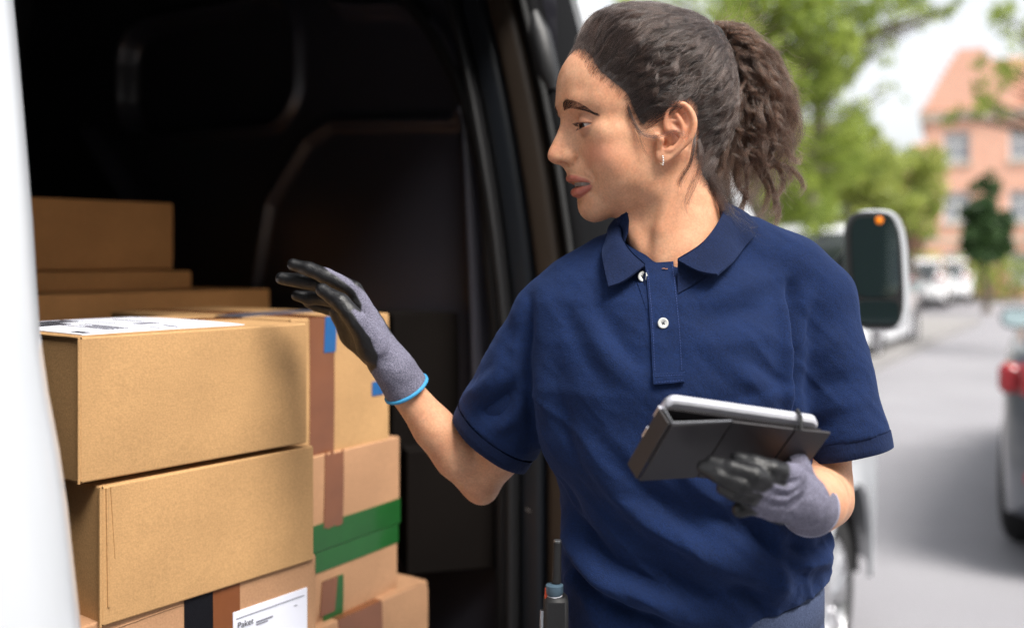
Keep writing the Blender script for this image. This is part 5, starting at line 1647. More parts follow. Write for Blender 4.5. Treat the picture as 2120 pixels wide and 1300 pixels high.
def build_hair(person, Vh, Fh, bvh):
    cap_m = simple("hair_under", srgb(36, 29, 28), 0.6)
    hm = hair_color("hair_dark", (0.0035, 0.0022, 0.0018), (0.027, 0.0155, 0.0118))
    pm = hair_color("hair_ponytail", (0.005, 0.0026, 0.0018), (0.060, 0.027, 0.015))  # redder and lighter than the head hair: backlight put into the colour
    # cap: scalp faces lifted off the skull
    sc = scalp_depth(Vh)
    keep = (sc[Fh] > 7.0).all(1)
    # the ear is not scalp
    A = np.abs(Vh[:, 1])
    isear = (np.sqrt(((Vh[:, 0]+10)/26)**2+((A-76)/13)**2+((Vh[:, 2]+1)/36)**2) < 1)
    keep &= ~isear[Fh].any(1)
    F = Fh[keep]
    used, inv = np.unique(F.ravel(), return_inverse=True)
    F = inv.reshape(-1, 4)
    V = Vh[used]
    D = V-HC; r = np.linalg.norm(D, axis=1, keepdims=True); D = D/r
    low = sstep(-70, -10, V[:, 2])
    wav = 1.2*np.sin(V[:, 2]*0.33+V[:, 0]*0.12)*np.sin(V[:, 0]*0.21-V[:, 2]*0.1+1)
    t = (hair_thick(D)-3.0)*sstep(0, 55, sc[used])*(0.35+0.65*low)+wav*sstep(4, 20, sc[used])
    W = V+D*np.maximum(t, 0.4)[:, None]
    for _ in range(6): W = laplace(W, F, 0.5)
    link_mesh("hair_base", mesh_np("hair_base", h2w(W), F[::-1], cap_m), person)
    capb = BVHTree.FromPolygons([tuple(v) for v in W], [tuple(f) for f in F])
    allb = bvh
    # radius table around HC
    nth, nph = 120, 60
    tab = np.zeros((nph+1, nth))
    for i in range(nph+1):
        ph = math.pi*i/nph
        for j in range(nth):
            th = 2*math.pi*j/nth-math.pi
            d = Vector((math.sin(ph)*math.cos(th), math.sin(ph)*math.sin(th), math.cos(ph)))
            h = capb.ray_cast(Vector(HC)+d*250, -d, 250)
            if h[0] is None: h = allb.ray_cast(Vector(HC)+d*250, -d, 250)
            tab[i, j] = (h[0]-Vector(HC)).length if h[0] is not None else 80
    for _ in range(2):
        tab = (tab+np.roll(tab, 1, 1)+np.roll(tab, -1, 1)+np.vstack([tab[:1], tab[:-1]])+np.vstack([tab[1:], tab[-1:]]))/5
    def radius(D):
        ph = np.arccos(np.clip(D[:, 2], -1, 1))/math.pi*nph; th = (np.arctan2(D[:, 1], D[:, 0])+math.pi)/(2*math.pi)*nth
        i = np.clip(ph.astype(int), 0, nph-1); a = ph-i
        j = np.floor(th).astype(int) % nth; b = th-np.floor(th); j2 = (j+1) % nth
        return (tab[i, j]*(1-a)+tab[i+1, j]*a)*(1-b)+(tab[i, j2]*(1-a)+tab[i+1, j2]*a)*b
    # roots
    cand = np.nonzero((sc > 0.3) & (~isear))[0]
    NG = 520; NPT = 16
    w = np.where(sc[cand] < 9, 2.2, 1.0); w /= w.sum()
    gi = rng.choice(cand, NG, p=w)
    groot = Vh[gi]
    tt = np.linspace(0, 1, NPT)
    dT = (TIE-HC)/np.linalg.norm(TIE-HC)
    def flow(root, seedv, amp, lift, end_sp, sag):
        """paths from roots to the tie over the cap; root (n,3) -> (n,NPT,3)"""
        n = len(root)
        D0 = root-HC; r0 = np.linalg.norm(D0, axis=1); D0 = D0/r0[:, None]
        tgt = dT[None]+end_sp; tgt /= np.linalg.norm(tgt, axis=1, keepdims=True)
        om = np.arccos(np.clip((D0*tgt).sum(1), -1, 1))[:, None]
        so = np.sin(om)+1e-6
        tq = tt[None]
        a = np.sin((1-tq)*om)/so; b = np.sin(tq*om)/so
        D = a[..., None]*D0[:, None]+b[..., None]*tgt[:, None]
        # hair falls a little below the straight line back
        D[..., 2] -= (sag[:, None]*np.sin(math.pi*tq)*np.minimum(om, 1.6))
        D /= np.linalg.norm(D, axis=2, keepdims=True)
        R = radius(D.reshape(-1, 3)).reshape(n, NPT)
        lf = sstep(0, 0.25, tq)
        rad = R+0.35+lift[:, None]*(0.15+0.85*lf)
        rad = np.where(tq < 1e-6, r0[:, None]-1.0, rad)
        rad = rad*(1-sstep(0.85, 1, tq)*0.03)
        Pn = HC+D*rad[..., None]
        tan = np.gradient(Pn, axis=1); tan /= np.linalg.norm(tan, axis=2, keepdims=True)+1e-9
        side = np.cross(tan, D)
        L = om*95
        ph = seedv[:, :1]*6.28+tq*L/seedv[:, 1:2]*6.28
        env = sstep(0.02, 0.25, tq)*(1-0.6*sstep(0.85, 1, tq))
        Pn += side*(np.sin(ph)*amp[:, None]*env)[..., None]+D*(np.cos(ph*0.9+seedv[:, :1]*3)*amp[:, None]*0.45*env)[..., None]
        return Pn
    gs = np.stack([rng.random(NG), rng.uniform(26, 48, NG)], 1)
    G = flow(groot, gs, rng.uniform(1.5, 5.2, NG), rng.uniform(0.0, 5.5, NG), rng.normal(0, 0.045, (NG, 3)), rng.uniform(0.02, 0.16, NG))
    # children: nearest guide by root
    NS = 17000
    w2 = np.where(sc[cand] < 12, 2.2, 1.0)*(0.08+sstep(0, 9, sc[cand]+2.5*np.sin(Vh[cand, 2]*0.8+Vh[cand, 0]*0.5)))*np.where(Vh[cand, 1] > -20, 1.6, 0.6); w2 /= w2.sum()
    ci = rng.choice(cand, NS, p=w2)
    cr_ = Vh[ci]+rng.normal(0, 0.5, (NS, 3))
    own = np.empty(NS, int)
    for a in range(0, NS, 2000):
        d = ((cr_[a:a+2000, None]-groot[None])**2).sum(2)+rng.random((min(2000, NS-a), NG))*18
        own[a:a+2000] = d.argmin(1)
    cs = np.stack([(gs[own, 0]+rng.normal(0, 0.09, NS)), gs[own, 1]*rng.uniform(0.92, 1.08, NS)], 1)
    C = flow(cr_, cs, rng.uniform(0.4, 2.0, NS), rng.uniform(0.0, 2.4, NS), rng.normal(0, 0.05, (NS, 3)), rng.uniform(0.02, 0.14, NS))
    cl = (0.86*sstep(0.0, 0.35, tt)*(1-0.25*sstep(0.8, 1, tt)))[None, :, None]*rng.uniform(0.75, 1.0, (NS, 1, 1))
    off = rng.normal(0, 0.8, (NS, 1, 3))*np.array([1.0, 1.0, 1.6])
    Cf = C*(1-cl)+(G[own]+off)*cl
    strands = [h2w(c) for c in Cf]
    rads = [np.full(NPT, r) for r in rng.uniform(0.00009, 0.00017, NS)]
    # fly-aways: shorter, looser, lifted
    NF = 1300
    fi = rng.choice(cand, NF, p=w2)
    Fs = np.stack([rng.random(NF), rng.uniform(14, 40, NF)], 1)
    Fl = flow(Vh[fi], Fs, rng.uniform(1.5, 6.5, NF), rng.uniform(2.0, 7.0, NF), rng.normal(0, 0.22, (NF, 3)), rng.uniform(-0.12, 0.25, NF))
    for k in range(NF):
        a, b = sorted(rng.uniform(0, 1, 2)); b = min(1, a+max(0.22, b-a))
        xs = np.linspace(a, b, 12)*(NPT-1)
        q = np.stack([np.interp(xs, np.arange(NPT), Fl[k, :, j]) for j in range(3)], 1)
        strands.append(h2w(q)); rads.append(np.linspace(0.00009, 0.00005, 12))
    # paler surface strands: the hair's highlights are put into their colour
    lm_ = hair_color("hair_painted_highlight", (0.045, 0.031, 0.026), (0.15, 0.105, 0.088))
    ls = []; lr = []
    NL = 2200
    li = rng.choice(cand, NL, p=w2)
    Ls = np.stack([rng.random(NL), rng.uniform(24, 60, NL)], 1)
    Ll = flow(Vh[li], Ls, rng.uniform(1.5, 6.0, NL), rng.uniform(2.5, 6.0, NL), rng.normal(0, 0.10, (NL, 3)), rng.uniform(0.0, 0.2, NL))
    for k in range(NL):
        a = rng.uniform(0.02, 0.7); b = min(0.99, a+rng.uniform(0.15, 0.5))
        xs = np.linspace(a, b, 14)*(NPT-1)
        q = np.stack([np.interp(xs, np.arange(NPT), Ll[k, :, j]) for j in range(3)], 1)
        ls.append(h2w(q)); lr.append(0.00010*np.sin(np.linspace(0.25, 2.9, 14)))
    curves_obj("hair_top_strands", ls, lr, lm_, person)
    # short hairs along the hairline
    edge = np.nonzero((sc > -2.5) & (sc < 9) & (~isear) & (Vh[:, 1] > -50))[0]
    for k in range(2600):
        p = Vh[edge[rng.integers(len(edge))]]
        D = (p-HC); D /= np.linalg.norm(D)
        d = TIE-p; d -= D*d.dot(D); d /= np.linalg.norm(d)
        sv = np.cross(D, d)
        L_ = rng.uniform(6, 22); w_ = rng.normal(0, 0.35)
        q = np.array([p+d*L_*x+sv*w_*L_*x*x+D*(0.3+2.0*x*(1-x)+rng.random()*0.3) for x in np.linspace(0, 1, 6)])
        strands.append(h2w(q)); rads.append(np.linspace(0.00006, 0.00002, 6))
    # side lock: from the temple down in front of and across the ear
    def lock(ctrl, n, spread, wob, r=0.00009, m=22):
        B = catmull(ctrl, m//(len(ctrl)-1)+1)
        for k in range(n):
            o_ = rng.normal(0, spread, 3); a = rng.uniform(0, 6.28); w_ = rng.uniform(0.6, 1.3)*wob
            T = np.linspace(0, 1, len(B))
            s0 = rng.uniform(0.7, 1.0)
            q = B+o_[None]*(0.3+0.7*T[:, None]*rng.uniform(0.5, 1.6))
            q = q+np.stack([np.sin(T*9*w_+a), np.cos(T*8+a)*0.4, np.cos(T*9*w_+a)], 1)*wob*T[:, None]
            q = q[:max(5, int(len(B)*s0))]
            yield h2w(q), np.linspace(r, r*0.4, len(q))
    for q, r_ in lock([(48, 60, 50), (42, 64, 30), (36, 67, 10), (27, 71, -3), (12, 76, -6), (-4, 82, -1), (-18, 86, -6), (-27, 86, -24)], 55, 2.0, 1.2, 0.00007): strands.append(q); rads.append(r_)
    for q, r_ in lock([(44, 62, 40), (38, 66, 18), (30, 69, -4), (24, 69, -20), (16, 69, -32)], 22, 2.2, 1.4, 0.00006): strands.append(q); rads.append(r_)
    for q, r_ in lock([(-36, 66, 0), (-31, 73, -14), (-26, 74, -34), (-17, 68, -52), (-19, 66, -66)], 70, 2.2, 1.2): strands.append(q); rads.append(r_)
    for q, r_ in lock([(-42, 62, -6), (-42, 69, -26), (-36, 67, -50), (-26, 64, -76), (-32, 64, -90)], 40, 3.0, 2.0): strands.append(q); rads.append(r_)
    for q, r_ in lock([(-60, 50, -44), (-72, 50, -66), (-84, 52, -90), (-104, 56, -110), (-124, 58, -120)], 110, 6.5, 3.4): strands.append(q); rads.append(r_)
    for q, r_ in lock([(-66, 44, -40), (-78, 46, -62), (-92, 46, -84), (-100, 50, -108), (-96, 56, -124)], 60, 7.0, 3.4): strands.append(q); rads.append(r_)
    curves_obj("hair", strands, rads, hm, person)

    # ponytail --------------------------------------------------------
    tail_c = catmull([(-84, 8, 119), (-101, 6, 124), (-124, 4, 106), (-146, 2, 66), (-152, 2, 20), (-147, 2, -22), (-134, 4, -58)], 8)
    tw = [8, 15, 27, 37, 41, 38, 32]
    T = np.linspace(0, 1, len(tail_c)); TW = np.interp(T, np.linspace(0, 1, 7), tw)
    core = Grid((-175, -45, -50), (-75, 50, 145), 3.0)
    core.path([tuple(p) for p in tail_c[:int(len(tail_c)*0.72)]], list(TW[:int(len(tail_c)*0.72)]*0.62), 2)
    cv, cf = core.mesh(2)
    link_mesh("ponytail_core", mesh_np("ponytail_core", h2w(cv), cf, cap_m), person)
    tan = np.gradient(tail_c, axis=0); tan /= np.linalg.norm(tan, axis=1, keepdims=True)
    e1 = np.cross(tan, [0, 1, 0]); e1 /= np.linalg.norm(e1, axis=1, keepdims=True); e2 = np.cross(tan, e1)
    strands = []; rads = []
    NGt = 210; m = 46
    TT = np.linspace(0, 1, m)
    def at(arr, x): return np.stack([np.interp(x, T, arr[:, j]) for j in range(3)], 1)
    for g in range(NGt):
        ang = rng.uniform(0, 6.28); rr = math.sqrt(rng.uniform(0.06, 1.0))
        end = rng.uniform(0.62, 1.06)
        x = TT*min(end, 1.0)
        w_ = np.interp(x, T, TW)*rr
        c0 = at(tail_c, x); a1 = at(e1, x); a2 = at(e2, x)
        drift = rng.normal(0, 0.5)*TT
        base = c0+a1*(w_*np.cos(ang+drift))[:, None]+a2*(w_*1.15*np.sin(ang+drift))[:, None]
        # some locks let go of the bundle and hang forward to the nape
        if rng.random() < 0.42:
            k = sstep(0.35, 1, TT)
            base += np.array([46*rng.uniform(0.2, 1.2), 0, -10])[None]*k[:, None]
        if end > 1: base[:, 2] -= 28*(end-1)/0.06*sstep(0.8, 1, TT)
        wl = rng.uniform(24, 52); A_ = rng.uniform(2.5, 8.0)
        ph0 = rng.uniform(0, 6.28); Ln = 215*min(end, 1)
        ph = ph0+TT*Ln/wl*6.28
        env = (A_*(0.25+0.9*TT**1.2))*sstep(0, 0.12, TT)
        base += a1*(env*np.sin(ph))[:, None]+a2*(env*np.cos(ph))[:, None]
        nst = 46
        for k in range(nst):
            o1, o2 = rng.normal(0, 1.9, 2); fz = rng.uniform(0.15, 0.9); fw = rng.uniform(7, 16); fp = rng.uniform(0, 6.28)
            cut = rng.uniform(0.72, 1.0)
            grow = (0.5+0.9*TT)*sstep(0, 0.1, TT)
            q = base+a1*(o1*grow+fz*np.sin(TT*Ln/fw*6.28+fp))[:, None]+a2*(o2*grow+fz*np.cos(TT*Ln/fw*5.5+fp))[:, None]
            q = q[:int(m*cut)]
            strands.append(h2w(q)); rads.append(np.linspace(1.15e-4, 6e-5, len(q)))
    # frizz halo
    for k in range(1900):
        x0 = rng.uniform(0.12, 0.95); i = int(x0*(len(tail_c)-1))
        ang = rng.uniform(0, 6.28); w_ = TW[i]*rng.uniform(0.75, 1.0)
        p = tail_c[i]+e1[i]*w_*math.cos(ang)+e2[i]*w_*math.sin(ang)
        out = (e1[i]*math.cos(ang)+e2[i]*math.sin(ang))*rng.uniform(0.3, 1.0)+tan[i]*rng.uniform(0.1, 1.0)
        out /= np.linalg.norm(out)
        L_ = rng.uniform(10, 40); cur = rng.normal(0, 1, 3); cur -= out*cur.dot(out)
        cur *= rng.uniform(0.15, 0.55)*L_/(np.linalg.norm(cur)+1e-6)
        s2 = np.cross(out, cur); s2 /= np.linalg.norm(s2)+1e-6
        xs = np.linspace(0, 1, 12)
        q = p+out[None]*(L_*xs)[:, None]+cur[None]*(xs**2)[:, None]+s2[None]*(np.sin(xs*rng.uniform(3, 9))*L_*0.09)[:, None]
        strands.append(h2w(q)); rads.append(np.linspace(8e-5, 4e-5, 12))
    curves_obj("ponytail", strands, rads, pm, person)
    # long loose curls under the ponytail
    strands = []; rads = []
    curls = [
        [(-98, 24, 60), (-104, 28, 20), (-98, 32, -20), (-90, 34, -50), (-96, 32, -74)],
        [(-110, 22, 50), (-112, 28, 10), (-106, 30, -30), (-112, 30, -60)],
        [(-92, 30, 30), (-90, 36, -8), (-80, 40, -36), (-74, 42, -58), (-84, 40, -78)],
        [(-88, 36, 40), (-88, 40, 6), (-82, 42, -26), (-88, 42, -44)],
        [(-150, 8, 40), (-166, 14, 14), (-176, 18, -10), (-190, 18, -22), (-196, 18, -10)],
        [(-140, 14, 10), (-160, 20, -22), (-184, 22, -34), (-196, 22, -52), (-188, 22, -66)],
        [(-134, 10, 0), (-150, 14, -18), (-168, 16, -32), (-172, 16, -50), (-160, 18, -64), (-150, 18, -60)],
        [(-128, 12, -10), (-140, 16, -34), (-152, 18, -54), (-146, 20, -78), (-134, 20, -92)],
        [(-120, 12, -14), (-126, 14, -40), (-122, 18, -66), (-112, 20, -84), (-104, 22, -92)],
        [(-136, 6, 10), (-156, 10, 6), (-172, 12, 14), (-180, 12, 30)],
        [(-132, 10, -14), (-152, 10, -28), (-176, 12, -26), (-186, 12, -40), (-184, 12, -52)],
        [(-112, 16, -6), (-106, 20, -30), (-112, 22, -52), (-124, 22, -66), (-128, 22, -82)],
        [(-140, 8, -8), (-158, 12, -44), (-164, 14, -74), (-152, 16, -92)],
        [(-96, 20, 10), (-92, 26, -14), (-84, 30, -34), (-92, 32, -52)],
        [(-146, 4, -20), (-166, 8, -60), (-170, 10, -86), (-158, 12, -104)],
    ]
    for c in curls:
        for q, r_ in lock(c, 110, 2.4, 2.2, 0.00014, 30): strands.append(q); rads.append(r_)
    curves_obj("loose_curls", strands, rads, pm, person)
    # black elastic
    el = simple("elastic", (0.012, 0.012, 0.014), 0.55, bump=0.4, bscale=900)
    pts = []
    dirv = np.array([-0.80, 0.0, 0.45]); dirv /= np.linalg.norm(dirv)
    u1 = np.cross(dirv, [0, 1, 0]); u1 /= np.linalg.norm(u1); u2 = np.cross(dirv, u1)
    for k in range(33):
        a = 2*math.pi*k/32
        pts.append(h2w(np.array([-90, 8, 121.0])+u1*12.5*math.cos(a)+u2*15*math.sin(a)))
    MB().tube(pts, 0.0032, 8, cap=False).obj("hair_tie", el, person, smooth=True)
# ================================================================== body, shirt, trousers, gloves
def W(px, py, Y):
    return tuple(np.array(P(px, py, Y))*1000)

SH_L = [(1150, 660, 1.145), (1090, 775, 1.165), (1026, 892, 1.19)]      # her right sleeve (photo left)
SH_R = [(1690, 628, 1.14), (1716, 770, 1.125), (1750, 908, 1.11)]      # her left sleeve (photo right)
ARM_L = [(1150, 660, 1.145), (1100, 800, 1.165), (1052, 905, 1.19), (992, 988, 1.212), (948, 942, 1.20), (898, 884, 1.190), (841, 811, 1.180), (802, 742, 1.174)]
ARM_LR = [32, 36, 36, 26.5, 28.5, 25.5, 19.5, 14]
ARM_R = [(1690, 628, 1.14), (1704, 900, 1.13), (1700, 1028, 1.10), (1688, 1038, 1.0), (1664, 1024, 0.93), (1630, 1000, 0.90)]
ARM_RR = [32, 30, 33, 29, 20, 16]

def torso_loft(g, infl, z0, z1, k=0, op='add'):
    zs = [900, 952, 1007, 1040, 1061, 1088, 1115, 1140, 1170, 1224, 1279, 1333, 1375, 1400, 1425, 1450]
    xl = [50, 50, 56, 53, 54, 55, 58, 56, 50, 32, 22, 22, 34, 60, 105, 150]
    xr = [328, 328, 330, 346, 356, 360, 362, 352, 345, 336, 330, 332, 330, 310, 270, 225]
    b = [92, 92, 94, 97, 98, 98, 97, 97, 98, 106, 112, 104, 92, 80, 66, 56]
    cy = [1150, 1150, 1150, 1148, 1146, 1145, 1145, 1144, 1143, 1138, 1136, 1140, 1146, 1150, 1152, 1156]
    sl, X, Y, Z = g.sub((0-60, 980, z0), (450, 1300, z1))
    z = np.clip(Z, 900, 1450)
    L = np.interp(z, zs, xl); R = np.interp(z, zs, xr); B = np.interp(z, zs, b)+infl; CY = np.interp(z, zs, cy)
    cx = (L+R)/2; a = (R-L)/2+infl
    q = (np.abs((X-cx)/a)**2.4+np.abs((Y-CY)/B)**2.4)**(1/2.4)
    d = (q-1)*np.minimum(a, B)
    d = np.maximum(d, np.maximum(z0+8-Z, Z-z1+8))
    g._apply(sl, d, k, op)

def plane_cut(g, p0, n, lo, hi):
    """remove the side the normal points to, inside the box lo..hi"""
    sl, X, Y, Z = g.sub(lo, hi)
    n = np.array(n, float); n /= np.linalg.norm(n)
    d = -((X-p0[0])*n[0]+(Y-p0[1])*n[1]+(Z-p0[2])*n[2])
    g._apply(sl, d, 0, 'sub')

def build_body_rest():
    """neck foot, chest and both arms: joined to the head in one mesh"""
    g = Grid((-190, 850, 1000), (470, 1280, 1470), 3.2)
    torso_loft(g, -32, 1010, 1440)
    nb = h2w(np.array([[-36, 10, -118], [-40, 17, -150], [-42, 19, -175]]))*1000
    g.path([tuple(p) for p in nb], [47, 49, 50], 20)
    g.path([W(1380, 540, 1.16), W(1270, 575, 1.15), W(1160, 660, 1.14)], [44, 34, 38], 20)
    g.path([W(1420, 530, 1.16), W(1560, 560, 1.15), W(1690, 620, 1.14)], [44, 34, 38], 20)
    g.path([W(*p) for p in ARM_L], ARM_LR, 10, inner=9)
    g.ell(W(1000, 1016, 1.212), (13, 13, 15), 18)
    g.path([W(*p) for p in ARM_R], ARM_RR, 10, inner=22)
    # keep only what is below the head mesh's neck
    V, F = g.mesh(3)
    V += (vnormals(V, F)*vnoise(V, 26)[:, None])*0.5
    return V, F

FOLDS = [
    ([(1205, 915), (1260, 990), (1330, 1070), (1420, 1130), (1520, 1180), (1640, 1218)], 10, 15),
    ([(1164, 1030), (1200, 1110), (1260, 1170), (1320, 1205), (1385, 1225)], -9, 9),
    ([(1175, 1120), (1230, 1200), (1310, 1245), (1420, 1280), (1520, 1300)], 8, 12),
    ([(1170, 1185), (1210, 1240), (1290, 1275), (1400, 1300)], -8, 8),
    ([(1290, 1215), (1340, 1235), (1400, 1255)], 5, 7),
    ([(1300, 1160), (1380, 1190), (1450, 1225), (1500, 1240)], -5, 8),
    ([(1470, 1065), (1560, 1110), (1610, 1150), (1660, 1195)], -8, 13),
    ([(1560, 1020), (1605, 1090), (1622, 1160), (1600, 1260)], 6, 12),
    ([(1625, 1120), (1680, 1160), (1740, 1150)], -7, 8),
    ([(1640, 1180), (1690, 1175), (1740, 1185)], 6, 9),
    ([(1500, 1215), (1560, 1240), (1600, 1290)], -5, 9),
    ([(1105, 720), (1112, 800), (1132, 900), (1165, 1000)], 5, 14),
    ([(1150, 740), (1160, 850), (1200, 960)], -3, 12),
    ([(1390, 930), (1450, 1010), (1560, 1065)], 4, 13),
    ([(1290, 1000), (1390, 1065), (1480, 1120)], -4.5, 13),
    ([(1250, 880), (1330, 960), (1430, 1040)], 3, 12),
    ([(1450, 625), (1540, 600), (1650, 565)], 3, 14),
    ([(1470, 665), (1560, 640), (1650, 610)], -3, 12),
    ([(1480, 715), (1560, 700), (1630, 690)], 2, 12),
    ([(1235, 620), (1275, 700), (1335, 765)], -3, 10),
    ([(1205, 640), (1250, 740), (1320, 800)], 2.5, 12),
    ([(1160, 620), (1200, 720), (1260, 820)], -2, 12),
    ([(1540, 735), (1590, 770), (1640, 800)], -2.5, 8),
    ([(1520, 770), (1570, 800), (1640, 835)], 2.2, 9),
    ([(1440, 830), (1540, 815), (1640, 790)], -2.0, 9),
    ([(1430, 720), (1480, 770), (1520, 810)], -1.6, 9),
    ([(1662, 590), (1655, 700), (1654, 800), (1652, 900)], -10, 6),
    ([(1643, 590), (1634, 700), (1634, 800), (1636, 880)], 5, 8),
    ([(1735, 575), (1712, 640), (1680, 720), (1660, 790)], -1.1, 1.8),
    ([(1700, 600), (1680, 680), (1668, 760)], 3, 9),
    ([(1700, 820), (1750, 800), (1800, 790)], -2, 9),
    ([(1690, 870), (1750, 850), (1820, 840)], 2, 9),
    ([(1690, 760), (1730, 730), (1780, 700)], 2, 12),
    ([(1690, 910), (1750, 880)], -2, 7),
    # photo-left sleeve
    ([(1092, 600), (1085, 700), (1092, 820), (1110, 930)], -8, 8),
    ([(1050, 740), (1010, 810), (950, 860)], 5, 11),
    ([(1075, 800), (1030, 860), (985, 885)], -4.5, 9),
    ([(1080, 860), (1050, 900), (1030, 925)], 3.5, 8),
    ([(1060, 680), (1040, 760), (1000, 800)], -2.5, 10),
]

def build_shirt(person, skinb):
    g = Grid((-110, 860, 985), (490, 1300, 1500), 3.0)
    torso_loft(g, 0, 990, 1446)
    g.path([W(1380, 535, 1.15), W(1270, 565, 1.15), W(1190, 612, 1.145), W(1150, 660, 1.14)], [48, 42, 42, 47], 22)
    g.path([W(1420, 522, 1.15), W(1540, 530, 1.15), W(1636, 568, 1.145), W(1684, 618, 1.14)], [50, 43, 42, 44], 22)
    g.path([W(1300, 900, 1.11), W(1330, 800, 1.10)], [55, 62], 30)
    g.path([W(1500, 860, 1.12), W(1480, 790, 1.10)], [58, 62], 30)
    SL = [W(*p) for p in SH_L]; SR = [W(*p) for p in SH_R]
    def ext(S, e):
        d = np.array(S[-1])-np.array(S[-2]); d /= np.linalg.norm(d)
        return tuple(np.array(S[-1])+d*e), d
    eL, dL = ext(SL, 60); eR, dR = ext(SR, 60)
    nL = np.array([-0.60, 0.16, -0.78]); nR = np.array([0.20, -0.12, -0.97])
    cL, cR = SL[-1], SR[-1]
    gs = Grid((-110, 860, 985), (490, 1300, 1500), 3.0)
    gs.path(SL+[eL], [48, 53, 54, 56], 0, inner=20)
    plane_cut(gs, cL, nL, (-110, 860, 985), (180, 1300, 1500))
    gs.path([tuple(np.array(SL[-1])-dL*55), eL], [48, 51.5], 0, 'sub')
    gs.path(SR+[eR], [45, 46, 46.5, 48], 0, inner=20)
    plane_cut(gs, cR, nR, (190, 860, 985), (490, 1300, 1500))
    gs.path([tuple(np.array(SR[-1])-dR*55), eR], [41, 43.5], 0, 'sub')
    k = 12.0; h = np.maximum(k-np.abs(g.D-gs.D), 0)/k
    g.D = np.minimum(g.D, gs.D)-h*h*k*0.25
    # neck opening
    nb = h2w(np.array([[-28, 4, -50], [-36, 10, -110], [-40, 17, -150], [-42, 20, -190]]))*1000
    gh = Grid((-110, 860, 985), (490, 1300, 1500), 3.0)
    gh.path([tuple(p) for p in nb], [64, 57, 55, 55], 0)
    gh.path([W(1366, 500, 1.06), W(1370, 560, 1.05)], [26, 10], 10)
    f0 = np.array(W(1370, 549, 1.05)); r0_ = np.array(W(1400, 452, 1.22))
    pn = np.cross(r0_-f0, np.array([1.0, 0, 0])); pn = pn if pn[2] < 0 else -pn
    plane_cut(gh, f0, pn, (-110, 860, 985), (490, 1300, 1500))
    g.D = np.maximum(g.D, -gh.D)
    # tucked-in hem, higher at her left hip
    p0 = W(1560, 1300, 1.05)
    n = np.array([0.30, 0, -1.0])
    plane_cut(g, p0, n, (60, 900, 985), (490, 1300, 1120))
    V, F = g.mesh(3)
    # cloth folds, laid out on the front of the shirt
    Nn = vnormals(V, F)
    if ((V-np.array([190, 1140, 1250]))*Nn).sum() < 0: Nn = -Nn
    kk = 2060/1.045/1000
    Q = V[:, [0, 2]]
    front = sstep(0.1, -0.35, Nn[:, 1]) if False else (1-sstep(-0.35, 0.15, Nn[:, 1]))
    disp = np.zeros(len(V))
    for pl, A, w in FOLDS:
        A = A*1.9
        pts = catmull([((p[0]-1060)/kk, 1420-(p[1]-540)/kk) for p in pl], 5) if len(pl) > 2 else np.array([((p[0]-1060)/kk, 1420-(p[1]-540)/kk) for p in pl])
        d, fr, sd_ = seg_dist(Q, pts)
        env = np.clip(np.sin(np.pi*np.clip(fr*0.94+0.03, 0, 1)), 0, 1)**0.6
        # steeper on the lower side
        ww = np.where(sd_ > 0, w*1.25, w*0.8)
        disp += A*np.exp(-(d/ww)**2)*env*front
    # wrinkles running down from the arms and across the waist
    Qr = V.copy(); c, s = math.cos(0.75), math.sin(0.75)
    Qr = np.stack([(V[:, 0]*c-V[:, 2]*s)*0.28, V[:, 1]*0.6, V[:, 0]*s+V[:, 2]*c], 1)
    low = 1-sstep(1120, 1230, V[:, 2])
    disp += vnoise(Qr, 17)*(0.8+1.6*low)+vnoise(Qr+50, 8)*(0.35+0.5*low)+vnoise(V, 55)*1.5
    # sharper creases: ridged noise, strongest at the waist and the armpits
    rd = lambda Q_, s_: (1-np.abs(vnoise(Q_, s_)))**3
    arm = np.exp(-(((V[:, 0]-40)/45)**2+((V[:, 2]-1250)/60)**2))+np.exp(-(((V[:, 0]-318)/40)**2+((V[:, 2]-1280)/70)**2))
    disp += (rd(Qr+20, 24)-0.3)*(0.9+3.4*low+2.2*np.clip(arm, 0, 1))+(rd(Qr+90, 11)-0.3)*(0.4+1.2*low+0.9*np.clip(arm, 0, 1))
    V = V+Nn*disp[:, None]
    for _ in range(1): V = laplace(V, F, 0.4)
    V = V*0.001
    cloth, rib = cloth_mats()
    so = link_mesh("polo_shirt", mesh_np("polo_shirt", V, F, cloth), person)
    bvh = BVHTree.FromPolygons([tuple(v) for v in V], [tuple(f) for f in F])
    # ribbed cuffs on both sleeves
    for S, d, n, r0 in ((cL, dL, nL, 54.5), (cR, dR, nR, 47.0)):
        n = n/np.linalg.norm(n); S = np.array(S)
        u = np.cross(n, [0, 1, 0]); u /= np.linalg.norm(u); v = np.cross(n, u)
        # axis is d; section is cut by n
        ring = []
        m = 96
        a1 = np.cross(d, [0, 1, 0]); a1 /= np.linalg.norm(a1); a2 = np.cross(d, a1)
        prof = [(0.6, -1.0), (0.2, 9), (-0.6, 17.5), (-2.6, 18.6), (-4.4, 17), (-4.4, 0), (-3.6, -6)]
        Vv = []; Ff = []
        for k in range(m):
            an = 2*math.pi*k/m
            dr = a1*math.cos(an)+a2*math.sin(an)
            wob = 1.1*math.sin(3*an+1)+0.5*math.sin(7*an)
            rb = 0.22*math.cos(an*m/2*1.0)
            for r_, h in prof:
                p = S+dr*(r0+r_+wob+rb)
                t = ((S-p) @ n)/(d @ n)
                Vv.append((p+d*(t+h))*0.001)
        L_ = len(prof)
        for k in range(m):
            for i in range(L_-1):
                a = k*L_+i; b = ((k+1) % m)*L_+i
                Ff.append((a, b, b+1, a+1))
        link_mesh("cuff", mesh_np("cuff", np.array(Vv), np.array(Ff), rib), so)
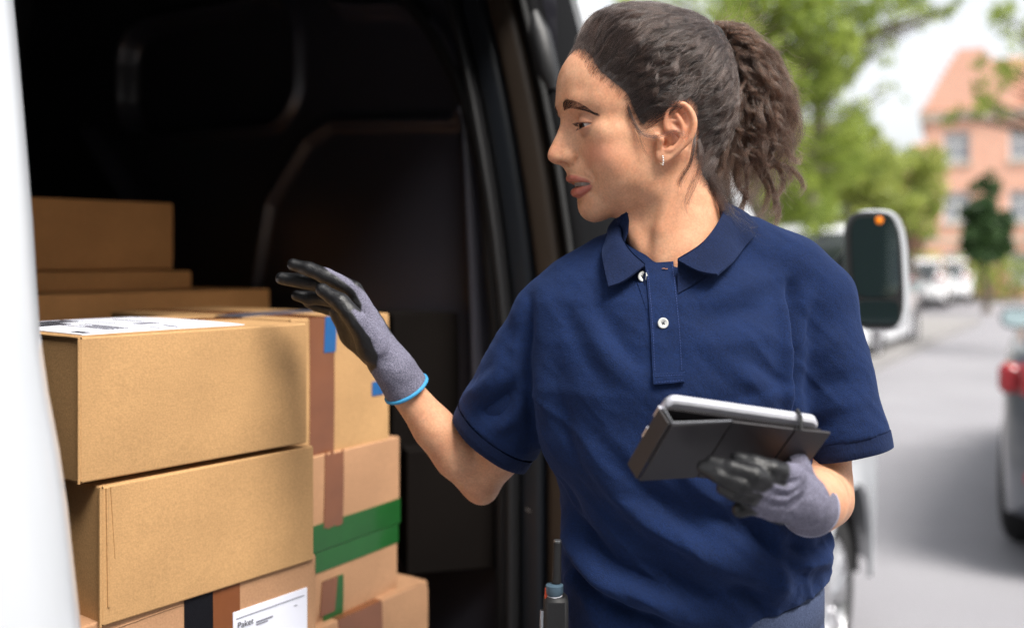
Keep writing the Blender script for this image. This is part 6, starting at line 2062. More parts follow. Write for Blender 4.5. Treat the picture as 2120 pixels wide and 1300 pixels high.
    # collar ----------------------------------------------------------
    def collar(inner, outer, bulge, name="collar", sag=1.0):
        I_ = catmull([np.array(P(*p)) for p in inner], 8); O_ = catmull([np.array(P(*p)) for p in outer], 8)
        n = len(I_); m = 9
        th = 0.0026
        top = []
        for i in range(n):
            row = []
            for j in range(m):
                t = j/(m-1)
                p = I_[i]*(1-t)+O_[i]*t
                u_ = max(0, (i/(n-1)-0.72)/0.28)
                p = p+np.array([0.0, -0.001, -0.006])*u_*math.sin(math.pi*t)*sag
                row.append(p)
            top.append(row)
        top = np.array(top)
        for i in range(n):
            for j in range(m):
                p = top[i, j]
                if p[1] > 1.17: continue
                for bb, gap in ((bvh, 0.0035), (skinb, 0.002)):
                    h = bb.ray_cast(Vector((p[0], 0.8, p[2])), Vector((0, 1, 0)))
                    if h[0] is not None and p[1] > h[0].y-gap and p[1]-h[0].y < 0.05: p[1] = h[0].y-gap
        for _ in range(2):
            top[1:-1, :, 1] = (top[:-2, :, 1]+2*top[1:-1, :, 1]+top[2:, :, 1])/4
            top[:, 1:-1, 1] = (top[:, :-2, 1]+2*top[:, 1:-1, 1]+top[:, 2:, 1])/4
        gi = np.gradient(top, axis=0); gj = np.gradient(top, axis=1)
        nn = np.cross(gi, gj); nn /= np.linalg.norm(nn, axis=2, keepdims=True)+1e-9
        ref = top-np.array([0.18, 1.15, 1.40])
        if (nn*ref).sum() < 0: nn = -nn
        tj = np.linspace(0, 1, m)
        top = top+nn*(bulge*np.sin(np.pi*tj**0.75)+0.003)[None, :, None]
        top += nn*(0.0008*np.sin(np.linspace(0, 9, n)))[:, None, None]
        bot = top-nn*th
        Vv = np.concatenate([top.reshape(-1, 3), bot.reshape(-1, 3)])
        Ff = []
        K = n*m
        for i in range(n-1):
            for j in range(m-1):
                a = i*m+j
                Ff.append((a, a+1, a+m+1, a+m)); Ff.append((K+a, K+a+m, K+a+m+1, K+a+1))
        for i in range(n-1):
            for j in (0, m-1):
                a = i*m+j; Ff.append((a, a+m, K+a+m, K+a))
        for j in range(m-1):
            for i in (0, n-1):
                a = i*m+j; Ff.append((a, a+1, K+a+1, K+a))
        me = mesh_np(name, Vv, np.array(Ff), rib)
        import bmesh
        bm = bmesh.new(); bm.from_mesh(me); bmesh.ops.recalc_face_normals(bm, faces=bm.faces); bm.to_mesh(me); bm.free()
        me.set_sharp_from_angle(angle=math.radians(50))
        o = link_mesh(name, me, so)
        # stand: the band that carries the fall, close round the neck
        ctr = np.array([0.188, 1.14])
        sv = []
        for i in range(n):
            q = top[i, 0].copy(); r_ = q[:2]-ctr; r_ /= np.linalg.norm(r_)
            for dz, dr in ((0.0015, -0.0002), (-0.010, -0.0035), (-0.024, -0.001), (-0.036, 0.004)):
                sv.append([q[0]+r_[0]*dr, q[1]+r_[1]*dr, q[2]+dz])
        sf = [(i*4+j, (i+1)*4+j, (i+1)*4+j+1, i*4+j+1) for i in range(n-1) for j in range(3)]
        link_mesh("collar_stand", mesh_np("collar_stand", np.array(sv), np.array(sf), rib), so)
        return o
    collar([(1400, 425, 1.20), (1345, 428, 1.19), (1302, 440, 1.16), (1286, 458, 1.13), (1288, 490, 1.105), (1306, 524, 1.085), (1336, 552, 1.068)],
           [(1400, 462, 1.235), (1335, 462, 1.225), (1280, 466, 1.195), (1254, 490, 1.15), (1249, 520, 1.11), (1251, 556, 1.08), (1259, 597, 1.055)], 0.004)
    collar([(1400, 425, 1.20), (1452, 418, 1.19), (1490, 422, 1.15), (1494, 446, 1.105), (1470, 484, 1.082), (1442, 515, 1.073), (1402, 541, 1.066)],
           [(1400, 462, 1.235), (1475, 452, 1.23), (1540, 452, 1.19), (1550, 485, 1.14), (1537, 515, 1.10), (1517, 545, 1.07), (1486, 573, 1.05)], 0.004)
    # placket with box stitch -----------------------------------------
    def strip(name, poly, off, nx, nz, mat, thick=0.0016):
        """quad region (4 corners px) laid on the shirt front"""
        (ax, ay), (bx, by), (cx, cy_), (dx, dy) = poly     # TL TR BR BL
        Vv = []; 
        for j in range(nz+1):
            t = j/nz
            for i in range(nx+1):
                s_ = i/nx
                px = (ax*(1-s_)+bx*s_)*(1-t)+(dx*(1-s_)+cx*s_)*t; py = (ay*(1-s_)+by*s_)*(1-t)+(dy*(1-s_)+cy_*s_)*t
                x = (px-1060)/2060*1.045; z = CAM_H+(540-py)/2060*1.045
                h = bvh.ray_cast(Vector((x, 0.8, z)), Vector((0, 1, 0)))
                y = h[0].y if h[0] is not None and h[0].y < 1.12 else 1.06
                Vv.append([x, y, z])
        Vv = np.array(Vv).reshape(nz+1, nx+1, 3)
        Yc = Vv[:, :, 1]
        for _ in range(3):
            Yc[1:-1] = (Yc[:-2]+Yc[1:-1]*2+Yc[2:])/4
        edge = np.minimum(np.arange(nx+1), nx-np.arange(nx+1))[None, :]
        ez = np.minimum(np.arange(nz+1), nz-np.arange(nz+1))[:, None]
        top = Vv.copy(); top[:, :, 1] = Yc-off
        # stitched edge: slight hollow just inside the border
        groove = ((edge == 1) | (ez == 1))*0.0004
        top[:, :, 1] += groove
        bot = Vv.copy(); bot[:, :, 1] = Yc-off+thick+0.004
        A_ = np.concatenate([top.reshape(-1, 3), bot.reshape(-1, 3)]); K = (nx+1)*(nz+1); Ff = []
        for j in range(nz):
            for i in range(nx):
                a = j*(nx+1)+i
                Ff.append((a, a+nx+1, a+nx+2, a+1))
        bd = [i for i in range(nx+1)]+[(j+1)*(nx+1)+nx for j in range(nz)]+[nz*(nx+1)+nx-1-i for i in range(nx)]+[(nz-1-j)*(nx+1) for j in range(nz)]
        for q in range(len(bd)-1): Ff.append((bd[q], bd[q+1], bd[q+1]+K, bd[q]+K))
        me = mesh_np(name, A_, np.array(Ff), mat); me.set_sharp_from_angle(angle=math.radians(45))
        return link_mesh(name, me, so), A_
    strip("placket_facing", [(1318, 556), (1352, 550), (1352, 640), (1340, 640)], 0.0012, 6, 18, cloth)
    pl, _ = strip("placket", [(1345, 546), (1405, 541), (1409, 786), (1346, 789)], 0.0040, 10, 60, cloth)
    strip("placket_box", [(1345, 769), (1411, 766), (1411, 784), (1346, 789)], 0.0064, 12, 6, cloth)
    stm = simple("stitch_thread", srgb(46, 66, 120), 0.8)
    def stitches(x0, y0, x1, y1, off, step=5.2):
        n_ = int(math.hypot(x1-x0, y1-y0)/step); mb = MB()
        for k in range(n_):
            pts = []
            for t in (k/n_, (k+0.62)/n_):
                px = x0+(x1-x0)*t; py = y0+(y1-y0)*t; x = (px-1060)/2060*1.045; z = CAM_H+(540-py)/2060*1.045
                h = bvh.ray_cast(Vector((x, 0.8, z)), Vector((0, 1, 0))); y = (h[0].y if h[0] is not None and h[0].y < 1.12 else 1.06)-off
                pts.append((x, y, z))
            mb.tube(pts, 0.00035, 4)
        o_ = mb.obj("stitching", stm, so); o_["kind"] = "stuff"
    stitches(1349, 560, 1350, 764, 0.0043); stitches(1402, 548, 1405, 764, 0.0043)
    stitches(1349, 773, 1407, 770, 0.0068); stitches(1350, 785, 1407, 781, 0.0068)
    # collar stand between the collar ends
    # buttons
    bmat = simple("button", srgb(225, 226, 222), 0.22, coat=0.5)
    thr = simple("thread", (0.01, 0.015, 0.03), 0.9)
    def button(px, py, rz, off, tilt):
        x = (px-1060)/2060*1.045; z = CAM_H+(540-py)/2060*1.045
        h = bvh.ray_cast(Vector((x, 0.8, z)), Vector((0, 1, 0)))
        y = (h[0].y if h[0] is not None and h[0].y < 1.12 else 1.055)-off
        M = Matrix.Translation((x, y, z)) @ Matrix.Rotation(math.radians(-90)+0, 4, 'Z') @ Matrix.Rotation(tilt, 4, 'Z') @ Matrix.Rotation(rz, 4, 'X')
        # local X points to the camera side
        M = Matrix.Translation((x, y, z)) @ Matrix.Rotation(tilt, 4, 'Z') @ Matrix(((0, 1, 0, 0), (-1, 0, 0, 0), (0, 0, 1, 0), (0, 0, 0, 1))) @ Matrix.Rotation(rz, 4, 'X')
        mb = MB()
        mb.lathe([(0.0, 0.0006), (0.0026, 0.0006), (0.0033, 0.0011), (0.0046, 0.0015), (0.0054, 0.0012), (0.0057, 0.0003), (0.0054, -0.0008), (0.0, -0.0010)], M, 36)
        b = mb.obj("button", bmat, so, smooth=True)
        for a in (0.785, -0.785):
            t = MB().tube([M @ Vector((0.0006, -0.0016*math.cos(a), -0.0016*math.sin(a))), M @ Vector((0.00125, 0, 0)), M @ Vector((0.0006, 0.0016*math.cos(a), 0.0016*math.sin(a)))], 0.00042, 6)
            t.obj("button_thread", thr, so, smooth=True)
        for q in range(4):
            a = 0.785+q*math.pi/2
            h_ = MB(); h_.lathe([(0.0, 0.00075), (0.0006, 0.00075)], M @ Matrix.Translation((0, 0.0016*math.cos(a), 0.0016*math.sin(a))), 8)
            h_.obj("button_hole", thr, so)
    button(1337, 573, 0.5, 0.0045, 0.35)
    button(1371, 668, 0.2, 0.0062, 0.0)
    # unused top buttonhole: a pale stitched slit
    x = (1385-1060)/2060*1.045; z = CAM_H+(540-557)/2060*1.045
    h = bvh.ray_cast(Vector((x, 0.8, z)), Vector((0, 1, 0)))
    y = (h[0].y if h[0] is not None and h[0].y < 1.12 else 1.055)-0.0058
    bh = simple("buttonhole_thread", srgb(176, 120, 84), 0.8)
    MB().tube([(x-0.003, y+0.0006, z), (x-0.001, y, z+0.0005), (x+0.001, y, z-0.0003), (x+0.003, y+0.0006, z)], 0.0005, 6).obj("buttonhole", bh, so, smooth=True)
    return so, bvh

def cloth_mats():
    out = []
    for name, base, ribbed in (("navy_pique", srgb(11, 31, 68), False), ("navy_rib", srgb(10, 25, 56), True)):
        m, nt, b = new_mat(name); L = nt.links
        tc = N(nt, "ShaderNodeTexCoord")
        n = N(nt, "ShaderNodeTexNoise"); n.inputs["Scale"].default_value = 520; n.inputs["Detail"].default_value = 2
        L.new(tc.outputs["Object"], n.inputs["Vector"])
        n2 = N(nt, "ShaderNodeTexNoise"); n2.inputs["Scale"].default_value = 26; n2.inputs["Detail"].default_value = 5
        L.new(tc.outputs["Object"], n2.inputs["Vector"])
        a = N(nt, "ShaderNodeMapRange"); a.inputs[1].default_value = 0.3; a.inputs[2].default_value = 0.7; a.inputs[3].default_value = 0.72; a.inputs[4].default_value = 1.3
        L.new(n.outputs[0], a.inputs[0])
        a2 = N(nt, "ShaderNodeMapRange"); a2.inputs[1].default_value = 0.3; a2.inputs[2].default_value = 0.7; a2.inputs[3].default_value = 0.9; a2.inputs[4].default_value = 1.1
        L.new(n2.outputs[0], a2.inputs[0])
        mu = N(nt, "ShaderNodeMath", operation='MULTIPLY'); L.new(a.outputs[0], mu.inputs[0]); L.new(a2.outputs[0], mu.inputs[1])
        vm = N(nt, "ShaderNodeVectorMath", operation='SCALE'); vm.inputs[0].default_value = base
        L.new(mu.outputs[0], vm.inputs["Scale"]); L.new(vm.outputs[0], b.inputs["Base Color"])
        b.inputs["Roughness"].default_value = 0.9
        b.inputs["Specular IOR Level"].default_value = 0.25
        b.inputs["Sheen Weight"].default_value = 0.15
        b.inputs["Sheen Roughness"].default_value = 0.5
        b.inputs["Sheen Tint"].default_value = (*srgb(120, 150, 220), 1)
        v = N(nt, "ShaderNodeTexVoronoi"); v.inputs["Scale"].default_value = 900 if not ribbed else 700
        mp = N(nt, "ShaderNodeMapping"); mp.inputs["Scale"].default_value = (1, 0.6, 1) if not ribbed else (1, 1, 0.3)
        L.new(tc.outputs["Object"], mp.inputs[0]); L.new(mp.outputs[0], v.inputs["Vector"])
        bp = N(nt, "ShaderNodeBump"); bp.inputs["Strength"].default_value = 0.5; bp.inputs["Distance"].default_value = 0.0006
        L.new(v.outputs[0], bp.inputs["Height"])
        n3 = N(nt, "ShaderNodeTexNoise"); n3.inputs["Scale"].default_value = 60; n3.inputs["Detail"].default_value = 4
        L.new(tc.outputs["Object"], n3.inputs["Vector"])
        bp2 = N(nt, "ShaderNodeBump"); bp2.inputs["Strength"].default_value = 0.35; bp2.inputs["Distance"].default_value = 0.004
        L.new(n3.outputs[0], bp2.inputs["Height"]); L.new(bp.outputs[0], bp2.inputs["Normal"])
        L.new(bp2.outputs[0], b.inputs["Normal"])
        out.append(m)
    return out

# ------------------------------------------------------------------ gloves
def glove_material():
    m, nt, b = new_mat("glove"); L = nt.links
    at = N(nt, "ShaderNodeAttribute", attribute_name="coat")
    tc = N(nt, "ShaderNodeTexCoord")
    n = N(nt, "ShaderNodeTexNoise"); n.inputs["Scale"].default_value = 700; n.inputs["Detail"].default_value = 2
    L.new(tc.outputs["Object"], n.inputs["Vector"])
    cr = N(nt, "ShaderNodeValToRGB"); cr.color_ramp.elements[0].position = 0.35; cr.color_ramp.elements[0].color = (*srgb(84, 82, 98), 1)
    cr.color_ramp.elements[1].position = 0.65; cr.color_ramp.elements[1].color = (*srgb(126, 124, 142), 1)
    L.new(n.outputs[0], cr.inputs[0])
    mx = N(nt, "ShaderNodeMix", data_type='RGBA'); L.new(at.outputs["Fac"], mx.inputs[0]); L.new(cr.outputs[0], mx.inputs[6]); mx.inputs[7].default_value = (0.006, 0.006, 0.007, 1)
    L.new(mx.outputs[2], b.inputs["Base Color"])
    r = N(nt, "ShaderNodeMapRange"); r.inputs[3].default_value = 0.9; r.inputs[4].default_value = 0.42
    L.new(at.outputs["Fac"], r.inputs[0]); L.new(r.outputs[0], b.inputs["Roughness"])
    n3 = N(nt, "ShaderNodeTexNoise"); n3.inputs["Scale"].default_value = 110; n3.inputs["Detail"].default_value = 4
    L.new(tc.outputs["Object"], n3.inputs["Vector"])
    bp = N(nt, "ShaderNodeBump"); bp.inputs["Strength"].default_value = 0.5; bp.inputs["Distance"].default_value = 0.0022
    L.new(n3.outputs[0], bp.inputs["Height"])
    wv = N(nt, "ShaderNodeTexVoronoi"); wv.inputs["Scale"].default_value = 800
    L.new(tc.outputs["Object"], wv.inputs["Vector"])
    bp2 = N(nt, "ShaderNodeBump"); bp2.inputs["Strength"].default_value = 0.4; bp2.inputs["Distance"].default_value = 0.0005
    L.new(wv.outputs[0], bp2.inputs["Height"]); L.new(bp.outputs[0], bp2.inputs["Normal"])
    L.new(bp2.outputs[0], b.inputs["Normal"])
    return m

def chain_obj(g, pts, rad, k=4):
    g.path([tuple(p) for p in pts], rad, k, inner=5)

def build_gloves(person):
    gm = glove_material()
    blue = simple("cuff_band", srgb(60, 150, 200), 0.7, bump=0.3, bscale=700)
    # ---- her right hand, open over the boxes (photo left)
    o, s = (550, 500), 3.611
    def c(x, y, Y): return np.array(W(o[0]+x/s, o[1]+y/s, Y))
    g = Grid((-290, 1080, 1230), (-80, 1290, 1450), 1.5)
    wr = c(965, 955, 1.168)
    idx = [c(655, 365, 1.166), c(455, 262, 1.172), c(325, 205, 1.178), c(205, 172, 1.182)]
    mid = [c(600, 395, 1.186), c(385, 315, 1.196), c(250, 292, 1.2), c(118, 275, 1.202)]
    rin = [c(575, 450, 1.205), c(420, 420, 1.218), c(320, 425, 1.222), c(232, 402, 1.222)]
    pin = [c(570, 520, 1.221), c(465, 500, 1.232), c(380, 480, 1.236), c(315, 455, 1.236)]
    thb = [c(835, 790, 1.146), c(690, 605, 1.132), c(560, 455, 1.138), c(420, 362, 1.146)]
    # palm: metacarpals fanned from the wrist
    for f, r1, r2 in ((idx, 15, 12), (mid, 16, 12.5), (rin, 16, 12), (pin, 15, 11)):
        mc = wr*0.45+f[0]*0.55
        g.path([tuple(wr), tuple(mc), tuple(f[0])], [17, r1, r2-1.5], 10, inner=8)
    g.path([tuple(c(900, 900, 1.16)), tuple(c(790, 780, 1.150)), tuple(thb[1])], [15, 17, 11], 10, inner=8)   # thenar
    g.path([tuple(c(870, 900, 1.19)), tuple(c(640, 700, 1.215)), tuple(c(560, 560, 1.222))], [15, 14, 11], 12, inner=8)
    for f, r in ((idx, [10.8, 9.4, 8.6, 7.2]), (mid, [10.8, 9.6, 8.8, 7.6]), (rin, [10.3, 9.0, 8.2, 6.8]), (pin, [9.2, 8.0, 7.2, 6.2]), (thb, [13, 11.6, 10.6, 7.8])):
        g.path([tuple(p) for p in f], r, 3.5, inner=4)
    # cuff
    e = c(1052, 1100, 1.178)
    g.path([tuple(c(900, 880, 1.168)), tuple(wr), tuple(c(1010, 1030, 1.174)), tuple(e)], [22, 22, 24.5, 26.5], 8, inner=10)
    ax = (e-wr)/np.linalg.norm(e-wr)
    plane_cut(g, e, ax, e-40, e+40)
    g.path([tuple(e-ax*18), tuple(e+ax*25)], [18.5, 21.0], 0, 'sub')
    V, F = g.mesh(2)
    Nn = vnormals(V, F)
    V = V+Nn*(vnoise(V, 9)*0.55)[:, None]*np.sign((Nn*(V-V.mean(0))).sum())
    # coating: fingers, thumb and the palm side down to the heel; the back of the hand stays knitted
    grey = [(380, 140), (520, 200), (770, 400), (930, 680), (1320, 1000), (900, 1420), (752, 1010), (828, 940), (842, 860), (785, 730), (705, 615), (640, 520), (660, 505), (712, 530), (716, 470), (668, 372), (600, 310), (500, 245)]
    gp = np.array([c(x, y, 1.165)[[0, 2]] for x, y in grey])
    Qc = V[:, [0, 2]]*(1165/V[:, 1:2]); Qc[:, 1] = (V[:, 2]-1420)*(1165/V[:, 1])+1420
    ins = in_poly(Qc[:, 0], Qc[:, 1], [tuple(p) for p in gp]); dd, _, _ = seg_dist(Qc, np.vstack([gp, gp[:1]]))
    sdv = np.where(ins, -dd, dd)
    coat = sstep(-1.0, 1.0, sdv+0.8*vnoise(V, 9))
    me = mesh_np("glove", V*0.001, F, gm, attrs=dict(coat=coat))
    gl = link_mesh("glove", me, person)
    a1 = np.cross(ax, [0, 1, 0]); a1 /= np.linalg.norm(a1); a2 = np.cross(ax, a1)
    ring = [Vector((e+(a1*math.cos(t)+a2*math.sin(t))*26.6)*0.001) for t in np.linspace(0, 2*math.pi, 49)]
    MB().tube(ring, 0.0024, 8, cap=False).obj("cuff_band", blue, gl, smooth=True)

    # ---- her left hand, holding the tablet from behind (photo right)
    o2, s2 = (1240, 800), 3.824
    def d(x, y, Y): return np.array(W(o2[0]+x/s2, o2[1]+y/s2, Y+0.012))
    g = Grid((130, 770, 1120), (370, 1020, 1330), 1.4)
    wr = d(1610, 900, 0.905)
    e = d(1655, 945, 0.945)
    T_ = dict(
        idx=[d(1545, 700, 0.872), d(1360, 655, 0.858), d(1220, 610, 0.862), d(1100, 570, 0.868)],
        mid=[d(1490, 775, 0.868), d(1230, 705, 0.851), d(1050, 655, 0.856), d(900, 600, 0.864)],
        rin=[d(1430, 850, 0.868), d(1130, 775, 0.851), d(960, 705, 0.857), d(830, 640, 0.866)],
        pin=[d(1370, 925, 0.872), d(1180, 862, 0.858), d(1080, 850, 0.858), d(980, 800, 0.862)])
    for nme, r1 in (("idx", 12), ("mid", 12), ("rin", 12), ("pin", 11)):
        f = T_[nme]; mc = wr*0.5+f[0]*0.5
        g.path([tuple(wr), tuple(mc), tuple(f[0])], [16, r1+0.5, r1-1.5], 7, inner=8)
    for nme, r in (("idx", [10.2, 8.8, 8.0, 7]), ("mid", [10.2, 9, 8.2, 7]), ("rin", [10, 8.8, 7.8, 6.6]), ("pin", [9.2, 7.8, 7.0, 6])):
        g.path([tuple(p) for p in T_[nme]], r, 2.0, inner=4)
    th = [d(1600, 800, 0.905), d(1590, 660, 0.905), d(1555, 575, 0.915), d(1480, 520, 0.945)]
    g.path([tuple(p) for p in th], [14, 11.5, 9.8, 8], 4, inner=5)
    # bunched heel of the glove below the hand
    g.path([tuple(d(1420, 970, 0.885)), tuple(d(1210, 930, 0.872)), tuple(d(1120, 970, 0.87))], [13, 9, 7.5], 6, inner=6)
    g.path([tuple(d(1540, 880, 0.89)), tuple(wr), tuple(e), tuple(d(1665, 955, 0.957))], [21, 23, 26.5, 28], 8, inner=10)
    ax = (e-wr)/np.linalg.norm(e-wr)
    en = d(1662, 950, 0.952)
    plane_cut(g, en, ax, en-45, en+45)
    g.path([tuple(en-ax*16), tuple(en+ax*25)], [22.5, 24.5], 0, 'sub')
    V, F = g.mesh(2)
    Nn = vnormals(V, F); sg = np.sign((Nn*(V-V.mean(0))).sum())
    V = V+Nn*(vnoise(V, 8)*0.6)[:, None]*sg
    # folds of the knit across the back of the hand
    for pl in ([(1590, 720), (1450, 760), (1330, 720)], [(1600, 790), (1480, 850), (1330, 830)], [(1590, 870), (1470, 930), (1340, 920)], [(1640, 820), (1560, 930), (1480, 990)]):
        pts = np.array([d(x, y, 0.865)[[0, 2]] for x, y in pl])
        dd, fr, _ = seg_dist(V[:, [0, 2]], pts)
        V[:, 1] += 3.6*np.exp(-(dd/2.4)**2)*np.sin(np.pi*np.clip(fr*.96+.02, 0, 1))*(V[:, 1] < 892)
    tipc = d(1060, 690, 0.86)
    coat = np.zeros(len(V))
    for nme, cut in (("idx", 0.16), ("mid", 0.22), ("rin", 0.26), ("pin", 0.26)):
        dd, fr, _ = seg_dist(V, np.array(T_[nme])); coat = np.maximum(coat, (1-sstep(13, 14, dd))*sstep(cut-0.03, cut+0.03, fr+0.03*vnoise(V, 7)))
    coat = np.maximum(coat, sstep(-1, 1, V[:, 1]-(890+4*vnoise(V, 12)))*(1-sstep(200, 201, np.linalg.norm(V-wr, axis=1)))*(np.linalg.norm(V-wr, axis=1) > 34)*(V[:, 0] < d(1530, 0, .9)[0]))
    dd, fr, _ = seg_dist(V, np.array([d(1210, 930, 0.872), d(1120, 970, 0.87)])); coat = np.maximum(coat, (1-sstep(9.5, 11, dd)))
    gl = link_mesh("glove", mesh_np("glove", V*0.001, F, gm, attrs=dict(coat=coat)), person)
    gl["label"] = "grey glove with black fingertips under the tablet"
    a1 = np.cross(ax, [0, 1, 0]); a1 /= np.linalg.norm(a1); a2 = np.cross(ax, a1)
    hem = simple("cuff_hem", srgb(150, 150, 168), 0.9, bump=0.4, bscale=800)
    ring = [Vector((en+(a1*math.cos(t)+a2*math.sin(t))*27.4)*0.001) for t in np.linspace(0, 2*math.pi, 49)]
    MB().tube(ring, 0.0017, 8, cap=False).obj("cuff_band", hem, gl, smooth=True)
# ------------------------------------------------------------------ trousers, shoes, assembly
def build_trousers(person):
    den, nt, b = new_mat("trouser_cloth"); L = nt.links
    tc = N(nt, "ShaderNodeTexCoord"); n = N(nt, "ShaderNodeTexNoise"); n.inputs["Scale"].default_value = 600
    L.new(tc.outputs["Object"], n.inputs["Vector"])
    cr = N(nt, "ShaderNodeValToRGB"); cr.color_ramp.elements[0].position = 0.3; cr.color_ramp.elements[0].color = (*srgb(44, 54, 80), 1); cr.color_ramp.elements[1].position = 0.7; cr.color_ramp.elements[1].color = (*srgb(70, 82, 112), 1)
    L.new(n.outputs[0], cr.inputs[0]); L.new(cr.outputs[0], b.inputs["Base Color"]); b.inputs["Roughness"].default_value = 0.85
    bp = N(nt, "ShaderNodeBump"); bp.inputs["Strength"].default_value = 0.4; bp.inputs["Distance"].default_value = 0.001; L.new(n.outputs[0], bp.inputs["Height"]); L.new(bp.outputs[0], b.inputs["Normal"])
    g = Grid((-20, 1000, 30), (440, 1330, 1100), 5.0)
    # hips
    sl, X, Y, Z = g.sub((-20, 1000, 690), (440, 1330, 1100))
    a = np.interp(Z, [700, 760, 830, 900, 960, 1010, 1070], [90, 140, 166, 172, 165, 152, 144]); bb = np.interp(Z, [700, 760, 830, 900, 960, 1010, 1070], [50, 84, 106, 112, 106, 96, 92])
    d = ((np.abs((X-206)/a)**2.2+np.abs((Y-1152)/bb)**2.2)**(1/2.2)-1)*90
    d = np.maximum(d, Z-(1012+0.155*(X-206)+22))
    g._apply(sl, np.maximum(d, 705-Z), 0, 'add')
    for sx in (-1, 1):
        g.path([(206+sx*72, 1152, 900), (206+sx*84, 1145, 520), (206+sx*96, 1165, 90)], [92, 66, 52], 30, inner=20)
    V, F = g.mesh(3)
    Nn = vnormals(V, F); sg = np.sign((Nn*(V-V.mean(0))).sum())
    V = V+Nn*(vnoise(V*np.array([1, 1, 1.6]), 40)*4)[:, None]*sg
    tr = link_mesh("trousers", mesh_np("trousers", V*0.001, F, den), person)
    # waistband with a rolled upper edge
    mb = MB(); m = 72; prof = [(3.0, 0), (4.6, 2), (4.6, 34), (3.2, 37), (-3, 37)]
    Vv = []; Ff = []
    for k in range(m):
        t = 2*math.pi*k/m
        ct, st = math.cos(t), math.sin(t)
        r = (abs(ct)**2.2+abs(st)**2.2)**(-1/2.2)
        for o_, h in prof:
            x = 206+(147+o_)*r*ct; y = 1152+(94+o_)*r*st
            Vv.append((x*0.001, y*0.001, (992+0.155*(x-206)+h)*0.001))
    for k in range(m):
        for i in range(len(prof)-1):
            a_ = k*len(prof)+i; b_ = ((k+1) % m)*len(prof)+i
            Ff.append((a_, b_, b_+1, a_+1))
    link_mesh("waistband", mesh_np("waistband", np.array(Vv), np.array(Ff), den), tr)
    shoe = simple("shoe", (0.02, 0.02, 0.022), 0.5)
    for sx in (-1, 1):
        g = Grid((206+sx*96-70, 980, 0), (206+sx*96+70, 1290, 150), 5)
        g.path([(206+sx*98, 1195, 45), (206+sx*100, 1120, 42), (206+sx*104, 1040, 34)], [42, 44, 36], 0, inner=15)
        g.path([(206+sx*96, 1185, 60), (206+sx*96, 1170, 130)], [44, 44], 15)
        sl, X, Y, Z = g.sub((206+sx*96-70, 980, 0), (206+sx*96+70, 1290, 150)); g._apply(sl, 4-Z+X*0+Y*0, 0, 'sub') if False else None
        g.D[:, :, :2] = 10
        v, f = g.mesh(1); v[:, 2] = np.maximum(v[:, 2], 1)
        link_mesh("shoe", mesh_np("shoe", v*0.001, f, shoe), person)

def build_person():
    person = empty("person", (0.206, 1.15, 0), "woman in navy polo shirt with curly dark ponytail and grey gloves reaching towards the boxes", "person")
    Vh, Fh = build_head()
    at = face_attrs(Vh)
    Vb, Fb = build_body_rest()
    Vw = h2w(Vh)
    V = np.concatenate([Vw, Vb*0.001]); F = np.concatenate([Fh, Fb+len(Vh)])
    z = np.zeros(len(Vb))
    attrs = {k: np.concatenate([v, z]) for k, v in at.items()}
    link_mesh("body", mesh_np("body", V, F, skin_material(), attrs=attrs), person)
    bvh = build_face(person, Vh, Fh)
    import os
    if not os.environ.get('NOHAIR'): build_hair(person, Vh, Fh, bvh)
    build_shirt(person, BVHTree.FromPolygons([tuple(v) for v in Vw], [tuple(f) for f in Fh]))
    build_gloves(person)
    build_trousers(person)
    return person
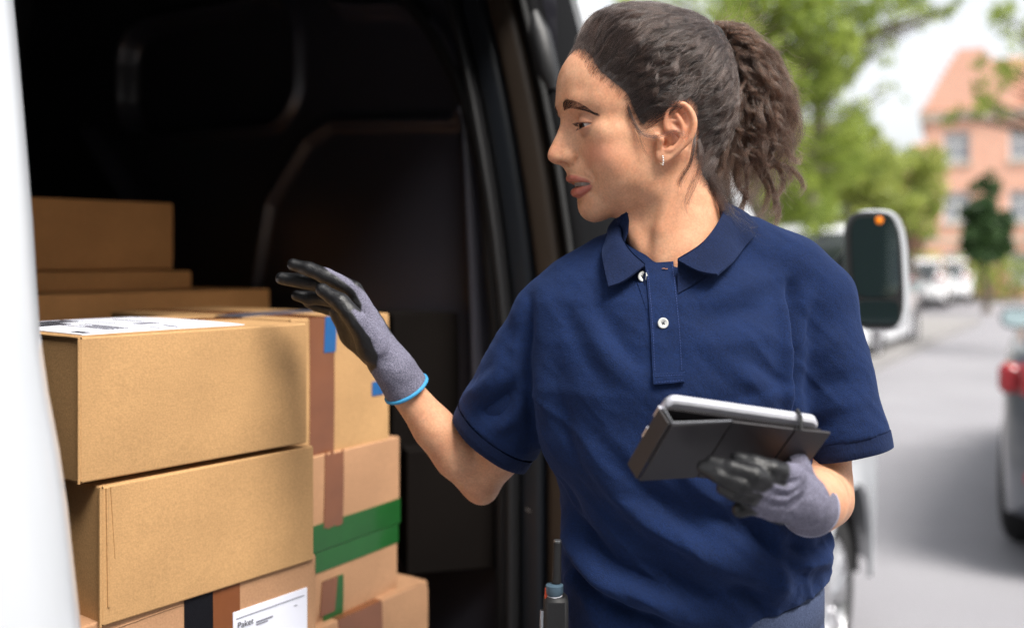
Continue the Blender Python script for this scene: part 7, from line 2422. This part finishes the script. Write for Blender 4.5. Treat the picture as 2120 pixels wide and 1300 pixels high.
# ================================================================== tablet and belt radio
def build_tablet():
    c_m = simple("tablet_case", (0.020, 0.017, 0.019), 0.5, bump=0.15, bscale=900, var=0.15, vscale=30)
    e_m = simple("tablet_edge", (0.82, 0.82, 0.88), 0.28, 0.7)
    sc = simple("tablet_screen", (0.01, 0.01, 0.012), 0.06, coat=0.8)
    gt = simple("case_lining", srgb(120, 122, 128), 0.6)
    TL, TR, BL = P(1374, 848, 0.865), P(1706, 894, 0.905), P(1300, 980, 0.918)
    ex = (TR-TL); Lx = ex.length; ex.normalize()
    ey = (BL-TL); ey -= ex*ey.dot(ex); Ly = ey.length; ey.normalize()
    Ly *= 0.88
    ez = ex.cross(ey)                         # normal; make it point to the camera (case side)
    cam_dir = (Vector((0, 0, CAM_H))-TL).normalized()
    if ez.dot(cam_dir) < 0: ez = -ez
    root = empty("tablet", tuple(TL+ex*Lx/2+ey*Ly/2), "tablet in a dark folding case held in her left hand", "tablet")
    M = Matrix(((ex.x, ey.x, ez.x, TL.x), (ex.y, ey.y, ez.y, TL.y), (ex.z, ey.z, ez.z, TL.z), (0, 0, 0, 1)))
    def rr_plate(name, x0, x1, y0, y1, z0, z1, r, mat, parent, bev=0.001):
        mb = MB(); n = 8; rows = [(z0, bev), (z0+bev, 0), (z1-bev, 0), (z1, bev)]
        m = 4*n
        for z, ins in rows:
            for (cx, cy, a0) in ((x1-r, y1-r, 0), (x0+r, y1-r, 90), (x0+r, y0+r, 180), (x1-r, y0+r, 270)):
                for q in range(n):
                    a = math.radians(a0+90*q/(n-1)); mb.v.append(M @ Vector((cx+(r-ins)*math.cos(a), cy+(r-ins)*math.sin(a), z)))
        for i in range(len(rows)-1):
            for k in range(m): mb.f.append((i*m+k, i*m+(k+1) % m, (i+1)*m+(k+1) % m, (i+1)*m+k))
        mb.f.append(tuple(range(m))); mb.f.append(tuple(range((len(rows)-1)*m, len(rows)*m)))
        return mb.obj(name, mat, parent, smooth=True)
    # the tablet body leans at the back (towards her), the case in front
    body = rr_plate("tablet_body", 0.003, Lx-0.004, -0.0075, Ly-0.014, -0.0145, -0.0046, 0.010, e_m, root, 0.0022)
    rr_plate("screen", 0.009, Lx-0.010, 0.0, Ly-0.021, -0.0151, -0.0144, 0.006, sc, body, 0.0002)
    rr_plate("case_back", -0.001, Lx+0.004, 0.000, Ly-0.004, -0.0045, -0.0022, 0.010, c_m, root)
    # folded cover in three leaves: opens as a wedge at the left
    def leaf(name, pts, th, mat, parent):
        """pts: quad (x,y,z) x4 -> slab"""
        a, b, c, d = [Vector(p) for p in pts]; n = (b-a).cross(d-a).normalized()
        if n.z < 0: n = -n
        mb = MB(); V = [a, b, c, d]; V2 = [v+n*th for v in V]
        mb.add([M @ v for v in V+V2], [(0, 1, 2, 3), (4, 5, 6, 7), (0, 1, 5, 4), (1, 2, 6, 5), (2, 3, 7, 6), (3, 0, 4, 7)])
        o = mb.obj(name, mat, parent)
        md = o.modifiers.new("bevel", 'BEVEL'); md.width = 0.0008; md.segments = 2
        return o
    Yb = Ly
    xf = Lx*0.40
    cover = leaf("cover_leaf", [(0.004, 0.001, 0.014), (xf, -0.001, 0.002), (xf, Yb, 0.002), (0.004, Yb, 0.014)], 0.0026, c_m, root)
    leaf("cover_leaf", [(xf+0.0015, -0.001, 0.0018), (Lx*0.80, -0.001, 0.0006), (Lx*0.80, Yb, 0.0006), (xf+0.0015, Yb, 0.0018)], 0.0026, c_m, root)
    leaf("cover_leaf", [(Lx*0.80+0.0015, -0.001, 0.0005), (Lx+0.006, -0.001, -0.0010), (Lx+0.006, Yb-0.012, -0.0010), (Lx*0.80+0.0015, Yb, 0.0005)], 0.0026, c_m, root)
    leaf("spine", [(-0.002, 0.001, -0.003), (0.004, 0.001, 0.0142), (0.004, Yb, 0.0142), (-0.002, Yb, -0.003)], 0.0022, c_m, root)
    MB().tube([M @ Vector(p) for p in ((0.0, -0.0006, -0.002), (0.0045, -0.0012, 0.0150), (xf, -0.0018, 0.0036))], 0.0008, 6).obj("case_piping", gt, root, smooth=True)
    # elastic strap over the edge near the right
    MB().tube([M @ Vector(p) for p in ((Lx*0.83, -0.0085, -0.0145), (Lx*0.83, -0.0098, -0.006), (Lx*0.832, -0.003, 0.004))], 0.0018, 8).obj("strap", black_pl, root, smooth=True)
    # buttons on the left edge
    for y0 in (0.006, 0.034):
        MB().tube([M @ Vector((0.0012, y0, -0.0085)), M @ Vector((0.0012, y0+0.012, -0.0085))], 0.0019, 8).obj("side_button", e_m, body, smooth=True)
    return root

def build_radio(person):
    bk = simple("radio_black", (0.006, 0.006, 0.007), 0.6, bump=0.1, bscale=500)
    og = simple("radio_orange", srgb(200, 70, 30), 0.5)
    gy = simple("radio_knob", srgb(70, 90, 104), 0.4)
    Y = 1.07
    base = P(1150, 1290, Y)
    root = empty("walkie_talkie", tuple(base-Vector((0, 0, 0.06))), "black belt radio with orange edge and short antenna at her right hip", "radio")
    def q(px, py, y=Y): return P(px, py, y)
    w = 0.013
    b0 = q(1151, 1232); 
    MB().box((b0.x-w, Y-0.012, b0.z-0.13), (b0.x+w, Y+0.016, b0.z), bev=0.004).obj("radio_body", bk, root, smooth=True)
    MB().tube([q(1152, 1205), q(1154, 1119)], [0.0052, 0.0045], 12).obj("antenna", bk, root, smooth=True)
    MB().tube([q(1154, 1121), q(1154, 1117)], [0.0046, 0.004], 12).obj("antenna_tip", grey_metal, root, smooth=True)
    MB().tube([q(1148, 1231), q(1148, 1226), q(1148, 1210), q(1148, 1207)], [0.0075, 0.0095, 0.0095, 0.006], 16).obj("knob", gy, root, smooth=True)
    MB().tube([q(1148, 1236), q(1148, 1231)], 0.0085, 16).obj("knob_ring", simple("pale_ring", (0.6, 0.6, 0.66), 0.3), root, smooth=True)
    MB().tube([q(1133, 1216), q(1132, 1260), q(1128, 1300), q(1125, 1350)], [0.0026, 0.003, 0.003, 0.003], 8).obj("orange_edge", og, root, smooth=True)
    MB().tube([q(1125, 1262), q(1124, 1300), q(1126, 1330)], 0.0036, 8).obj("side_clip", grey_metal, root, smooth=True)
build_tablet()
_pp = build_person()
build_radio(_pp)
